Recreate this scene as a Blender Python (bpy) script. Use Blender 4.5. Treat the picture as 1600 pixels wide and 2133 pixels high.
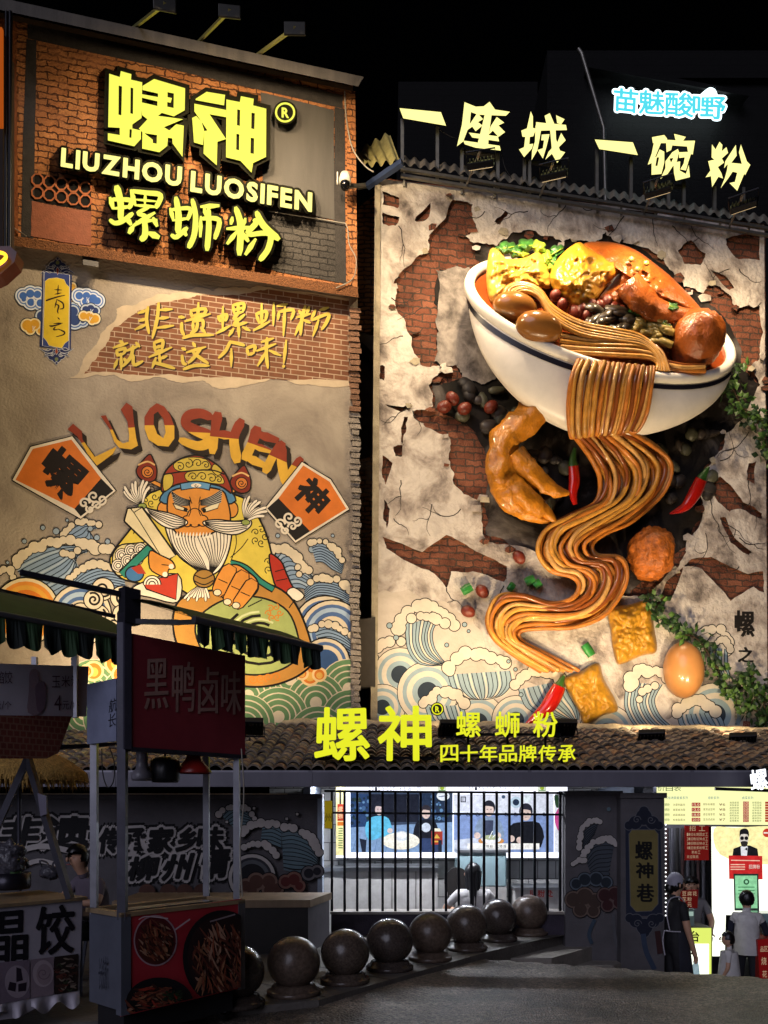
import bpy, bmesh, math, random
from mathutils import Vector, Matrix, noise
from mathutils.geometry import tessellate_polygon
for _o in list(bpy.data.objects): bpy.data.objects.remove(_o)
scene = bpy.context.scene
COL = scene.collection
R = math.radians
random.seed(7)

# ------------------------------------------------------------------ camera, sky, street fill light, exposure
FPX = 1600.0; CX = 800.0; HY = 1690.0; CAMZ = 1.72
cam_data = bpy.data.cameras.new('camera')
cam = bpy.data.objects.new('camera', cam_data); COL.objects.link(cam)
cam.location = (0, 0, CAMZ); cam.rotation_euler = (R(90), 0, 0)
cam_data.sensor_fit = 'HORIZONTAL'; cam_data.sensor_width = 36.0
cam_data.lens = 36.0 * FPX / 1600.0
cam_data.shift_y = (HY - 2133 / 2) / 1600.0
cam_data.clip_start = 0.05; cam_data.clip_end = 2000
scene.camera = cam

world = bpy.data.worlds.new('World'); scene.world = world; world.use_nodes = True
wnt = world.node_tree
sky = wnt.nodes.new('ShaderNodeTexSky'); sky.sky_type = 'NISHITA'; sky.sun_disc = False
SUN_EL, SUN_ROT = R(-4.0), R(200)
sky.sun_elevation = SUN_EL; sky.sun_rotation = SUN_ROT
wnt.links.new(sky.outputs[0], wnt.nodes['Background'].inputs[0])
wnt.nodes['Background'].inputs[1].default_value = 0.012

fill_sun = bpy.data.lights.new('street_fill', 'SUN'); fill_sun.energy = 1.0; fill_sun.angle = R(40); fill_sun.color = (0.80, 0.80, 1.0)  # dim cool sun added as fill, for unseen street lights behind the camera
fill_sun_o = bpy.data.objects.new('street_fill', fill_sun); COL.objects.link(fill_sun_o)
fill_sun_o.rotation_euler = (R(66), 0, R(-24))

scene.view_settings.view_transform = 'Standard'; scene.view_settings.look = 'None'
scene.view_settings.exposure = 0.0; scene.view_settings.gamma = 1.0
scene.render.engine = 'CYCLES'
scene.cycles.max_bounces = 6; scene.cycles.diffuse_bounces = 3; scene.cycles.glossy_bounces = 3
scene.cycles.transparent_max_bounces = 8
scene.cycles.sample_clamp_indirect = 4.0

# ------------------------------------------------------------------ materials
_M = {}
def lin(c):
    if isinstance(c, str):
        c = c.lstrip('#'); c = [int(c[i:i + 2], 16) / 255 for i in (0, 2, 4)]
    return tuple((x / 12.92 if x <= .04045 else ((x + .055) / 1.055) ** 2.4) for x in c[:3])

def mat(name, color, rough=.6, metal=0., var=.18, scale=6., bump=0., bscale=40., spec=.4, streak=False, coat=0.):
    """principled surface whose colour drifts with noise and whose skin is slightly uneven"""
    key = (name, tuple(color) if not isinstance(color, str) else color)
    if key in _M: return _M[key]
    m = bpy.data.materials.new(name); m.use_nodes = True; nt = m.node_tree; b = nt.nodes['Principled BSDF']
    col = lin(color)
    tc = nt.nodes.new('ShaderNodeTexCoord'); n = nt.nodes.new('ShaderNodeTexNoise')
    n.inputs['Scale'].default_value = scale; n.inputs['Detail'].default_value = 6; n.inputs['Roughness'].default_value = .65
    if streak:
        mp = nt.nodes.new('ShaderNodeMapping'); mp.inputs['Scale'].default_value = (1, 1, .15)
        nt.links.new(tc.outputs['Object'], mp.inputs[0]); nt.links.new(mp.outputs[0], n.inputs['Vector'])
    else: nt.links.new(tc.outputs['Object'], n.inputs['Vector'])
    r = nt.nodes.new('ShaderNodeValToRGB')
    r.color_ramp.elements[0].position = .3; r.color_ramp.elements[1].position = .72
    r.color_ramp.elements[0].color = tuple(c * (1 - var) for c in col) + (1,)
    r.color_ramp.elements[1].color = tuple(min(1, c * (1 + var * .7)) for c in col) + (1,)
    nt.links.new(n.outputs[0], r.inputs[0]); nt.links.new(r.outputs[0], b.inputs['Base Color'])
    b.inputs['Roughness'].default_value = rough; b.inputs['Metallic'].default_value = metal
    b.inputs['Specular IOR Level'].default_value = spec
    b.inputs['Coat Weight'].default_value = coat
    if bump:
        n2 = nt.nodes.new('ShaderNodeTexNoise'); n2.inputs['Scale'].default_value = bscale; n2.inputs['Detail'].default_value = 5
        nt.links.new(tc.outputs['Object'], n2.inputs['Vector'])
        bp = nt.nodes.new('ShaderNodeBump'); bp.inputs['Strength'].default_value = bump; bp.inputs['Distance'].default_value = .03
        nt.links.new(n2.outputs[0], bp.inputs['Height']); nt.links.new(bp.outputs[0], b.inputs['Normal'])
    _M[key] = m
    return m

def paint(c, rough=.75): return mat('wall_paint', c, rough, var=.16, scale=3.2, bump=.12, bscale=60, spec=.25)

def emis(name, color, strength=1.0, rgb=None):
    key = ('e', name, color, strength)
    if key in _M: return _M[key]
    m = bpy.data.materials.new(name); m.use_nodes = True; b = m.node_tree.nodes['Principled BSDF']
    c = lin(color)
    b.inputs['Base Color'].default_value = (c[0] * .06, c[1] * .06, c[2] * .06, 1); b.inputs['Roughness'].default_value = .7; b.inputs['Specular IOR Level'].default_value = .05
    b.inputs['Emission Color'].default_value = c + (1,); b.inputs['Emission Strength'].default_value = strength
    _M[key] = m
    return m

def brick_mat(name, c1, c2, mortar, yaw=0., bw=.24, bh=.085, msize=.010, bump=.6, smooth=.1, dirt=.35, rough=.85, blotch=None, wob=.05):
    key = ('brick', name)
    if key in _M: return _M[key]
    m = bpy.data.materials.new(name); m.use_nodes = True; nt = m.node_tree; L = nt.links; b = nt.nodes['Principled BSDF']
    tc = nt.nodes.new('ShaderNodeTexCoord')
    mp = nt.nodes.new('ShaderNodeMapping'); mp.inputs['Rotation'].default_value = (0, 0, -yaw)
    L.new(tc.outputs['Object'], mp.inputs[0])
    sp = nt.nodes.new('ShaderNodeSeparateXYZ'); L.new(mp.outputs[0], sp.inputs[0])
    cb = nt.nodes.new('ShaderNodeCombineXYZ'); L.new(sp.outputs[0], cb.inputs[0]); L.new(sp.outputs[2], cb.inputs[1])
    dn = nt.nodes.new('ShaderNodeTexNoise'); dn.inputs['Scale'].default_value = 7; dn.inputs['Detail'].default_value = 4
    L.new(tc.outputs['Object'], dn.inputs['Vector'])
    va = nt.nodes.new('ShaderNodeVectorMath'); va.operation = 'MULTIPLY_ADD'
    va.inputs[1].default_value = (wob, wob, 0); L.new(dn.outputs['Color'], va.inputs[0]); L.new(cb.outputs[0], va.inputs[2])
    bt = nt.nodes.new('ShaderNodeTexBrick'); L.new(va.outputs[0], bt.inputs['Vector'])
    bt.inputs['Color1'].default_value = lin(c1) + (1,); bt.inputs['Color2'].default_value = lin(c2) + (1,)
    bt.inputs['Mortar'].default_value = lin(mortar) + (1,)
    bt.inputs['Scale'].default_value = 1; bt.inputs['Brick Width'].default_value = bw; bt.inputs['Row Height'].default_value = bh
    bt.inputs['Mortar Size'].default_value = msize; bt.inputs['Mortar Smooth'].default_value = smooth; bt.inputs['Bias'].default_value = 0
    n = nt.nodes.new('ShaderNodeTexNoise'); n.inputs['Scale'].default_value = 2.1; n.inputs['Detail'].default_value = 8; n.inputs['Roughness'].default_value = .7
    L.new(tc.outputs['Object'], n.inputs['Vector'])
    r = nt.nodes.new('ShaderNodeValToRGB'); r.color_ramp.elements[0].position = .32; r.color_ramp.elements[1].position = .62
    d = 1 - dirt; r.color_ramp.elements[0].color = (d, d, d, 1); r.color_ramp.elements[1].color = (1.05, 1.05, 1.05, 1)
    L.new(n.outputs[0], r.inputs[0])
    mx = nt.nodes.new('ShaderNodeMix'); mx.data_type = 'RGBA'; mx.blend_type = 'MULTIPLY'; mx.inputs[0].default_value = 1
    L.new(bt.outputs['Color'], mx.inputs[6]); L.new(r.outputs[0], mx.inputs[7])
    out = mx.outputs[2]
    if blotch:
        n3 = nt.nodes.new('ShaderNodeTexNoise'); n3.inputs['Scale'].default_value = 1.1; n3.inputs['Detail'].default_value = 7; n3.inputs['Roughness'].default_value = .75
        L.new(tc.outputs['Object'], n3.inputs['Vector'])
        r3 = nt.nodes.new('ShaderNodeValToRGB'); r3.color_ramp.elements[0].position = .52; r3.color_ramp.elements[1].position = .66
        L.new(n3.outputs[0], r3.inputs[0])
        m3 = nt.nodes.new('ShaderNodeMix'); m3.data_type = 'RGBA'; L.new(r3.outputs[0], m3.inputs[0]); L.new(out, m3.inputs[6]); m3.inputs[7].default_value = lin(blotch) + (1,)
        out = m3.outputs[2]
    L.new(out, b.inputs['Base Color']); b.inputs['Roughness'].default_value = rough; b.inputs['Specular IOR Level'].default_value = .25
    fn = nt.nodes.new('ShaderNodeTexNoise'); fn.inputs['Scale'].default_value = 28; fn.inputs['Detail'].default_value = 6
    L.new(tc.outputs['Object'], fn.inputs['Vector'])
    ma = nt.nodes.new('ShaderNodeMath'); ma.operation = 'MULTIPLY_ADD'; ma.inputs[1].default_value = -1.0
    L.new(bt.outputs['Fac'], ma.inputs[0]); 
    mm = nt.nodes.new('ShaderNodeMath'); mm.operation = 'MULTIPLY'; mm.inputs[1].default_value = .9; L.new(fn.outputs[0], mm.inputs[0])
    L.new(mm.outputs[0], ma.inputs[2])
    bp = nt.nodes.new('ShaderNodeBump'); bp.inputs['Strength'].default_value = bump; bp.inputs['Distance'].default_value = .03
    L.new(ma.outputs[0], bp.inputs['Height']); L.new(bp.outputs[0], b.inputs['Normal'])
    _M[key] = m
    return m

def plaster_mat(name, stops, scale=1.2, dist=1.5, bump=.5, bscale=9., rough=.9, detail=9, seed=0.):
    """smoky plaster: colour ramp over warped noise"""
    key = ('pl', name)
    if key in _M: return _M[key]
    m = bpy.data.materials.new(name); m.use_nodes = True; nt = m.node_tree; L = nt.links; b = nt.nodes['Principled BSDF']
    tc = nt.nodes.new('ShaderNodeTexCoord')
    mp = nt.nodes.new('ShaderNodeMapping'); mp.inputs['Location'].default_value = (seed, seed * .7, seed * .3); L.new(tc.outputs['Object'], mp.inputs[0])
    n = nt.nodes.new('ShaderNodeTexNoise'); n.inputs['Scale'].default_value = scale; n.inputs['Detail'].default_value = detail
    n.inputs['Roughness'].default_value = .62; n.inputs['Distortion'].default_value = dist
    L.new(mp.outputs[0], n.inputs['Vector'])
    r = nt.nodes.new('ShaderNodeValToRGB'); e = r.color_ramp.elements
    while len(e) < len(stops): e.new(.5)
    for el, (p, c) in zip(e, stops): el.position = p; el.color = lin(c) + (1,)
    L.new(n.outputs[0], r.inputs[0]); L.new(r.outputs[0], b.inputs['Base Color'])
    b.inputs['Roughness'].default_value = rough; b.inputs['Specular IOR Level'].default_value = .2
    n2 = nt.nodes.new('ShaderNodeTexNoise'); n2.inputs['Scale'].default_value = bscale; n2.inputs['Detail'].default_value = 8
    L.new(tc.outputs['Object'], n2.inputs['Vector'])
    bp = nt.nodes.new('ShaderNodeBump'); bp.inputs['Strength'].default_value = bump; bp.inputs['Distance'].default_value = .04
    L.new(n2.outputs[0], bp.inputs['Height']); L.new(bp.outputs[0], b.inputs['Normal'])
    _M[key] = m
    return m

# ------------------------------------------------------------------ geometry helpers
def at(px, py, Y):
    return Vector(((px - CX) / FPX * Y, Y, CAMZ + (HY - py) / FPX * Y))
def ground(px, py, z=0.):
    Y = (CAMZ - z) * FPX / (py - HY); return at(px, py, Y)

class Wall:
    """a vertical facade: W(px, py, w) is the point of the facade, w metres proud of it"""
    def __init__(s, Y0, yaw):
        s.yaw = yaw; s.O = Vector((0, Y0, 0)); s.t = Vector((math.cos(yaw), math.sin(yaw), 0)); s.n = Vector((math.sin(yaw), -math.cos(yaw), 0))
    def W(s, px, py, w=0.):
        d = Vector(((px - CX) / FPX, 1, (HY - py) / FPX)); c = Vector((0, 0, CAMZ))
        k = ((s.O + s.n * w) - c).dot(s.n) / d.dot(s.n)
        return c + d * k

class MB:
    def __init__(s): s.v = []; s.f = []; s.m = []; s.sm = []; s.mats = []
    def mi(s, m):
        if m not in s.mats: s.mats.append(m)
        return s.mats.index(m)
    def add(s, vs, fs, m, smooth=False):
        o = len(s.v); s.v.extend(Vector(p) for p in vs); k = s.mi(m)
        for f in fs: s.f.append([i + o for i in f]); s.m.append(k); s.sm.append(smooth)
        return s
    def quad(s, a, b, c, d, m): return s.add([a, b, c, d], [(0, 1, 2, 3)], m)
    def box(s, lo, hi, m, M=None):
        x0, y0, z0 = lo; x1, y1, z1 = hi
        vs = [Vector(p) for p in ((x0, y0, z0), (x1, y0, z0), (x1, y1, z0), (x0, y1, z0), (x0, y0, z1), (x1, y0, z1), (x1, y1, z1), (x0, y1, z1))]
        if M is not None: vs = [M @ p for p in vs]
        return s.add(vs, [(0, 3, 2, 1), (4, 5, 6, 7), (0, 1, 5, 4), (1, 2, 6, 5), (2, 3, 7, 6), (3, 0, 4, 7)], m)
    def bbox(s, lo, hi, m, M=None, bev=.01):
        """box with chamfered vertical and horizontal edges"""
        bm = bmesh.new(); bmesh.ops.create_cube(bm, size=1)
        for v in bm.verts:
            v.co = Vector([lo[i] + (v.co[i] + .5) * (hi[i] - lo[i]) for i in range(3)])
        bmesh.ops.bevel(bm, geom=bm.edges[:], offset=bev, segments=2, affect='EDGES', profile=.5)
        bm.verts.index_update()
        vs = [(M @ v.co if M is not None else v.co.copy()) for v in bm.verts]; fs = [[v.index for v in f.verts] for f in bm.faces]; bm.free()
        return s.add(vs, fs, m)
    def prism(s, pts, off, m, m2=None, cap_back=True):
        """closed polygon extruded by the vector off"""
        n = len(pts); P = [Vector(p) for p in pts]; Q = [p + off for p in P]
        s.add(P, [list(range(n))], m)
        if cap_back: s.add(Q, [list(range(n))[::-1]], m2 or m)
        return s.add(P + Q, [(i, (i + 1) % n, n + (i + 1) % n, n + i) for i in range(n)], m2 or m)
    def tube(s, pts, rad, m, n=8, cap=True, smooth=True, flat=1., up=None):
        P = [Vector(p) for p in pts]; k = len(P)
        if not isinstance(rad, (list, tuple)): rad = [rad] * k
        vs = []; prev = None
        for i, p in enumerate(P):
            d = (P[min(i + 1, k - 1)] - P[max(i - 1, 0)])
            d = d.normalized() if d.length > 1e-9 else Vector((0, 0, 1))
            if prev is None:
                u = Vector(up) if up is not None else (Vector((0, 0, 1)) if abs(d.z) < .9 else Vector((1, 0, 0)))
            else: u = prev
            a = u - d * u.dot(d); a = a.normalized() if a.length > 1e-6 else d.orthogonal().normalized()
            b = d.cross(a); prev = a
            for j in range(n):
                t = 2 * math.pi * j / n; vs.append(p + (a * math.cos(t) + b * math.sin(t) * flat) * rad[i])
        fs = [(i * n + j, i * n + (j + 1) % n, (i + 1) * n + (j + 1) % n, (i + 1) * n + j) for i in range(k - 1) for j in range(n)]
        s.add(vs, fs, m, smooth)
        if cap: s.add(vs[:n], [list(range(n))[::-1]], m); s.add(vs[-n:], [list(range(n))], m)
        return s
    def bar(s, a, b, w, m, h=None, up=(0, 0, 1)):
        a = Vector(a); b = Vector(b); d = (b - a).normalized(); u = Vector(up)
        if abs(d.dot(u)) > .95: u = Vector((0, 1, 0))
        x = d.cross(u).normalized(); y = x.cross(d); h = h or w
        vs = [p + x * (i * w / 2) + y * (j * h / 2) for p in (a, b) for i, j in ((-1, -1), (1, -1), (1, 1), (-1, 1))]
        return s.add(vs, [(3, 2, 1, 0), (4, 5, 6, 7), (0, 1, 5, 4), (1, 2, 6, 5), (2, 3, 7, 6), (3, 0, 4, 7)], m)
    def lathe(s, prof, c, m, n=32, smooth=True, M=None):
        c = Vector(c); vs = []
        for r, z in prof:
            for j in range(n):
                t = 2 * math.pi * j / n; p = Vector((r * math.cos(t), r * math.sin(t), z)); vs.append((M @ p if M is not None else p) + c)
        k = len(prof)
        fs = [(i * n + j, i * n + (j + 1) % n, (i + 1) * n + (j + 1) % n, (i + 1) * n + j) for i in range(k - 1) for j in range(n)]
        return s.add(vs, fs, m, smooth)
    def grid(s, fn, nu, nv, m, smooth=True, close_u=False):
        vs = [fn(i / nu, j / nv) for j in range(nv + 1) for i in range(nu + 1)]
        w = nu + 1
        return s.add(vs, [(j * w + i, j * w + i + 1, (j + 1) * w + i + 1, (j + 1) * w + i) for j in range(nv) for i in range(nu)], m, smooth)
    def blob(s, c, ax, m, sub=3, amp=.0, freq=3., seed=0, M=None, fn=None):
        bm = bmesh.new(); bmesh.ops.create_icosphere(bm, subdivisions=sub, radius=1); bm.verts.index_update()
        vs = []
        for v in bm.verts:
            d = v.co.normalized(); k = 1 + amp * noise.fractal(d * freq + Vector((seed, seed * 1.7, 0)), 1, 2, 3) if amp else 1
            p = Vector((d.x * ax[0], d.y * ax[1], d.z * ax[2])) * k
            if fn: p = fn(p, d)
            vs.append((M @ p if M is not None else p) + Vector(c))
        fs = [[v.index for v in f.verts] for f in bm.faces]; bm.free()
        return s.add(vs, fs, m, True)
    def shape(s, S, mp, w0, m, w1=None, side=None):
        """flat 2-D shape S=(verts, faces) mapped by mp(x, y, w); with w1 its rim is carried back to w1"""
        vs, fs = S; P = [mp(x, y, w0) for x, y in vs]
        s.add(P, fs, m)
        if w1 is not None:
            cnt = {}
            for f in fs:
                for i in range(len(f)):
                    a, b = f[i], f[(i + 1) % len(f)]; k = (min(a, b), max(a, b)); cnt[k] = cnt.get(k, 0) + 1
            Q = [mp(x, y, w1) for x, y in vs]; n = len(P)
            s.add(P + Q, [(a, b, n + b, n + a) for (a, b), c in cnt.items() if c == 1], side or m)
        return s

def base_of(o):
    p = Vector((0, 0, 0))
    while o is not None: p += o.location; o = o.parent
    return p
def obj(name, mb, parent=None, **tags):
    me = bpy.data.meshes.new(name); off = base_of(parent)
    me.from_pydata([v - off for v in mb.v], [], mb.f)
    for m in mb.mats: me.materials.append(m)
    me.polygons.foreach_set('material_index', mb.m); me.polygons.foreach_set('use_smooth', mb.sm); me.update()
    o = bpy.data.objects.new(name, me); COL.objects.link(o)
    if parent is not None: o.parent = parent
    for k, v in tags.items(): o[k] = v
    return o
def thing(name, label, cat, loc=(0, 0, 0), group=None):
    o = bpy.data.objects.new(name, None); COL.objects.link(o); o.location = loc; o.empty_display_size = .1
    o['label'] = label; o['category'] = cat
    if group: o['group'] = group
    return o
def tag(o, label, cat, group=None):
    o['label'] = label; o['category'] = cat
    if group: o['group'] = group
    return o
def copy_tree(o, parent=None):
    c = o.copy(); COL.objects.link(c)
    if parent is not None: c.parent = parent
    for ch in [x for x in bpy.data.objects if x.parent == o]: copy_tree(ch, c)
    return c

def crom(pts, k=6, closed=False):
    """Catmull-Rom through 2-D or 3-D points"""
    P = [Vector(p) for p in pts]; n = len(P); out = []
    if n < 3 and not closed: return [tuple(p) for p in P]
    for i in range(n if closed else n - 1):
        if closed: a, b, c, d = P[i - 1], P[i], P[(i + 1) % n], P[(i + 2) % n]
        else: a, b, c, d = P[max(i - 1, 0)], P[i], P[i + 1], P[min(i + 2, n - 1)]
        for j in range(k):
            t = j / k
            out.append(tuple(.5 * ((2 * b) + (c - a) * t + (2 * a - 5 * b + 4 * c - d) * t * t + (3 * b - a - 3 * c + d) * t ** 3)))
    if not closed: out.append(tuple(P[-1]))
    return out

def rough_edge(pts, amp=4., it=2, seed=1):
    """subdivide a closed outline and jitter it so it looks torn"""
    rnd = random.Random(seed); P = [tuple(p) for p in pts]
    for _ in range(it):
        Q = []
        for i in range(len(P)):
            a = P[i]; b = P[(i + 1) % len(P)]; L = math.hypot(b[0] - a[0], b[1] - a[1])
            Q.append(a); k = min(amp, L * .28)
            Q.append(((a[0] + b[0]) / 2 + rnd.uniform(-k, k), (a[1] + b[1]) / 2 + rnd.uniform(-k, k)))
        P = Q; amp *= .55
    return P

def tess(outer, holes=()):
    loops = [[Vector((x, y, 0)) for x, y in outer]] + [[Vector((x, y, 0)) for x, y in h] for h in holes]
    tri = tessellate_polygon(loops)
    return ([(v.x, v.y) for l in loops for v in l], [tuple(t) for t in tri])

_G = {}
def glyphs(txt, bold=0., shear=0.):
    """2-D triangulated text in a unit box (x right, y down)"""
    key = (txt, bold, shear)
    if key in _G: return _G[key]
    cu = bpy.data.curves.new('t', 'FONT'); cu.body = txt; cu.size = 1; cu.offset = bold; cu.shear = shear; cu.resolution_u = 3
    o = bpy.data.objects.new('t', cu); COL.objects.link(o)
    dg = bpy.context.evaluated_depsgraph_get(); dg.update()
    me = bpy.data.meshes.new_from_object(o.evaluated_get(dg))
    vs = [(v.co.x, v.co.y) for v in me.vertices]; fs = [tuple(p.vertices) for p in me.polygons]
    bpy.data.objects.remove(o); bpy.data.curves.remove(cu); bpy.data.meshes.remove(me)
    if vs:
        x0 = min(v[0] for v in vs); x1 = max(v[0] for v in vs); y0 = min(v[1] for v in vs); y1 = max(v[1] for v in vs)
        # weld doubles
        idx = {}; nv = []; mp = []
        for x, y in vs:
            k = (round(x, 5), round(y, 5))
            if k not in idx: idx[k] = len(nv); nv.append(((x - x0) / max(x1 - x0, 1e-6), 1 - (y - y0) / max(y1 - y0, 1e-6)))
            mp.append(idx[k])
        fs = [tuple(mp[i] for i in f) for f in fs]; fs = [f for f in fs if len(set(f)) == len(f)]; vs = nv
    _G[key] = (vs, fs)
    return _G[key]
def in_quad(S, q):
    """place a unit-box shape in the pixel quad (tl, tr, br, bl)"""
    (a, b, c, d) = q
    def f(x, y):
        return tuple(a[k] * (1 - x) * (1 - y) + b[k] * x * (1 - y) + c[k] * x * y + d[k] * (1 - x) * y for k in (0, 1))
    return ([f(x, y) for x, y in S[0]], S[1])
def rect(x0, y0, x1, y1, slope=0.):
    """quad with tilted top and bottom"""
    return ((x0, y0), (x1, y0 + slope * (x1 - x0)), (x1, y1 + slope * (x1 - x0)), (x0, y1))

def strip(pts, w, k=5, taper=(1, 1), smooth=True, round_ends=True):
    """brush stroke as a 2-D shape"""
    P = crom(pts, k) if smooth and len(pts) > 2 else [tuple(p) for p in pts]
    if len(P) == 2: P = [P[0], ((P[0][0] + P[1][0]) / 2, (P[0][1] + P[1][1]) / 2), P[1]]
    n = len(P); vs = []
    ws = w if isinstance(w, (list, tuple)) else None
    for i, p in enumerate(P):
        a = P[max(i - 1, 0)]; b = P[min(i + 1, n - 1)]; dx, dy = b[0] - a[0], b[1] - a[1]; L = math.hypot(dx, dy) or 1
        t = i / (n - 1)
        if ws: q = t * (len(ws) - 1); j = min(int(q), len(ws) - 2); h = (ws[j] + (ws[j + 1] - ws[j]) * (q - j)) / 2
        else: h = w / 2 * (taper[0] + (taper[1] - taper[0]) * t)
        if round_ends and (i == 0 or i == n - 1):
            sg = -1 if i == 0 else 1
            p = (p[0] + sg * dx / L * h * .5, p[1] + sg * dy / L * h * .5); h *= .55
        vs += [(p[0] - dy / L * h, p[1] + dx / L * h), (p[0] + dy / L * h, p[1] - dx / L * h)]
    return (vs, [(2 * i, 2 * i + 2, 2 * i + 3, 2 * i + 1) for i in range(n - 1)])

def clip_poly(P, Q):
    """Sutherland-Hodgman of polygon P by convex polygon Q (pixel coordinates, clockwise on screen)"""
    out = list(P)
    for i in range(len(Q)):
        a, b = Q[i], Q[(i + 1) % len(Q)]; src = out; out = []
        ins = lambda p: (b[0] - a[0]) * (p[1] - a[1]) - (b[1] - a[1]) * (p[0] - a[0]) >= 0
        for j in range(len(src)):
            p, q = src[j - 1], src[j]; ip, iq = ins(p), ins(q)
            if ip != iq:
                d1 = (b[0] - a[0]) * (p[1] - a[1]) - (b[1] - a[1]) * (p[0] - a[0]); d2 = (b[0] - a[0]) * (q[1] - a[1]) - (b[1] - a[1]) * (q[0] - a[0])
                t = d1 / (d1 - d2); out.append((p[0] + (q[0] - p[0]) * t, p[1] + (q[1] - p[1]) * t))
            if iq: out.append(q)
        if not out: return []
    return out

class Paint:
    """layers of wall paint on a facade, drawn in the coordinates of the sketch (scale, origin)"""
    def __init__(s, wall, w=.004, clip=None, step=.000012):
        s.wall = wall; s.w = w; s.step = step; s.mb = MB(); s.clip = clip; s.k = 1.; s.ox = s.oy = 0.
    def frame(s, k=1., ox=0., oy=0.): s.k, s.ox, s.oy = k, ox, oy; return s
    def new(s): s.mb = MB(); return s
    def X(s, p): return (s.ox + p[0] * s.k, s.oy + p[1] * s.k)
    def put(s, S, c):
        m = c if not isinstance(c, (str, tuple)) else paint(c)
        s.w += s.step; vs = [s.X(p) for p in S[0]]
        if s.clip:
            for f in S[1]:
                q = clip_poly([vs[i] for i in f], s.clip)
                if len(q) > 2: s.mb.add([s.wall.W(x, y, s.w) for x, y in q], [list(range(len(q)))], m)
        else: s.mb.add([s.wall.W(x, y, s.w) for x, y in vs], S[1], m)
        return s
    def poly(s, pts, c, smooth=0, line=None, lw=3., holes=()):
        P = crom(pts, smooth, True) if smooth else list(pts)
        s.put(tess(P, holes), c)
        if line: s.line(list(P) + [P[0]], lw, line, smooth=False)
        return s
    def line(s, pts, w, c='#15120e', smooth=True, taper=(1, 1), k=5): return s.put(strip(pts, w, k, taper, smooth, round_ends=False), c)
    def disc(s, x, y, r, c, n=28, ry=None, a0=0., a1=6.2832):
        ry = ry or r; full = a1 - a0 > 6.28
        P = [(x + r * math.cos(a0 + (a1 - a0) * i / n), y + ry * math.sin(a0 + (a1 - a0) * i / n)) for i in range(n + (0 if full else 1))]
        return s.put((P, [list(range(len(P)))]), c)
    def rings(s, x, y, rs, cs):
        for r, c in zip(rs, cs): s.disc(x, y, r, c)
        return s
    def text(s, txt, q, c, bold=0.): return s.put(in_quad(glyphs(txt, bold), q), c)
    def spiral(s, x, y, r, turns, w, c, a=0., sgn=1):
        n = int(18 * turns); return s.line([(x + r * (1 - i / n * .92) * math.cos(a + sgn * 6.2832 * turns * i / n), y + r * (1 - i / n * .92) * math.sin(a + sgn * 6.2832 * turns * i / n)) for i in range(n + 1)], w, c, smooth=False)
    def foam(s, pts, r, c='#efe6d2', line='#1c1a17', lw=3., n=14, seed=0, wob=.35):
        """cream foam: a chain of outlined puffs along pts"""
        rnd = random.Random(seed); P = crom(pts, 8); L = [0.]
        for a, b in zip(P, P[1:]): L.append(L[-1] + math.hypot(b[0] - a[0], b[1] - a[1]))
        C = []
        for i in range(n):
            d = L[-1] * i / (n - 1); j = max(k for k in range(len(L)) if L[k] <= d + 1e-9)
            C.append((P[j][0] + rnd.uniform(-1, 1) * r * wob, P[j][1] + rnd.uniform(-1, 1) * r * wob, r * rnd.uniform(.75, 1.25)))
        for x, y, q in C: s.disc(x, y, q + lw, line, 18)
        for x, y, q in C: s.disc(x, y, q, c, 18)
        return s
    def swell(s, A, B, fill, n=8, line='#1c2630', lw=3., alt=None):
        """wave body between the curves A and B with flowing lines"""
        a = crom(A, 6); b = crom(B, 6); m = min(len(a), len(b))
        pick = lambda P, t: P[min(int(t * (len(P) - 1) + .5), len(P) - 1)]
        N = 16; AA = [pick(a, i / N) for i in range(N + 1)]; BB = [pick(b, i / N) for i in range(N + 1)]
        s.put(tess(AA + BB[::-1]), fill)
        for j in range(n + 1):
            t = j / n; P = [(p[0] + (q[0] - p[0]) * t, p[1] + (q[1] - p[1]) * t) for p, q in zip(AA, BB)]
            if alt and j % 3 == 1: s.line([((p[0] + (q[0] - p[0]) * (t + .5 / n)), (p[1] + (q[1] - p[1]) * (t + .5 / n))) for p, q in zip(AA, BB)], lw * 2.2, alt, smooth=False)
            s.line(P, lw, line, smooth=False)
        return s

# ================================================================== SETTING
LW = Wall(13.5, R(12.3)); RW = Wall(14.0, R(8.4))

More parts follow.
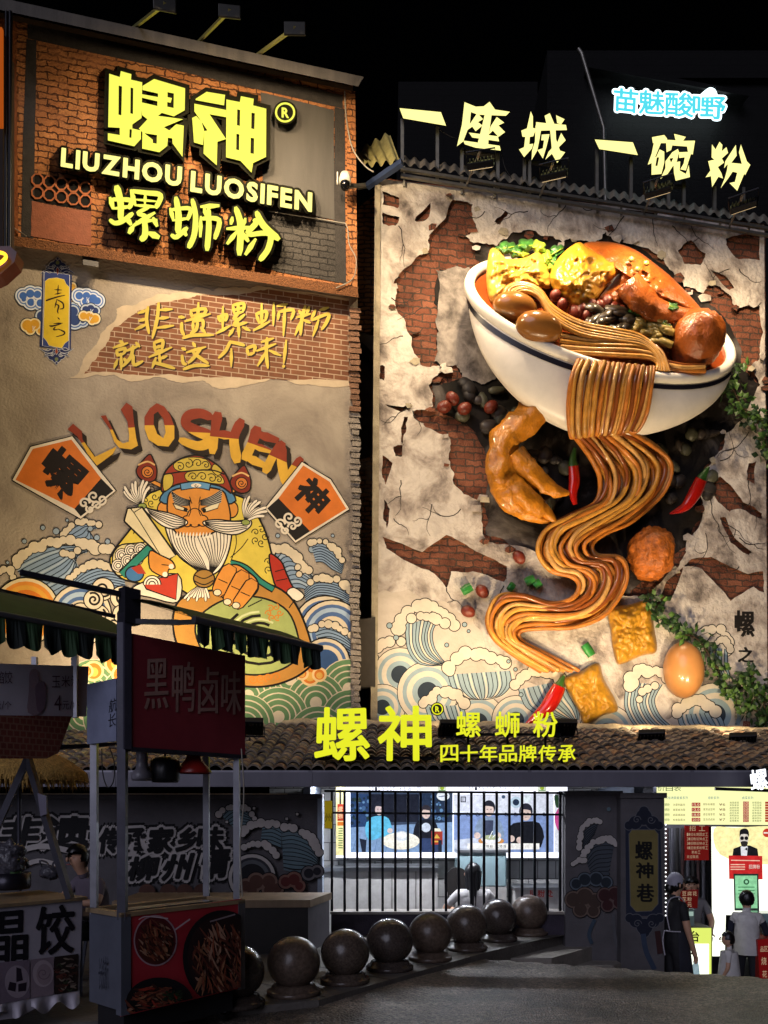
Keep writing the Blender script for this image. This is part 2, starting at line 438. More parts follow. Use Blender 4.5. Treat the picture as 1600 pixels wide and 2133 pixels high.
def asphalt_mat():
    m = bpy.data.materials.new('asphalt'); m.use_nodes = True; nt = m.node_tree; L = nt.links; b = nt.nodes['Principled BSDF']
    tc = nt.nodes.new('ShaderNodeTexCoord')
    v = nt.nodes.new('ShaderNodeTexVoronoi'); v.inputs['Scale'].default_value = 48; L.new(tc.outputs['Object'], v.inputs['Vector'])
    n = nt.nodes.new('ShaderNodeTexNoise'); n.inputs['Scale'].default_value = 1.3; n.inputs['Detail'].default_value = 8; L.new(tc.outputs['Object'], n.inputs['Vector'])
    r = nt.nodes.new('ShaderNodeValToRGB'); r.color_ramp.elements[0].color = (.065, .057, .048, 1); r.color_ramp.elements[1].color = (.24, .21, .175, 1)
    r.color_ramp.elements[0].position = .25; r.color_ramp.elements[1].position = .8
    L.new(n.outputs[0], r.inputs[0])
    mx = nt.nodes.new('ShaderNodeMix'); mx.data_type = 'RGBA'; mx.blend_type = 'MULTIPLY'; mx.inputs[0].default_value = .9
    sr = nt.nodes.new('ShaderNodeSeparateColor'); L.new(v.outputs['Color'], sr.inputs[0])
    r2 = nt.nodes.new('ShaderNodeValToRGB'); r2.color_ramp.elements[0].color = (.18, .18, .19, 1); r2.color_ramp.elements[1].color = (2.3, 2.15, 2.0, 1); r2.color_ramp.elements[1].position = 1
    L.new(sr.outputs[0], r2.inputs[0]); L.new(r.outputs[0], mx.inputs[6]); L.new(r2.outputs[0], mx.inputs[7]); 
    n4 = nt.nodes.new('ShaderNodeTexNoise'); n4.inputs['Scale'].default_value = .55; n4.inputs['Detail'].default_value = 9; n4.inputs['Roughness'].default_value = .75; n4.inputs['Distortion'].default_value = .8; L.new(tc.outputs['Object'], n4.inputs['Vector'])
    r4 = nt.nodes.new('ShaderNodeValToRGB'); r4.color_ramp.elements[0].position = .40; r4.color_ramp.elements[1].position = .56; r4.color_ramp.elements[0].color = (.35, .34, .33, 1); r4.color_ramp.elements[1].color = (1.1, 1.1, 1.1, 1); L.new(n4.outputs[0], r4.inputs[0])
    m4 = nt.nodes.new('ShaderNodeMix'); m4.data_type = 'RGBA'; m4.blend_type = 'MULTIPLY'; m4.inputs[0].default_value = 1; L.new(mx.outputs[2], m4.inputs[6]); L.new(r4.outputs[0], m4.inputs[7]); L.new(m4.outputs[2], b.inputs['Base Color'])
    rr = nt.nodes.new('ShaderNodeMapRange'); rr.inputs['To Min'].default_value = .26; rr.inputs['To Max'].default_value = .62; L.new(n.outputs[0], rr.inputs[0])
    L.new(rr.outputs[0], b.inputs['Roughness'])
    ad = nt.nodes.new('ShaderNodeMath'); ad.operation = 'MULTIPLY_ADD'; ad.inputs[1].default_value = 1.6
    L.new(v.outputs['Distance'], ad.inputs[0]); L.new(n.outputs[0], ad.inputs[2])
    bp = nt.nodes.new('ShaderNodeBump'); bp.inputs['Strength'].default_value = 1.0; bp.inputs['Distance'].default_value = .02
    b.inputs['Specular IOR Level'].default_value = .75
    L.new(ad.outputs[0], bp.inputs['Height']); L.new(bp.outputs[0], b.inputs['Normal'])
    return m

ASPH = asphalt_mat()
LOW = -1.10                     # level of the alley in front of the right-hand counter
def ground_z(x, y):
    """street: level near the camera, humped, then falling into the alley on the right"""
    sm = lambda t: max(0., min(1., t)) ** 2 * (3 - 2 * max(0., min(1., t)))
    crest = 9.35 - .41 * (x - 1.24)
    z = -.06 + .012 * math.sin(x * 1.3 + y)
    fall = sm((y - crest) / .55) * (1. if x > 1.1 else 0.)
    if y > 10.9 and -1.4 < x <= 1.1: return -.65
    return z * (1 - fall) + LOW * fall
g = MB()
xs = [-400, -60, -14] + [-7 + .125 * i for i in range(120)] + [14, 60, 400]
ys = [-300, -40, -4] + [0 + .125 * i for i in range(128)] + [20, 60, 500]
g.add([Vector((x, y, ground_z(x, y) if abs(x) < 15 and -5 < y < 21 else (LOW if y > 12 and x > 1 else -.06))) for y in ys for x in xs],
      [(j * len(xs) + i, j * len(xs) + i + 1, (j + 1) * len(xs) + i + 1, (j + 1) * len(xs) + i) for j in range(len(ys) - 1) for i in range(len(xs) - 1)], ASPH, True)
obj('road', g, kind='structure')

PAVE = mat('paving_stone', '#5a5550', .55, var=.35, scale=3, bump=.35, bscale=30)
PAVE2 = mat('step_stone', '#7d776f', .5, var=.3, scale=5, bump=.3, bscale=25)
# raised pavement that carries the stone balls
A = ground(300, 2118); B = ground(664, 2083); Cc = ground(1012, 1984); D = Vector((2.62, 10.55, 0))
D = ground(1200, 1938)
poly = [Vector((-9, 3.9, 0)), A, B, Cc, D, Vector((D.x, 10.9, 0)), Vector((-9, 10.9, 0))]
p = MB(); p.prism(poly[::-1], Vector((0, 0, -1.0)), PAVE)
# joints between the slabs: thin dark grooves
obj('pavement', p, kind='structure')
pj = MB(); JM = mat('slab_joint', '#1b1917', .9)
dirn = (D - B).normalized(); nrm = Vector((-dirn.y, dirn.x, 0))
for k in range(0, 9):
    q = B + dirn * (.1 + k * .95); pj.add([q + nrm * .02 + Vector((0, 0, .004)), q + dirn * .016 + nrm * .02 + Vector((0, 0, .004)), q + dirn * .016 + nrm * 1.4 + Vector((0, 0, .004)), q + nrm * 1.4 + Vector((0, 0, .004))], [(0, 1, 2, 3)], JM)
q = B + nrm * .62 + Vector((0, 0, .006)); pj.add([q, q + dirn * 8.2, q + dirn * 8.2 + nrm * .014, q + nrm * .014], [(0, 1, 2, 3)], JM)
obj('paving_joints', pj, kind='structure')
# steps going down beside the pavement on the right
st = MB()
nd = Vector((dirn.x, dirn.y, 0)); out = Vector((dirn.y, -dirn.x, 0))
for k, (a, b, top) in enumerate(((Cc + dirn * .55, D + dirn * .35, -.15), (Cc + dirn * 1.5, D + dirn * .9, -.34))):
    o1 = out * (.42 * k); o2 = out * (.42 * (k + 1))
    P = [a + o1 + out * .003, b + o1 + out * .003, b + o2, a + o2 + dirn * .35]
    P = [Vector((v.x, v.y, top)) for v in P]
    st.prism(P, Vector((0, 0, -.6)), PAVE2)
obj('steps', st, kind='structure')

# ================================================================== LEFT BUILDING (brick upper storey, painted lower wall)
INK = '#17130e'
bl = thing('brick_building', 'tall building with an orange brick top storey and a cartoon mural below', 'building', LW.W(370, 1500, 0))
UP_BR = brick_mat('weathered_orange_brick', '#a2673c', '#b27848', '#4d2e1c', LW.yaw, .30, .105, .012, bump=1.3, dirt=.45, blotch='#9a6440', wob=.13)
GREYBR = brick_mat('grey_painted_brick', '#3b3835', '#45413d', '#211f1d', LW.yaw, .30, .105, .010, bump=.9, dirt=.3, wob=.08)
DARKP = mat('charcoal_paint', '#2f2b28', .8, var=.4, scale=9, bump=.4, bscale=50)
ORPL = plaster_mat('orange_render', [(.3, '#5d3320'), (.5, '#7a4628'), (.7, '#8a5430')], 3, .6, .8, 22)
MURAL = plaster_mat('mural_plaster', [(.28, '#71675d'), (.42, '#8f8476'), (.55, '#9f9484'), (.75, '#ada18f')], .9, .5, .35, 26, seed=2)
GREYPL = mat('grey_panel', '#45423e', .7, var=.25, scale=3, bump=.1, streak=True)
def slab(mb, w, pts, w1, w0, m, side=None):
    """polygon in pixels standing from w0 to w1 metres off the wall"""
    return mb.shape(tess(pts), w.W, w1, m, w0, side or m)

b = MB(); slab(b, LW, [(36, 24), (735, 176), (745, 612), (-160, 470), (-160, -14)], .0, -.4, UP_BR); obj('upper_wall', b, bl)
b = MB(); slab(b, LW, [(-160, 470), (745, 612), (748, 1530), (-160, 1500)], -.03, -.4, MURAL); mural_wall = obj('painted_wall', b, bl)
# body behind, so the building is a volume
b = MB(); back = -LW.n * 6
b.prism([LW.W(-160, -14, -.41), LW.W(735, 176, -.41), LW.W(748, 1530, -.41), LW.W(-160, 1500, -.41)], back, mat('dark_render', '#4a4038', .9)); obj('rear_walls', b, bl)
b = MB()
for q in ([(58, 46), (714, 198), (714, 226), (58, 80)], [(55, 81), (76, 84), (70, 497), (44, 494)], [(697, 223), (718, 227), (721, 592), (698, 588)]):
    slab(b, LW, rough_edge(q, 2, 2, 3), .006, 0, DARKP)
obj('dark_border', b, bl)
b = MB(); slab(b, LW, rough_edge([(543, 192), (696, 230), (697, 458), (548, 424)], 1.5, 2, 4), .014, 0, GREYPL); obj('grey_panel', b, bl)
b = MB(); slab(b, LW, rough_edge([(552, 428), (697, 461), (698, 587), (545, 556)], 3, 2, 5), .010, 0, GREYBR); obj('grey_brick_patch', b, bl)
b = MB(); slab(b, LW, rough_edge([(66, 418), (190, 440), (190, 512), (64, 492)], 3, 2, 6), .012, 0, mat('salmon_render', '#85503a', .9, var=.2, scale=9, bump=.5)); obj('render_patch', b, bl)
# octagonal breeze-block vent
b = MB(); slab(b, LW, [(64, 358), (190, 379), (190, 440), (66, 418)], .004, 0, mat('vent_dark', '#0b0806', 1))
VEN = mat('breeze_block', '#9a5a36', .9, var=.25, scale=12, bump=.4)
for i in range(5):
    for j in range(2):
        x = 78 + i * 25; y = 374 + j * 27 + i * 4.3
        P = [(x + 14 * math.cos(R(22.5 + 45 * k)), y + 14.5 * math.sin(R(22.5 + 45 * k))) for k in range(8)]
        Hh = [(x + 10.5 * math.cos(R(22.5 + 45 * k)), y + 11 * math.sin(R(22.5 + 45 * k))) for k in range(8)]
        b.shape(tess(P, [Hh]), LW.W, .03 + .0005 * (i + j), VEN, .004, VEN)
obj('octagon_vent', b, bl)
# ledge between the storeys, roof sheet with its beam
b = MB(); slab(b, LW, rough_edge([(-160, 462), (746, 598), (748, 620), (-160, 482)], 1.5, 3, 8), .20, -.2, mat('ledge_render', '#6e4526', .95, var=.45, scale=30, bump=1., bscale=50)); obj('ledge', b, bl)
b = MB(); slab(b, LW, [(722, 186), (740, 190), (745, 598), (724, 594)], .05, -.2, UP_BR); obj('corner_pier', b, bl); b = MB(); slab(b, LW, [(-160, 4), (36, 26), (34, 120), (38, 490), (-160, 462)], .03, -.2, ORPL); obj('corner_pier', b, bl)
RS = mat('roof_sheet', '#4f4a43', .6, .2, var=.35, scale=6, bump=.2, streak=True)
b = MB(); slab(b, LW, [(-160, -40), (758, 160), (746, 180), (-160, -14)], .85, -.5, RS); obj('roof_sheet', b, bl)
b = MB(); slab(b, LW, [(-160, -8), (735, 181), (735, 190), (-160, 4)], .30, -.1, mat('roof_timber', '#4b3a28', .9, var=.3)); obj('roof_beam', b, bl)
# rough brick fringe along the right edge of the mural wall
rnd = random.Random(11); b = MB(); PB = mat('fringe_brick', '#7b5a44', .9, var=.4, scale=8, bump=.6); PB2 = mat('whitewashed_brick', '#8b8175', .9, var=.4, scale=8, bump=.6)
for i in range(72):
    y = 640 + i * 12.1; x0 = 727 + rnd.uniform(-3, 5) + (i * .08); m = PB if i < 18 else PB2
    slab(b, LW, [(x0, y), (748 + rnd.uniform(-1, 5), y + 2), (748 + rnd.uniform(-1, 5), y + 11.5), (x0 + rnd.uniform(-2, 2), y + 10)], .02 + rnd.uniform(0, .05), -.2, m)
obj('brick_fringe', b, bl)
# small fittings
b = MB(); slab(b, LW, [(173, 540), (205, 545), (205, 556), (173, 551)], .22, -.03, mat('grey_metal', '#6b675f', .5, .5)); obj('wall_bracket', b, bl)
# upper storey wiring
def wire(mb, pts, r, m, k=6): return mb.tube(crom(pts, k), r, m, n=6)
WIRE = mat('pale_cable', '#8d877c', .6); WIRE_D = mat('black_cable', '#141312', .6)
b = MB(); wire(b, [LW.W(718, 190, .08), LW.W(722, 250, .08), LW.W(735, 310, .08), LW.W(760, 345, .08), LW.W(778, 358, .1)], .012, WIRE)
wire(b, [LW.W(560, 440, .05), LW.W(700, 462, .05), LW.W(722, 470, .06), LW.W(728, 510, .06), LW.W(742, 540, .07), LW.W(735, 580, .22), LW.W(700, 600, .23)], .009, WIRE)
wire(b, [LW.W(0, 455, .06), LW.W(30, 475, .06), LW.W(55, 492, .1)], .009, WIRE); obj('cable', b, bl)

# ---------------- mural
CLIP_L = [(-150, 480), (727, 622), (731, 1540), (-150, 1540)]
P = Paint(LW, -.026, CLIP_L)
# torn window onto painted brick
P.frame(.475, 0, 520)
torn = [(285, 567), (350, 530), (400, 440), (440, 370), (510, 300), (512, 258), (600, 240), (690, 195), (790, 185), (860, 162), (930, 182), (1000, 168), (1080, 165), (1130, 156), (1200, 170), (1570, 225), (1570, 590), (1400, 600), (1300, 590), (1220, 552), (1100, 590), (970, 612), (900, 578), (800, 585), (700, 558), (600, 578), (500, 548), (420, 548)]
P.poly(rough_edge(torn, 9, 3, 2), '#b9a78c')
inner = [(370, 545), (400, 500), (440, 440), (480, 390), (500, 340), (560, 300), (620, 265), (700, 230), (840, 210), (900, 197), (1100, 190), (1180, 172), (1520, 225), (1570, 232), (1570, 578), (1300, 570), (1180, 565), (1050, 560), (880, 555), (740, 545), (560, 548), (450, 535)]
P.poly(rough_edge(inner, 7, 3, 5), brick_mat('mural_brick', '#6f4630', '#7f5339', '#a8937c', LW.yaw, .25, .088, .008, bump=.08, dirt=.3, wob=0.))
obj('torn_brick_painting', P.mb, mural_wall); P.new()
# brush lettering
HAND = """272,120 262,200 278,290|210,160 265,140|215,210 262,195|190,265 265,230|340,95 330,200 300,320|345,140 425,135|340,195 402,188|330,255 435,240
470,185 503,187|488,222 488,270 503,302|495,320 560,302 690,300|545,145 552,185|545,145 640,133 625,180|555,178 622,165|595,95 590,200|510,212 670,165|560,215 560,270|560,215 620,205 625,255|590,220 580,265 545,290|610,255 640,288
720,180 735,215|725,185 775,170 770,210|735,212 770,200|752,120 750,260|710,290 800,240|815,110 825,165|815,110 885,98 880,150|825,140 880,125|850,95 850,160|825,165 880,152|850,165 822,195 862,200|890,170 820,237 905,220|850,222 855,312|820,260 790,305|880,250 925,272
965,165 985,225|965,165 1030,150 1025,205|985,222 1025,205|1000,100 1000,250|950,270 1050,215|1078,95 1075,235|1100,115 1165,102|1112,150 1105,200|1110,152 1202,140 1188,200|1150,105 1140,302
1240,145 1258,172|1305,120 1288,165|1225,187 1312,165|1280,115 1258,200 1250,300|1255,205 1215,300|1272,205 1310,222|1345,140 1318,200|1375,140 1428,125|1325,205 1428,165 1415,220 1385,265|1365,205 1330,305
90,340 112,350|50,382 140,352|70,400 76,435|70,400 125,387 117,420|76,432 117,420|100,430 100,520|75,460 55,512|118,452 132,470|135,402 212,370|175,370 162,440 110,502|178,430 182,492 238,468|195,350 217,375
310,350 320,410|310,350 366,336 360,395|320,382 360,370|320,410 360,396|280,442 422,380|345,425 350,482|350,452 392,435|322,447 300,507|310,477 380,495 442,515
490,385 512,395|490,432 498,480 518,488|500,520 570,497 662,497|560,350 575,375|520,412 640,377|610,387 570,440 530,480|560,412 610,450 657,482
800,340 770,400 725,447|800,345 850,355 890,367|806,390 805,502
905,385 915,430|905,385 957,370 950,412|915,427 950,416|1000,345 1075,322|970,402 1090,357|1035,320 1030,420 1040,512|1025,412 975,497|1050,400 1122,432
1158,335 1142,480|1136,500 1146,502"""
P.frame(.325, 220, 600)
for dx, dy, col in ((9, 9, '#2a170c'), (0, 0, '#bfa847')):
    for ch in HAND.split('\n'):
        for s_ in ch.split('|'):
            pts = [tuple(float(v) for v in q.split(',')) for q in s_.split()]
            pts = [(x + dx, y + dy) for x, y in pts]
            P.put(strip(pts, [19, 23, 17] if len(pts) < 3 else [20, 22, 23, 16], 4), col)
obj('brush_lettering', P.mb, mural_wall); P.new()

# hanging banner with clouds
P.frame(.15, 0, 520)
def puffs(cs, c, ring='#c9d3dc', line='#1b2a44', inner=None):
    for x, y, r in cs: P.disc(x, y, r + 12, line)
    for x, y, r in cs: P.disc(x, y, r, ring)
    for x, y, r in cs: P.disc(x, y, r - 22, inner or c)
    if inner:
        for x, y, r in cs: P.disc(x, y, r - 40, ring)
        for x, y, r in cs: P.disc(x, y, r - 58, c)
puffs([(1000, 520, 70), (985, 670, 90)], '#c99a35', '#d9c79c')
puffs([(1040, 980, 130), (1150, 990, 90), (1010, 860, 130)], '#2d4276', '#b9c6d4', inner='#3d5f9c')
puffs([(320, 640, 110), (420, 610, 115), (520, 620, 110), (430, 730, 110), (560, 740, 110), (330, 690, 90)], '#3e68b5', '#d2dbe4', inner='#5d7cb9')
puffs([(1100, 640, 110), (1200, 640, 110), (1290, 680, 120), (1350, 710, 110), (1180, 720, 100), (1280, 730, 100)], '#3e68b5', '#d2dbe4', inner='#5d7cb9')
puffs([(1190, 830, 70), (1260, 820, 75), (1320, 850, 70)], '#25376a', '#b9c6d4')
puffs([(1160, 920, 72), (1240, 930, 75), (1320, 960, 78), (1280, 990, 60)], '#cf9a2e', '#e0d2a6')
puffs([(580, 920, 90)], '#2d4276', '#b9c6d4')
puffs([(380, 1050, 95), (480, 1040, 90), (420, 1110, 75), (560, 1130, 60)], '#cf9a2e', '#e0d2a6')
for x, y in ((470, 720), (1205, 690), (1260, 855), (1245, 960), (455, 1090)): P.line([(x, y - 30), (x + 5, y + 10), (x, y + 40)], 8, '#d2dbe4'); P.line([(x + 35, y - 25), (x + 5, y + 20)], 8, '#d2dbe4')
P.poly([(590, 290), (1000, 345), (985, 1400), (550, 1345)], '#26315c')
P.poly([(612, 300), (968, 350), (958, 1385), (590, 1335)], '#31407a', line='#cfd2d6', lw=7)
P.poly([(625, 440), (680, 400), (790, 390), (890, 415), (920, 480), (962, 520), (952, 1260), (900, 1300), (860, 1365), (760, 1350), (680, 1330), (650, 1270), (602, 1215)], '#d2b52c', line='#d8cfa8', lw=5)
for (cx, cy, s) in ((800, 300, 1), (785, 1400, -1)):
    lobes = [(-60, -70, 62), (60, -60, 62), (0, -110, 60), (-110, -30, 50), (115, -15, 50), (0, -40, 60)]
    for a, bb, r in lobes: P.disc(cx + a, cy + s * bb, r + 6, '#c8ccd2')
    for a, bb, r in lobes: P.disc(cx + a, cy + s * bb, r, '#1f2a56')
    for sg in (-1, 1):
        P.put(strip([(cx + sg * 60, cy), (cx + sg * 130, cy - s * 20), (cx + sg * 240, cy + s * 30)], [60, 40, 4], 5), '#c8ccd2'); P.put(strip([(cx + sg * 60, cy), (cx + sg * 130, cy - s * 20), (cx + sg * 230, cy + s * 28)], [46, 26, 2], 5), '#1f2a56')
        P.put(strip([(cx + sg * 60, cy - s * 50), (cx + sg * 120, cy - s * 60), (cx + sg * 190, cy - s * 90)], [40, 26, 3], 5), '#c8ccd2'); P.put(strip([(cx + sg * 60, cy - s * 50), (cx + sg * 120, cy - s * 60), (cx + sg * 184, cy - s * 88)], [28, 16, 2], 5), '#1f2a56')
        P.spiral(cx + sg * 55, cy - s * 60, 32, 1.4, 7, '#c8ccd2', sgn=sg)
    P.poly([(cx, cy - s * 150), (cx - 25, cy - s * 185 + s * 10), (cx, cy - s * 200), (cx + 25, cy - s * 175)], '#1f2a56', line='#c8ccd2', lw=6)
    P.poly([(cx, cy - s * 60), (cx + 24, cy - s * 20), (cx, cy + s * 50), (cx - 24, cy - s * 20)], '#8a3a20', line='#c8ccd2', lw=5); P.disc(cx, cy - s * 120, 26, '#6f7a52')
BAN = '755,555 860,560|810,490 800,625|760,620 850,600|640,715 660,700 800,655 905,632|790,690 760,810|785,690 870,740 880,810 830,825|780,760 815,780 800,850 808,885|800,940 830,970|745,1025 870,1020|685,1055 730,1060 850,1030|770,1070 745,1110 800,1110|800,1100 890,1140 880,1180 780,1210'
for s_ in BAN.split('|'):
    P.put(strip([tuple(float(v) for v in q.split(',')) for q in s_.split()], [10, 24, 20, 10], 5), '#2a1a10')
obj('banner_painting', P.mb, mural_wall); P.new()

# waves, sun and scales behind the figure
CR = '#cfc2a6'; BLU = '#7f96ad'; BL2 = '#4a6591'; GRN = '#5e8257'
P.frame(.4875, 0, 820)
P.swell([(60, 730), (100, 700), (200, 660), (300, 650), (420, 660)], [(160, 900), (250, 880), (330, 820), (330, 740), (300, 700)], BLU, 11, lw=4, alt='#9fb0bd')
P.swell([(270, 600), (300, 560), (360, 550), (430, 575)], [(330, 640), (400, 640), (390, 600), (370, 585)], BLU, 6, lw=4)
P.swell([(300, 800), (360, 740), (430, 720), (520, 740)], [(330, 860), (400, 850), (470, 830), (540, 840)], BLU, 9, lw=4)
P.foam([(275, 600), (310, 560), (370, 548), (425, 560)], 14, CR, lw=4, n=10, seed=1)
P.foam([(65, 725), (110, 680), (190, 640), (280, 630), (370, 640), (410, 655)], 22, CR, lw=4, n=15, seed=2)
P.foam([(270, 680), (300, 690), (330, 670)], 14, CR, lw=4, n=4, seed=12)
P.foam([(300, 790), (350, 745), (420, 725), (480, 745)], 17, CR, lw=4, n=9, seed=3)
P.foam([(0, 765), (40, 750), (60, 790)], 16, CR, lw=4, n=5, seed=4); P.foam([(440, 660), (480, 665), (510, 690)], 18, CR, lw=4, n=5, seed=5)
for x, y, r in ((287, 541, 6), (183, 573, 9), (240, 588, 13), (104, 631, 9), (386, 577, 10), (414, 615, 11), (460, 632, 10), (32, 722, 6), (1187, 607, 8), (1422, 607, 6), (1333, 665, 13), (1120, 650, 7)):
    P.disc(x, y, r + 3, INK, 16); P.disc(x, y, r, '#8fa0ac', 16)
P.rings(110, 930, [148, 142, 128, 112, 92, 74, 50], [INK, '#d8c9a0', '#d98a35', '#d9a03f', '#cf7426', '#d69038', '#d9a850'])
P.rings(345, 945, [135, 129, 112, 98, 78, 62, 44], [INK, CR, BL2, '#9fb3c4', BL2, CR, '#33507c'])
P.swell([(1160, 720), (1200, 660), (1260, 680), (1320, 760)], [(1200, 840), (1280, 830), (1330, 850), (1400, 870)], BLU, 9, lw=4, alt='#9fb0bd')
P.swell([(1330, 650), (1370, 640), (1430, 670), (1470, 730)], [(1350, 720), (1380, 720), (1420, 750), (1460, 770)], BLU, 7, lw=4)
P.swell([(1300, 840), (1350, 800), (1440, 810), (1510, 860)], [(1310, 920), (1370, 900), (1440, 910), (1510, 930)], BLU, 10, lw=4)
P.foam([(1150, 680), (1190, 660), (1240, 680), (1290, 730), (1320, 760)], 20, CR, lw=4, n=10, seed=6)
P.foam([(1330, 640), (1370, 630), (1430, 660), (1465, 715)], 14, CR, lw=4, n=9, seed=7)
P.foam([(1330, 800), (1380, 790), (1450, 800), (1500, 840)], 17, CR, lw=4, n=9, seed=8); P.foam([(1270, 745), (1275, 775)], 12, CR, lw=4, n=3, seed=9)
P.rings(1390, 1000, [140, 134, 118, 104, 84, 66], [INK, CR, BL2, '#9fb3c4', BL2, '#33507c'])
P.frame(.4875, 0, 1220)
P.rings(1420, 200, [142, 136, 120, 106, 88, 70, 50], [INK, CR, BL2, '#9fb3c4', BL2, CR, '#33507c'])
P.swell([(1340, 190), (1390, 170), (1450, 190), (1500, 230)], [(1380, 270), (1430, 280), (1470, 290), (1500, 300)], BLU, 7, lw=4)
P.foam([(1330, 185), (1390, 165), (1450, 185), (1500, 215)], 14, CR, lw=4, n=8, seed=10)
P.rings(1390, 330, [110, 104, 90, 76, 58], [INK, CR, BL2, CR, '#33507c'])
gs = [(1490, 440), (1240, 400), (1060, 470), (1350, 500), (1190, 560), (1500, 570), (1050, 590), (1360, 640), (470, 430), (400, 440), (560, 470), (480, 560), (360, 550), (300, 480)]
for x, y in sorted(gs, key=lambda q: q[1]): P.rings(x, y, [128, 124, 104, 98, 78, 72, 52, 46, 26], [CR, GRN, CR, GRN, CR, GRN, CR, GRN, CR])
for cx, cy, r in ((1325, 385, 40), (1290, 375, 26), (1365, 380, 28), (400, 365, 40), (370, 365, 26), (500, 330, 50), (520, 380, 40)): P.disc(cx, cy, r + 4, '#e0c38a'); P.disc(cx, cy, r - 6, '#cf7426'); P.disc(cx, cy + 4, r * .5, '#d9a850')
obj('wave_painting', P.mb, mural_wall); P.new()

# arched lettering
P.frame(.4875, 0, 820)
RED, YEL = '#86351f', '#d0a236'
def letter(parts, cut, slope):
    for sh in parts: P.put(([(x + 20, y + 22) for x, y in sh[0]], sh[1]), '#241a12')
    for sh in parts: P.put(sh, YEL)
    keep = P.clip; a, bb = P.X((0, cut - 800 * slope)), P.X((1600, cut + 800 * slope))
    P.clip = [(-200, 300), (1000, 300), (1000, bb[1] + (1000 - bb[0]) * slope), (-200, a[1] - 200 * slope)]
    for sh in parts: P.put(sh, RED)
    P.clip = keep
for parts, cx, cut, sl in (
    ([tess([(288, 152), (312, 128), (350, 160), (352, 195), (405, 270), (498, 226), (482, 258), (405, 314), (360, 232), (330, 182)])], 390, 200, -.25),
    ([tess([(430, 95), (452, 92), (475, 140), (500, 195), (525, 212), (550, 205), (552, 180), (545, 120), (516, 68), (540, 38), (566, 55), (572, 120), (582, 190), (590, 222), (560, 238), (510, 232), (488, 205), (468, 150)])], 510, 150, -.1),
    ([tess([(617, 100), (640, 62), (670, 40), (702, 55), (727, 90), (745, 140), (745, 192), (720, 226), (675, 222), (635, 196), (618, 150)], [[(657, 88), (675, 76), (698, 108), (708, 165), (698, 190), (672, 172), (656, 130)]])], 680, 135, 0),
    ([strip([(900, 100), (855, 84), (805, 95), (795, 130), (840, 158), (888, 180), (885, 212), (840, 222), (772, 198)], [34, 46, 40, 50, 44, 30], 5)], 840, 165, .05),
    ([strip([(930, 90), (918, 160), (908, 248)], [50, 36, 40], 4), strip([(1030, 118), (1000, 190), (1012, 285)], [44, 40, 46], 4), strip([(920, 172), (1000, 180)], 40)], 960, 188, .1),
    ([strip([(1098, 152), (1078, 210), (1048, 275)], [52, 40, 44], 4), strip([(1095, 170), (1180, 198)], [34, 44], 4), strip([(1075, 218), (1150, 244)], [30, 34], 4), strip([(1048, 268), (1125, 304)], [36, 42], 4)], 1100, 222, .35),
    ([strip([(1205, 215), (1165, 270), (1135, 330)], [46, 36, 40], 4), strip([(1205, 225), (1205, 300), (1222, 385)], [40, 42, 40], 4), strip([(1285, 280), (1255, 320), (1215, 380)], [36, 34, 30], 4)], 1205, 285, .45)):
    letter(parts, cut + (800 - cx) * sl, sl)
for out, org, blk, quad, ch in (
    ([(50, 370), (130, 225), (310, 180), (497, 415), (345, 537)], [(66, 368), (140, 236), (305, 196), (432, 362), (318, 492)], [(432, 362), (484, 415), (345, 524), (318, 492)], ((240, 205), (392, 335), (275, 470), (142, 340)), '螺'),
    ([(1130, 490), (1290, 290), (1415, 365), (1495, 495), (1262, 640)], [(1190, 447), (1296, 306), (1408, 376), (1480, 492), (1325, 588)], [(1142, 490), (1190, 447), (1325, 588), (1263, 628)], ((1335, 345), (1425, 440), (1340, 535), (1245, 425)), '神')):
    P.poly(out, '#d8cdb6', line=INK, lw=5); P.poly(org, '#cc6f28'); P.poly(blk, '#1a1713')
    for dx, dy in ((-4, 0), (4, 0), (0, -4), (0, 4)): P.text(ch, tuple((x + dx, y + dy) for x, y in quad), '#1c1510', .02)
    mx = sum(p[0] for p in blk) / 4; my = sum(p[1] for p in blk) / 4
    for i, (dx, dy, r) in enumerate(((-35, 20, 24), (5, -10, 26), (40, 5, 22), (20, 30, 20), (-10, 45, 18))): P.spiral(mx + dx, my + dy, r, 1.3, 9, '#d8cdb6', a=i, sgn=1 if i % 2 else -1)
obj('arched_lettering', P.mb, mural_wall); P.new()

# old bearded man in a yellow robe
P.frame(.4875, 0, 820)
SK, SK2 = '#d08a3a', '#b06a24'; WH = '#e6dcc6'; ROBE = '#d2bd4c'; TEAL = '#2c7f6d'
def hairs(A, B, n, w=4, c=INK):
    a = crom(A, 6); b2 = crom(B, 6); m = min(len(a), len(b2))
    for j in range(n):
        t = (j + .5) / n; P.line([(p[0] + (q[0] - p[0]) * t, p[1] + (q[1] - p[1]) * t) for p, q in zip(a[:m], b2[:m])], w, c, smooth=False)
P.poly([(640, 425), (570, 560), (480, 680), (475, 740), (520, 790), (600, 810), (760, 830), (900, 920), (1100, 860), (1180, 835), (1150, 640), (1100, 520), (1040, 445), (840, 400)], ROBE, 4, INK, 8)
for cx, cy in ((1110, 610), (1165, 735), (640, 440)):
    for i in range(5): P.spiral(cx + 22 * math.cos(i * 1.26), cy + 30 * math.sin(i * 1.26), 17, 1.2, 4, INK, a=i)
P.line([(985, 700), (1030, 660), (1060, 620)], 4); P.line([(1000, 560), (1010, 640), (985, 720)], 4); P.line([(600, 520), (570, 600)], 4)
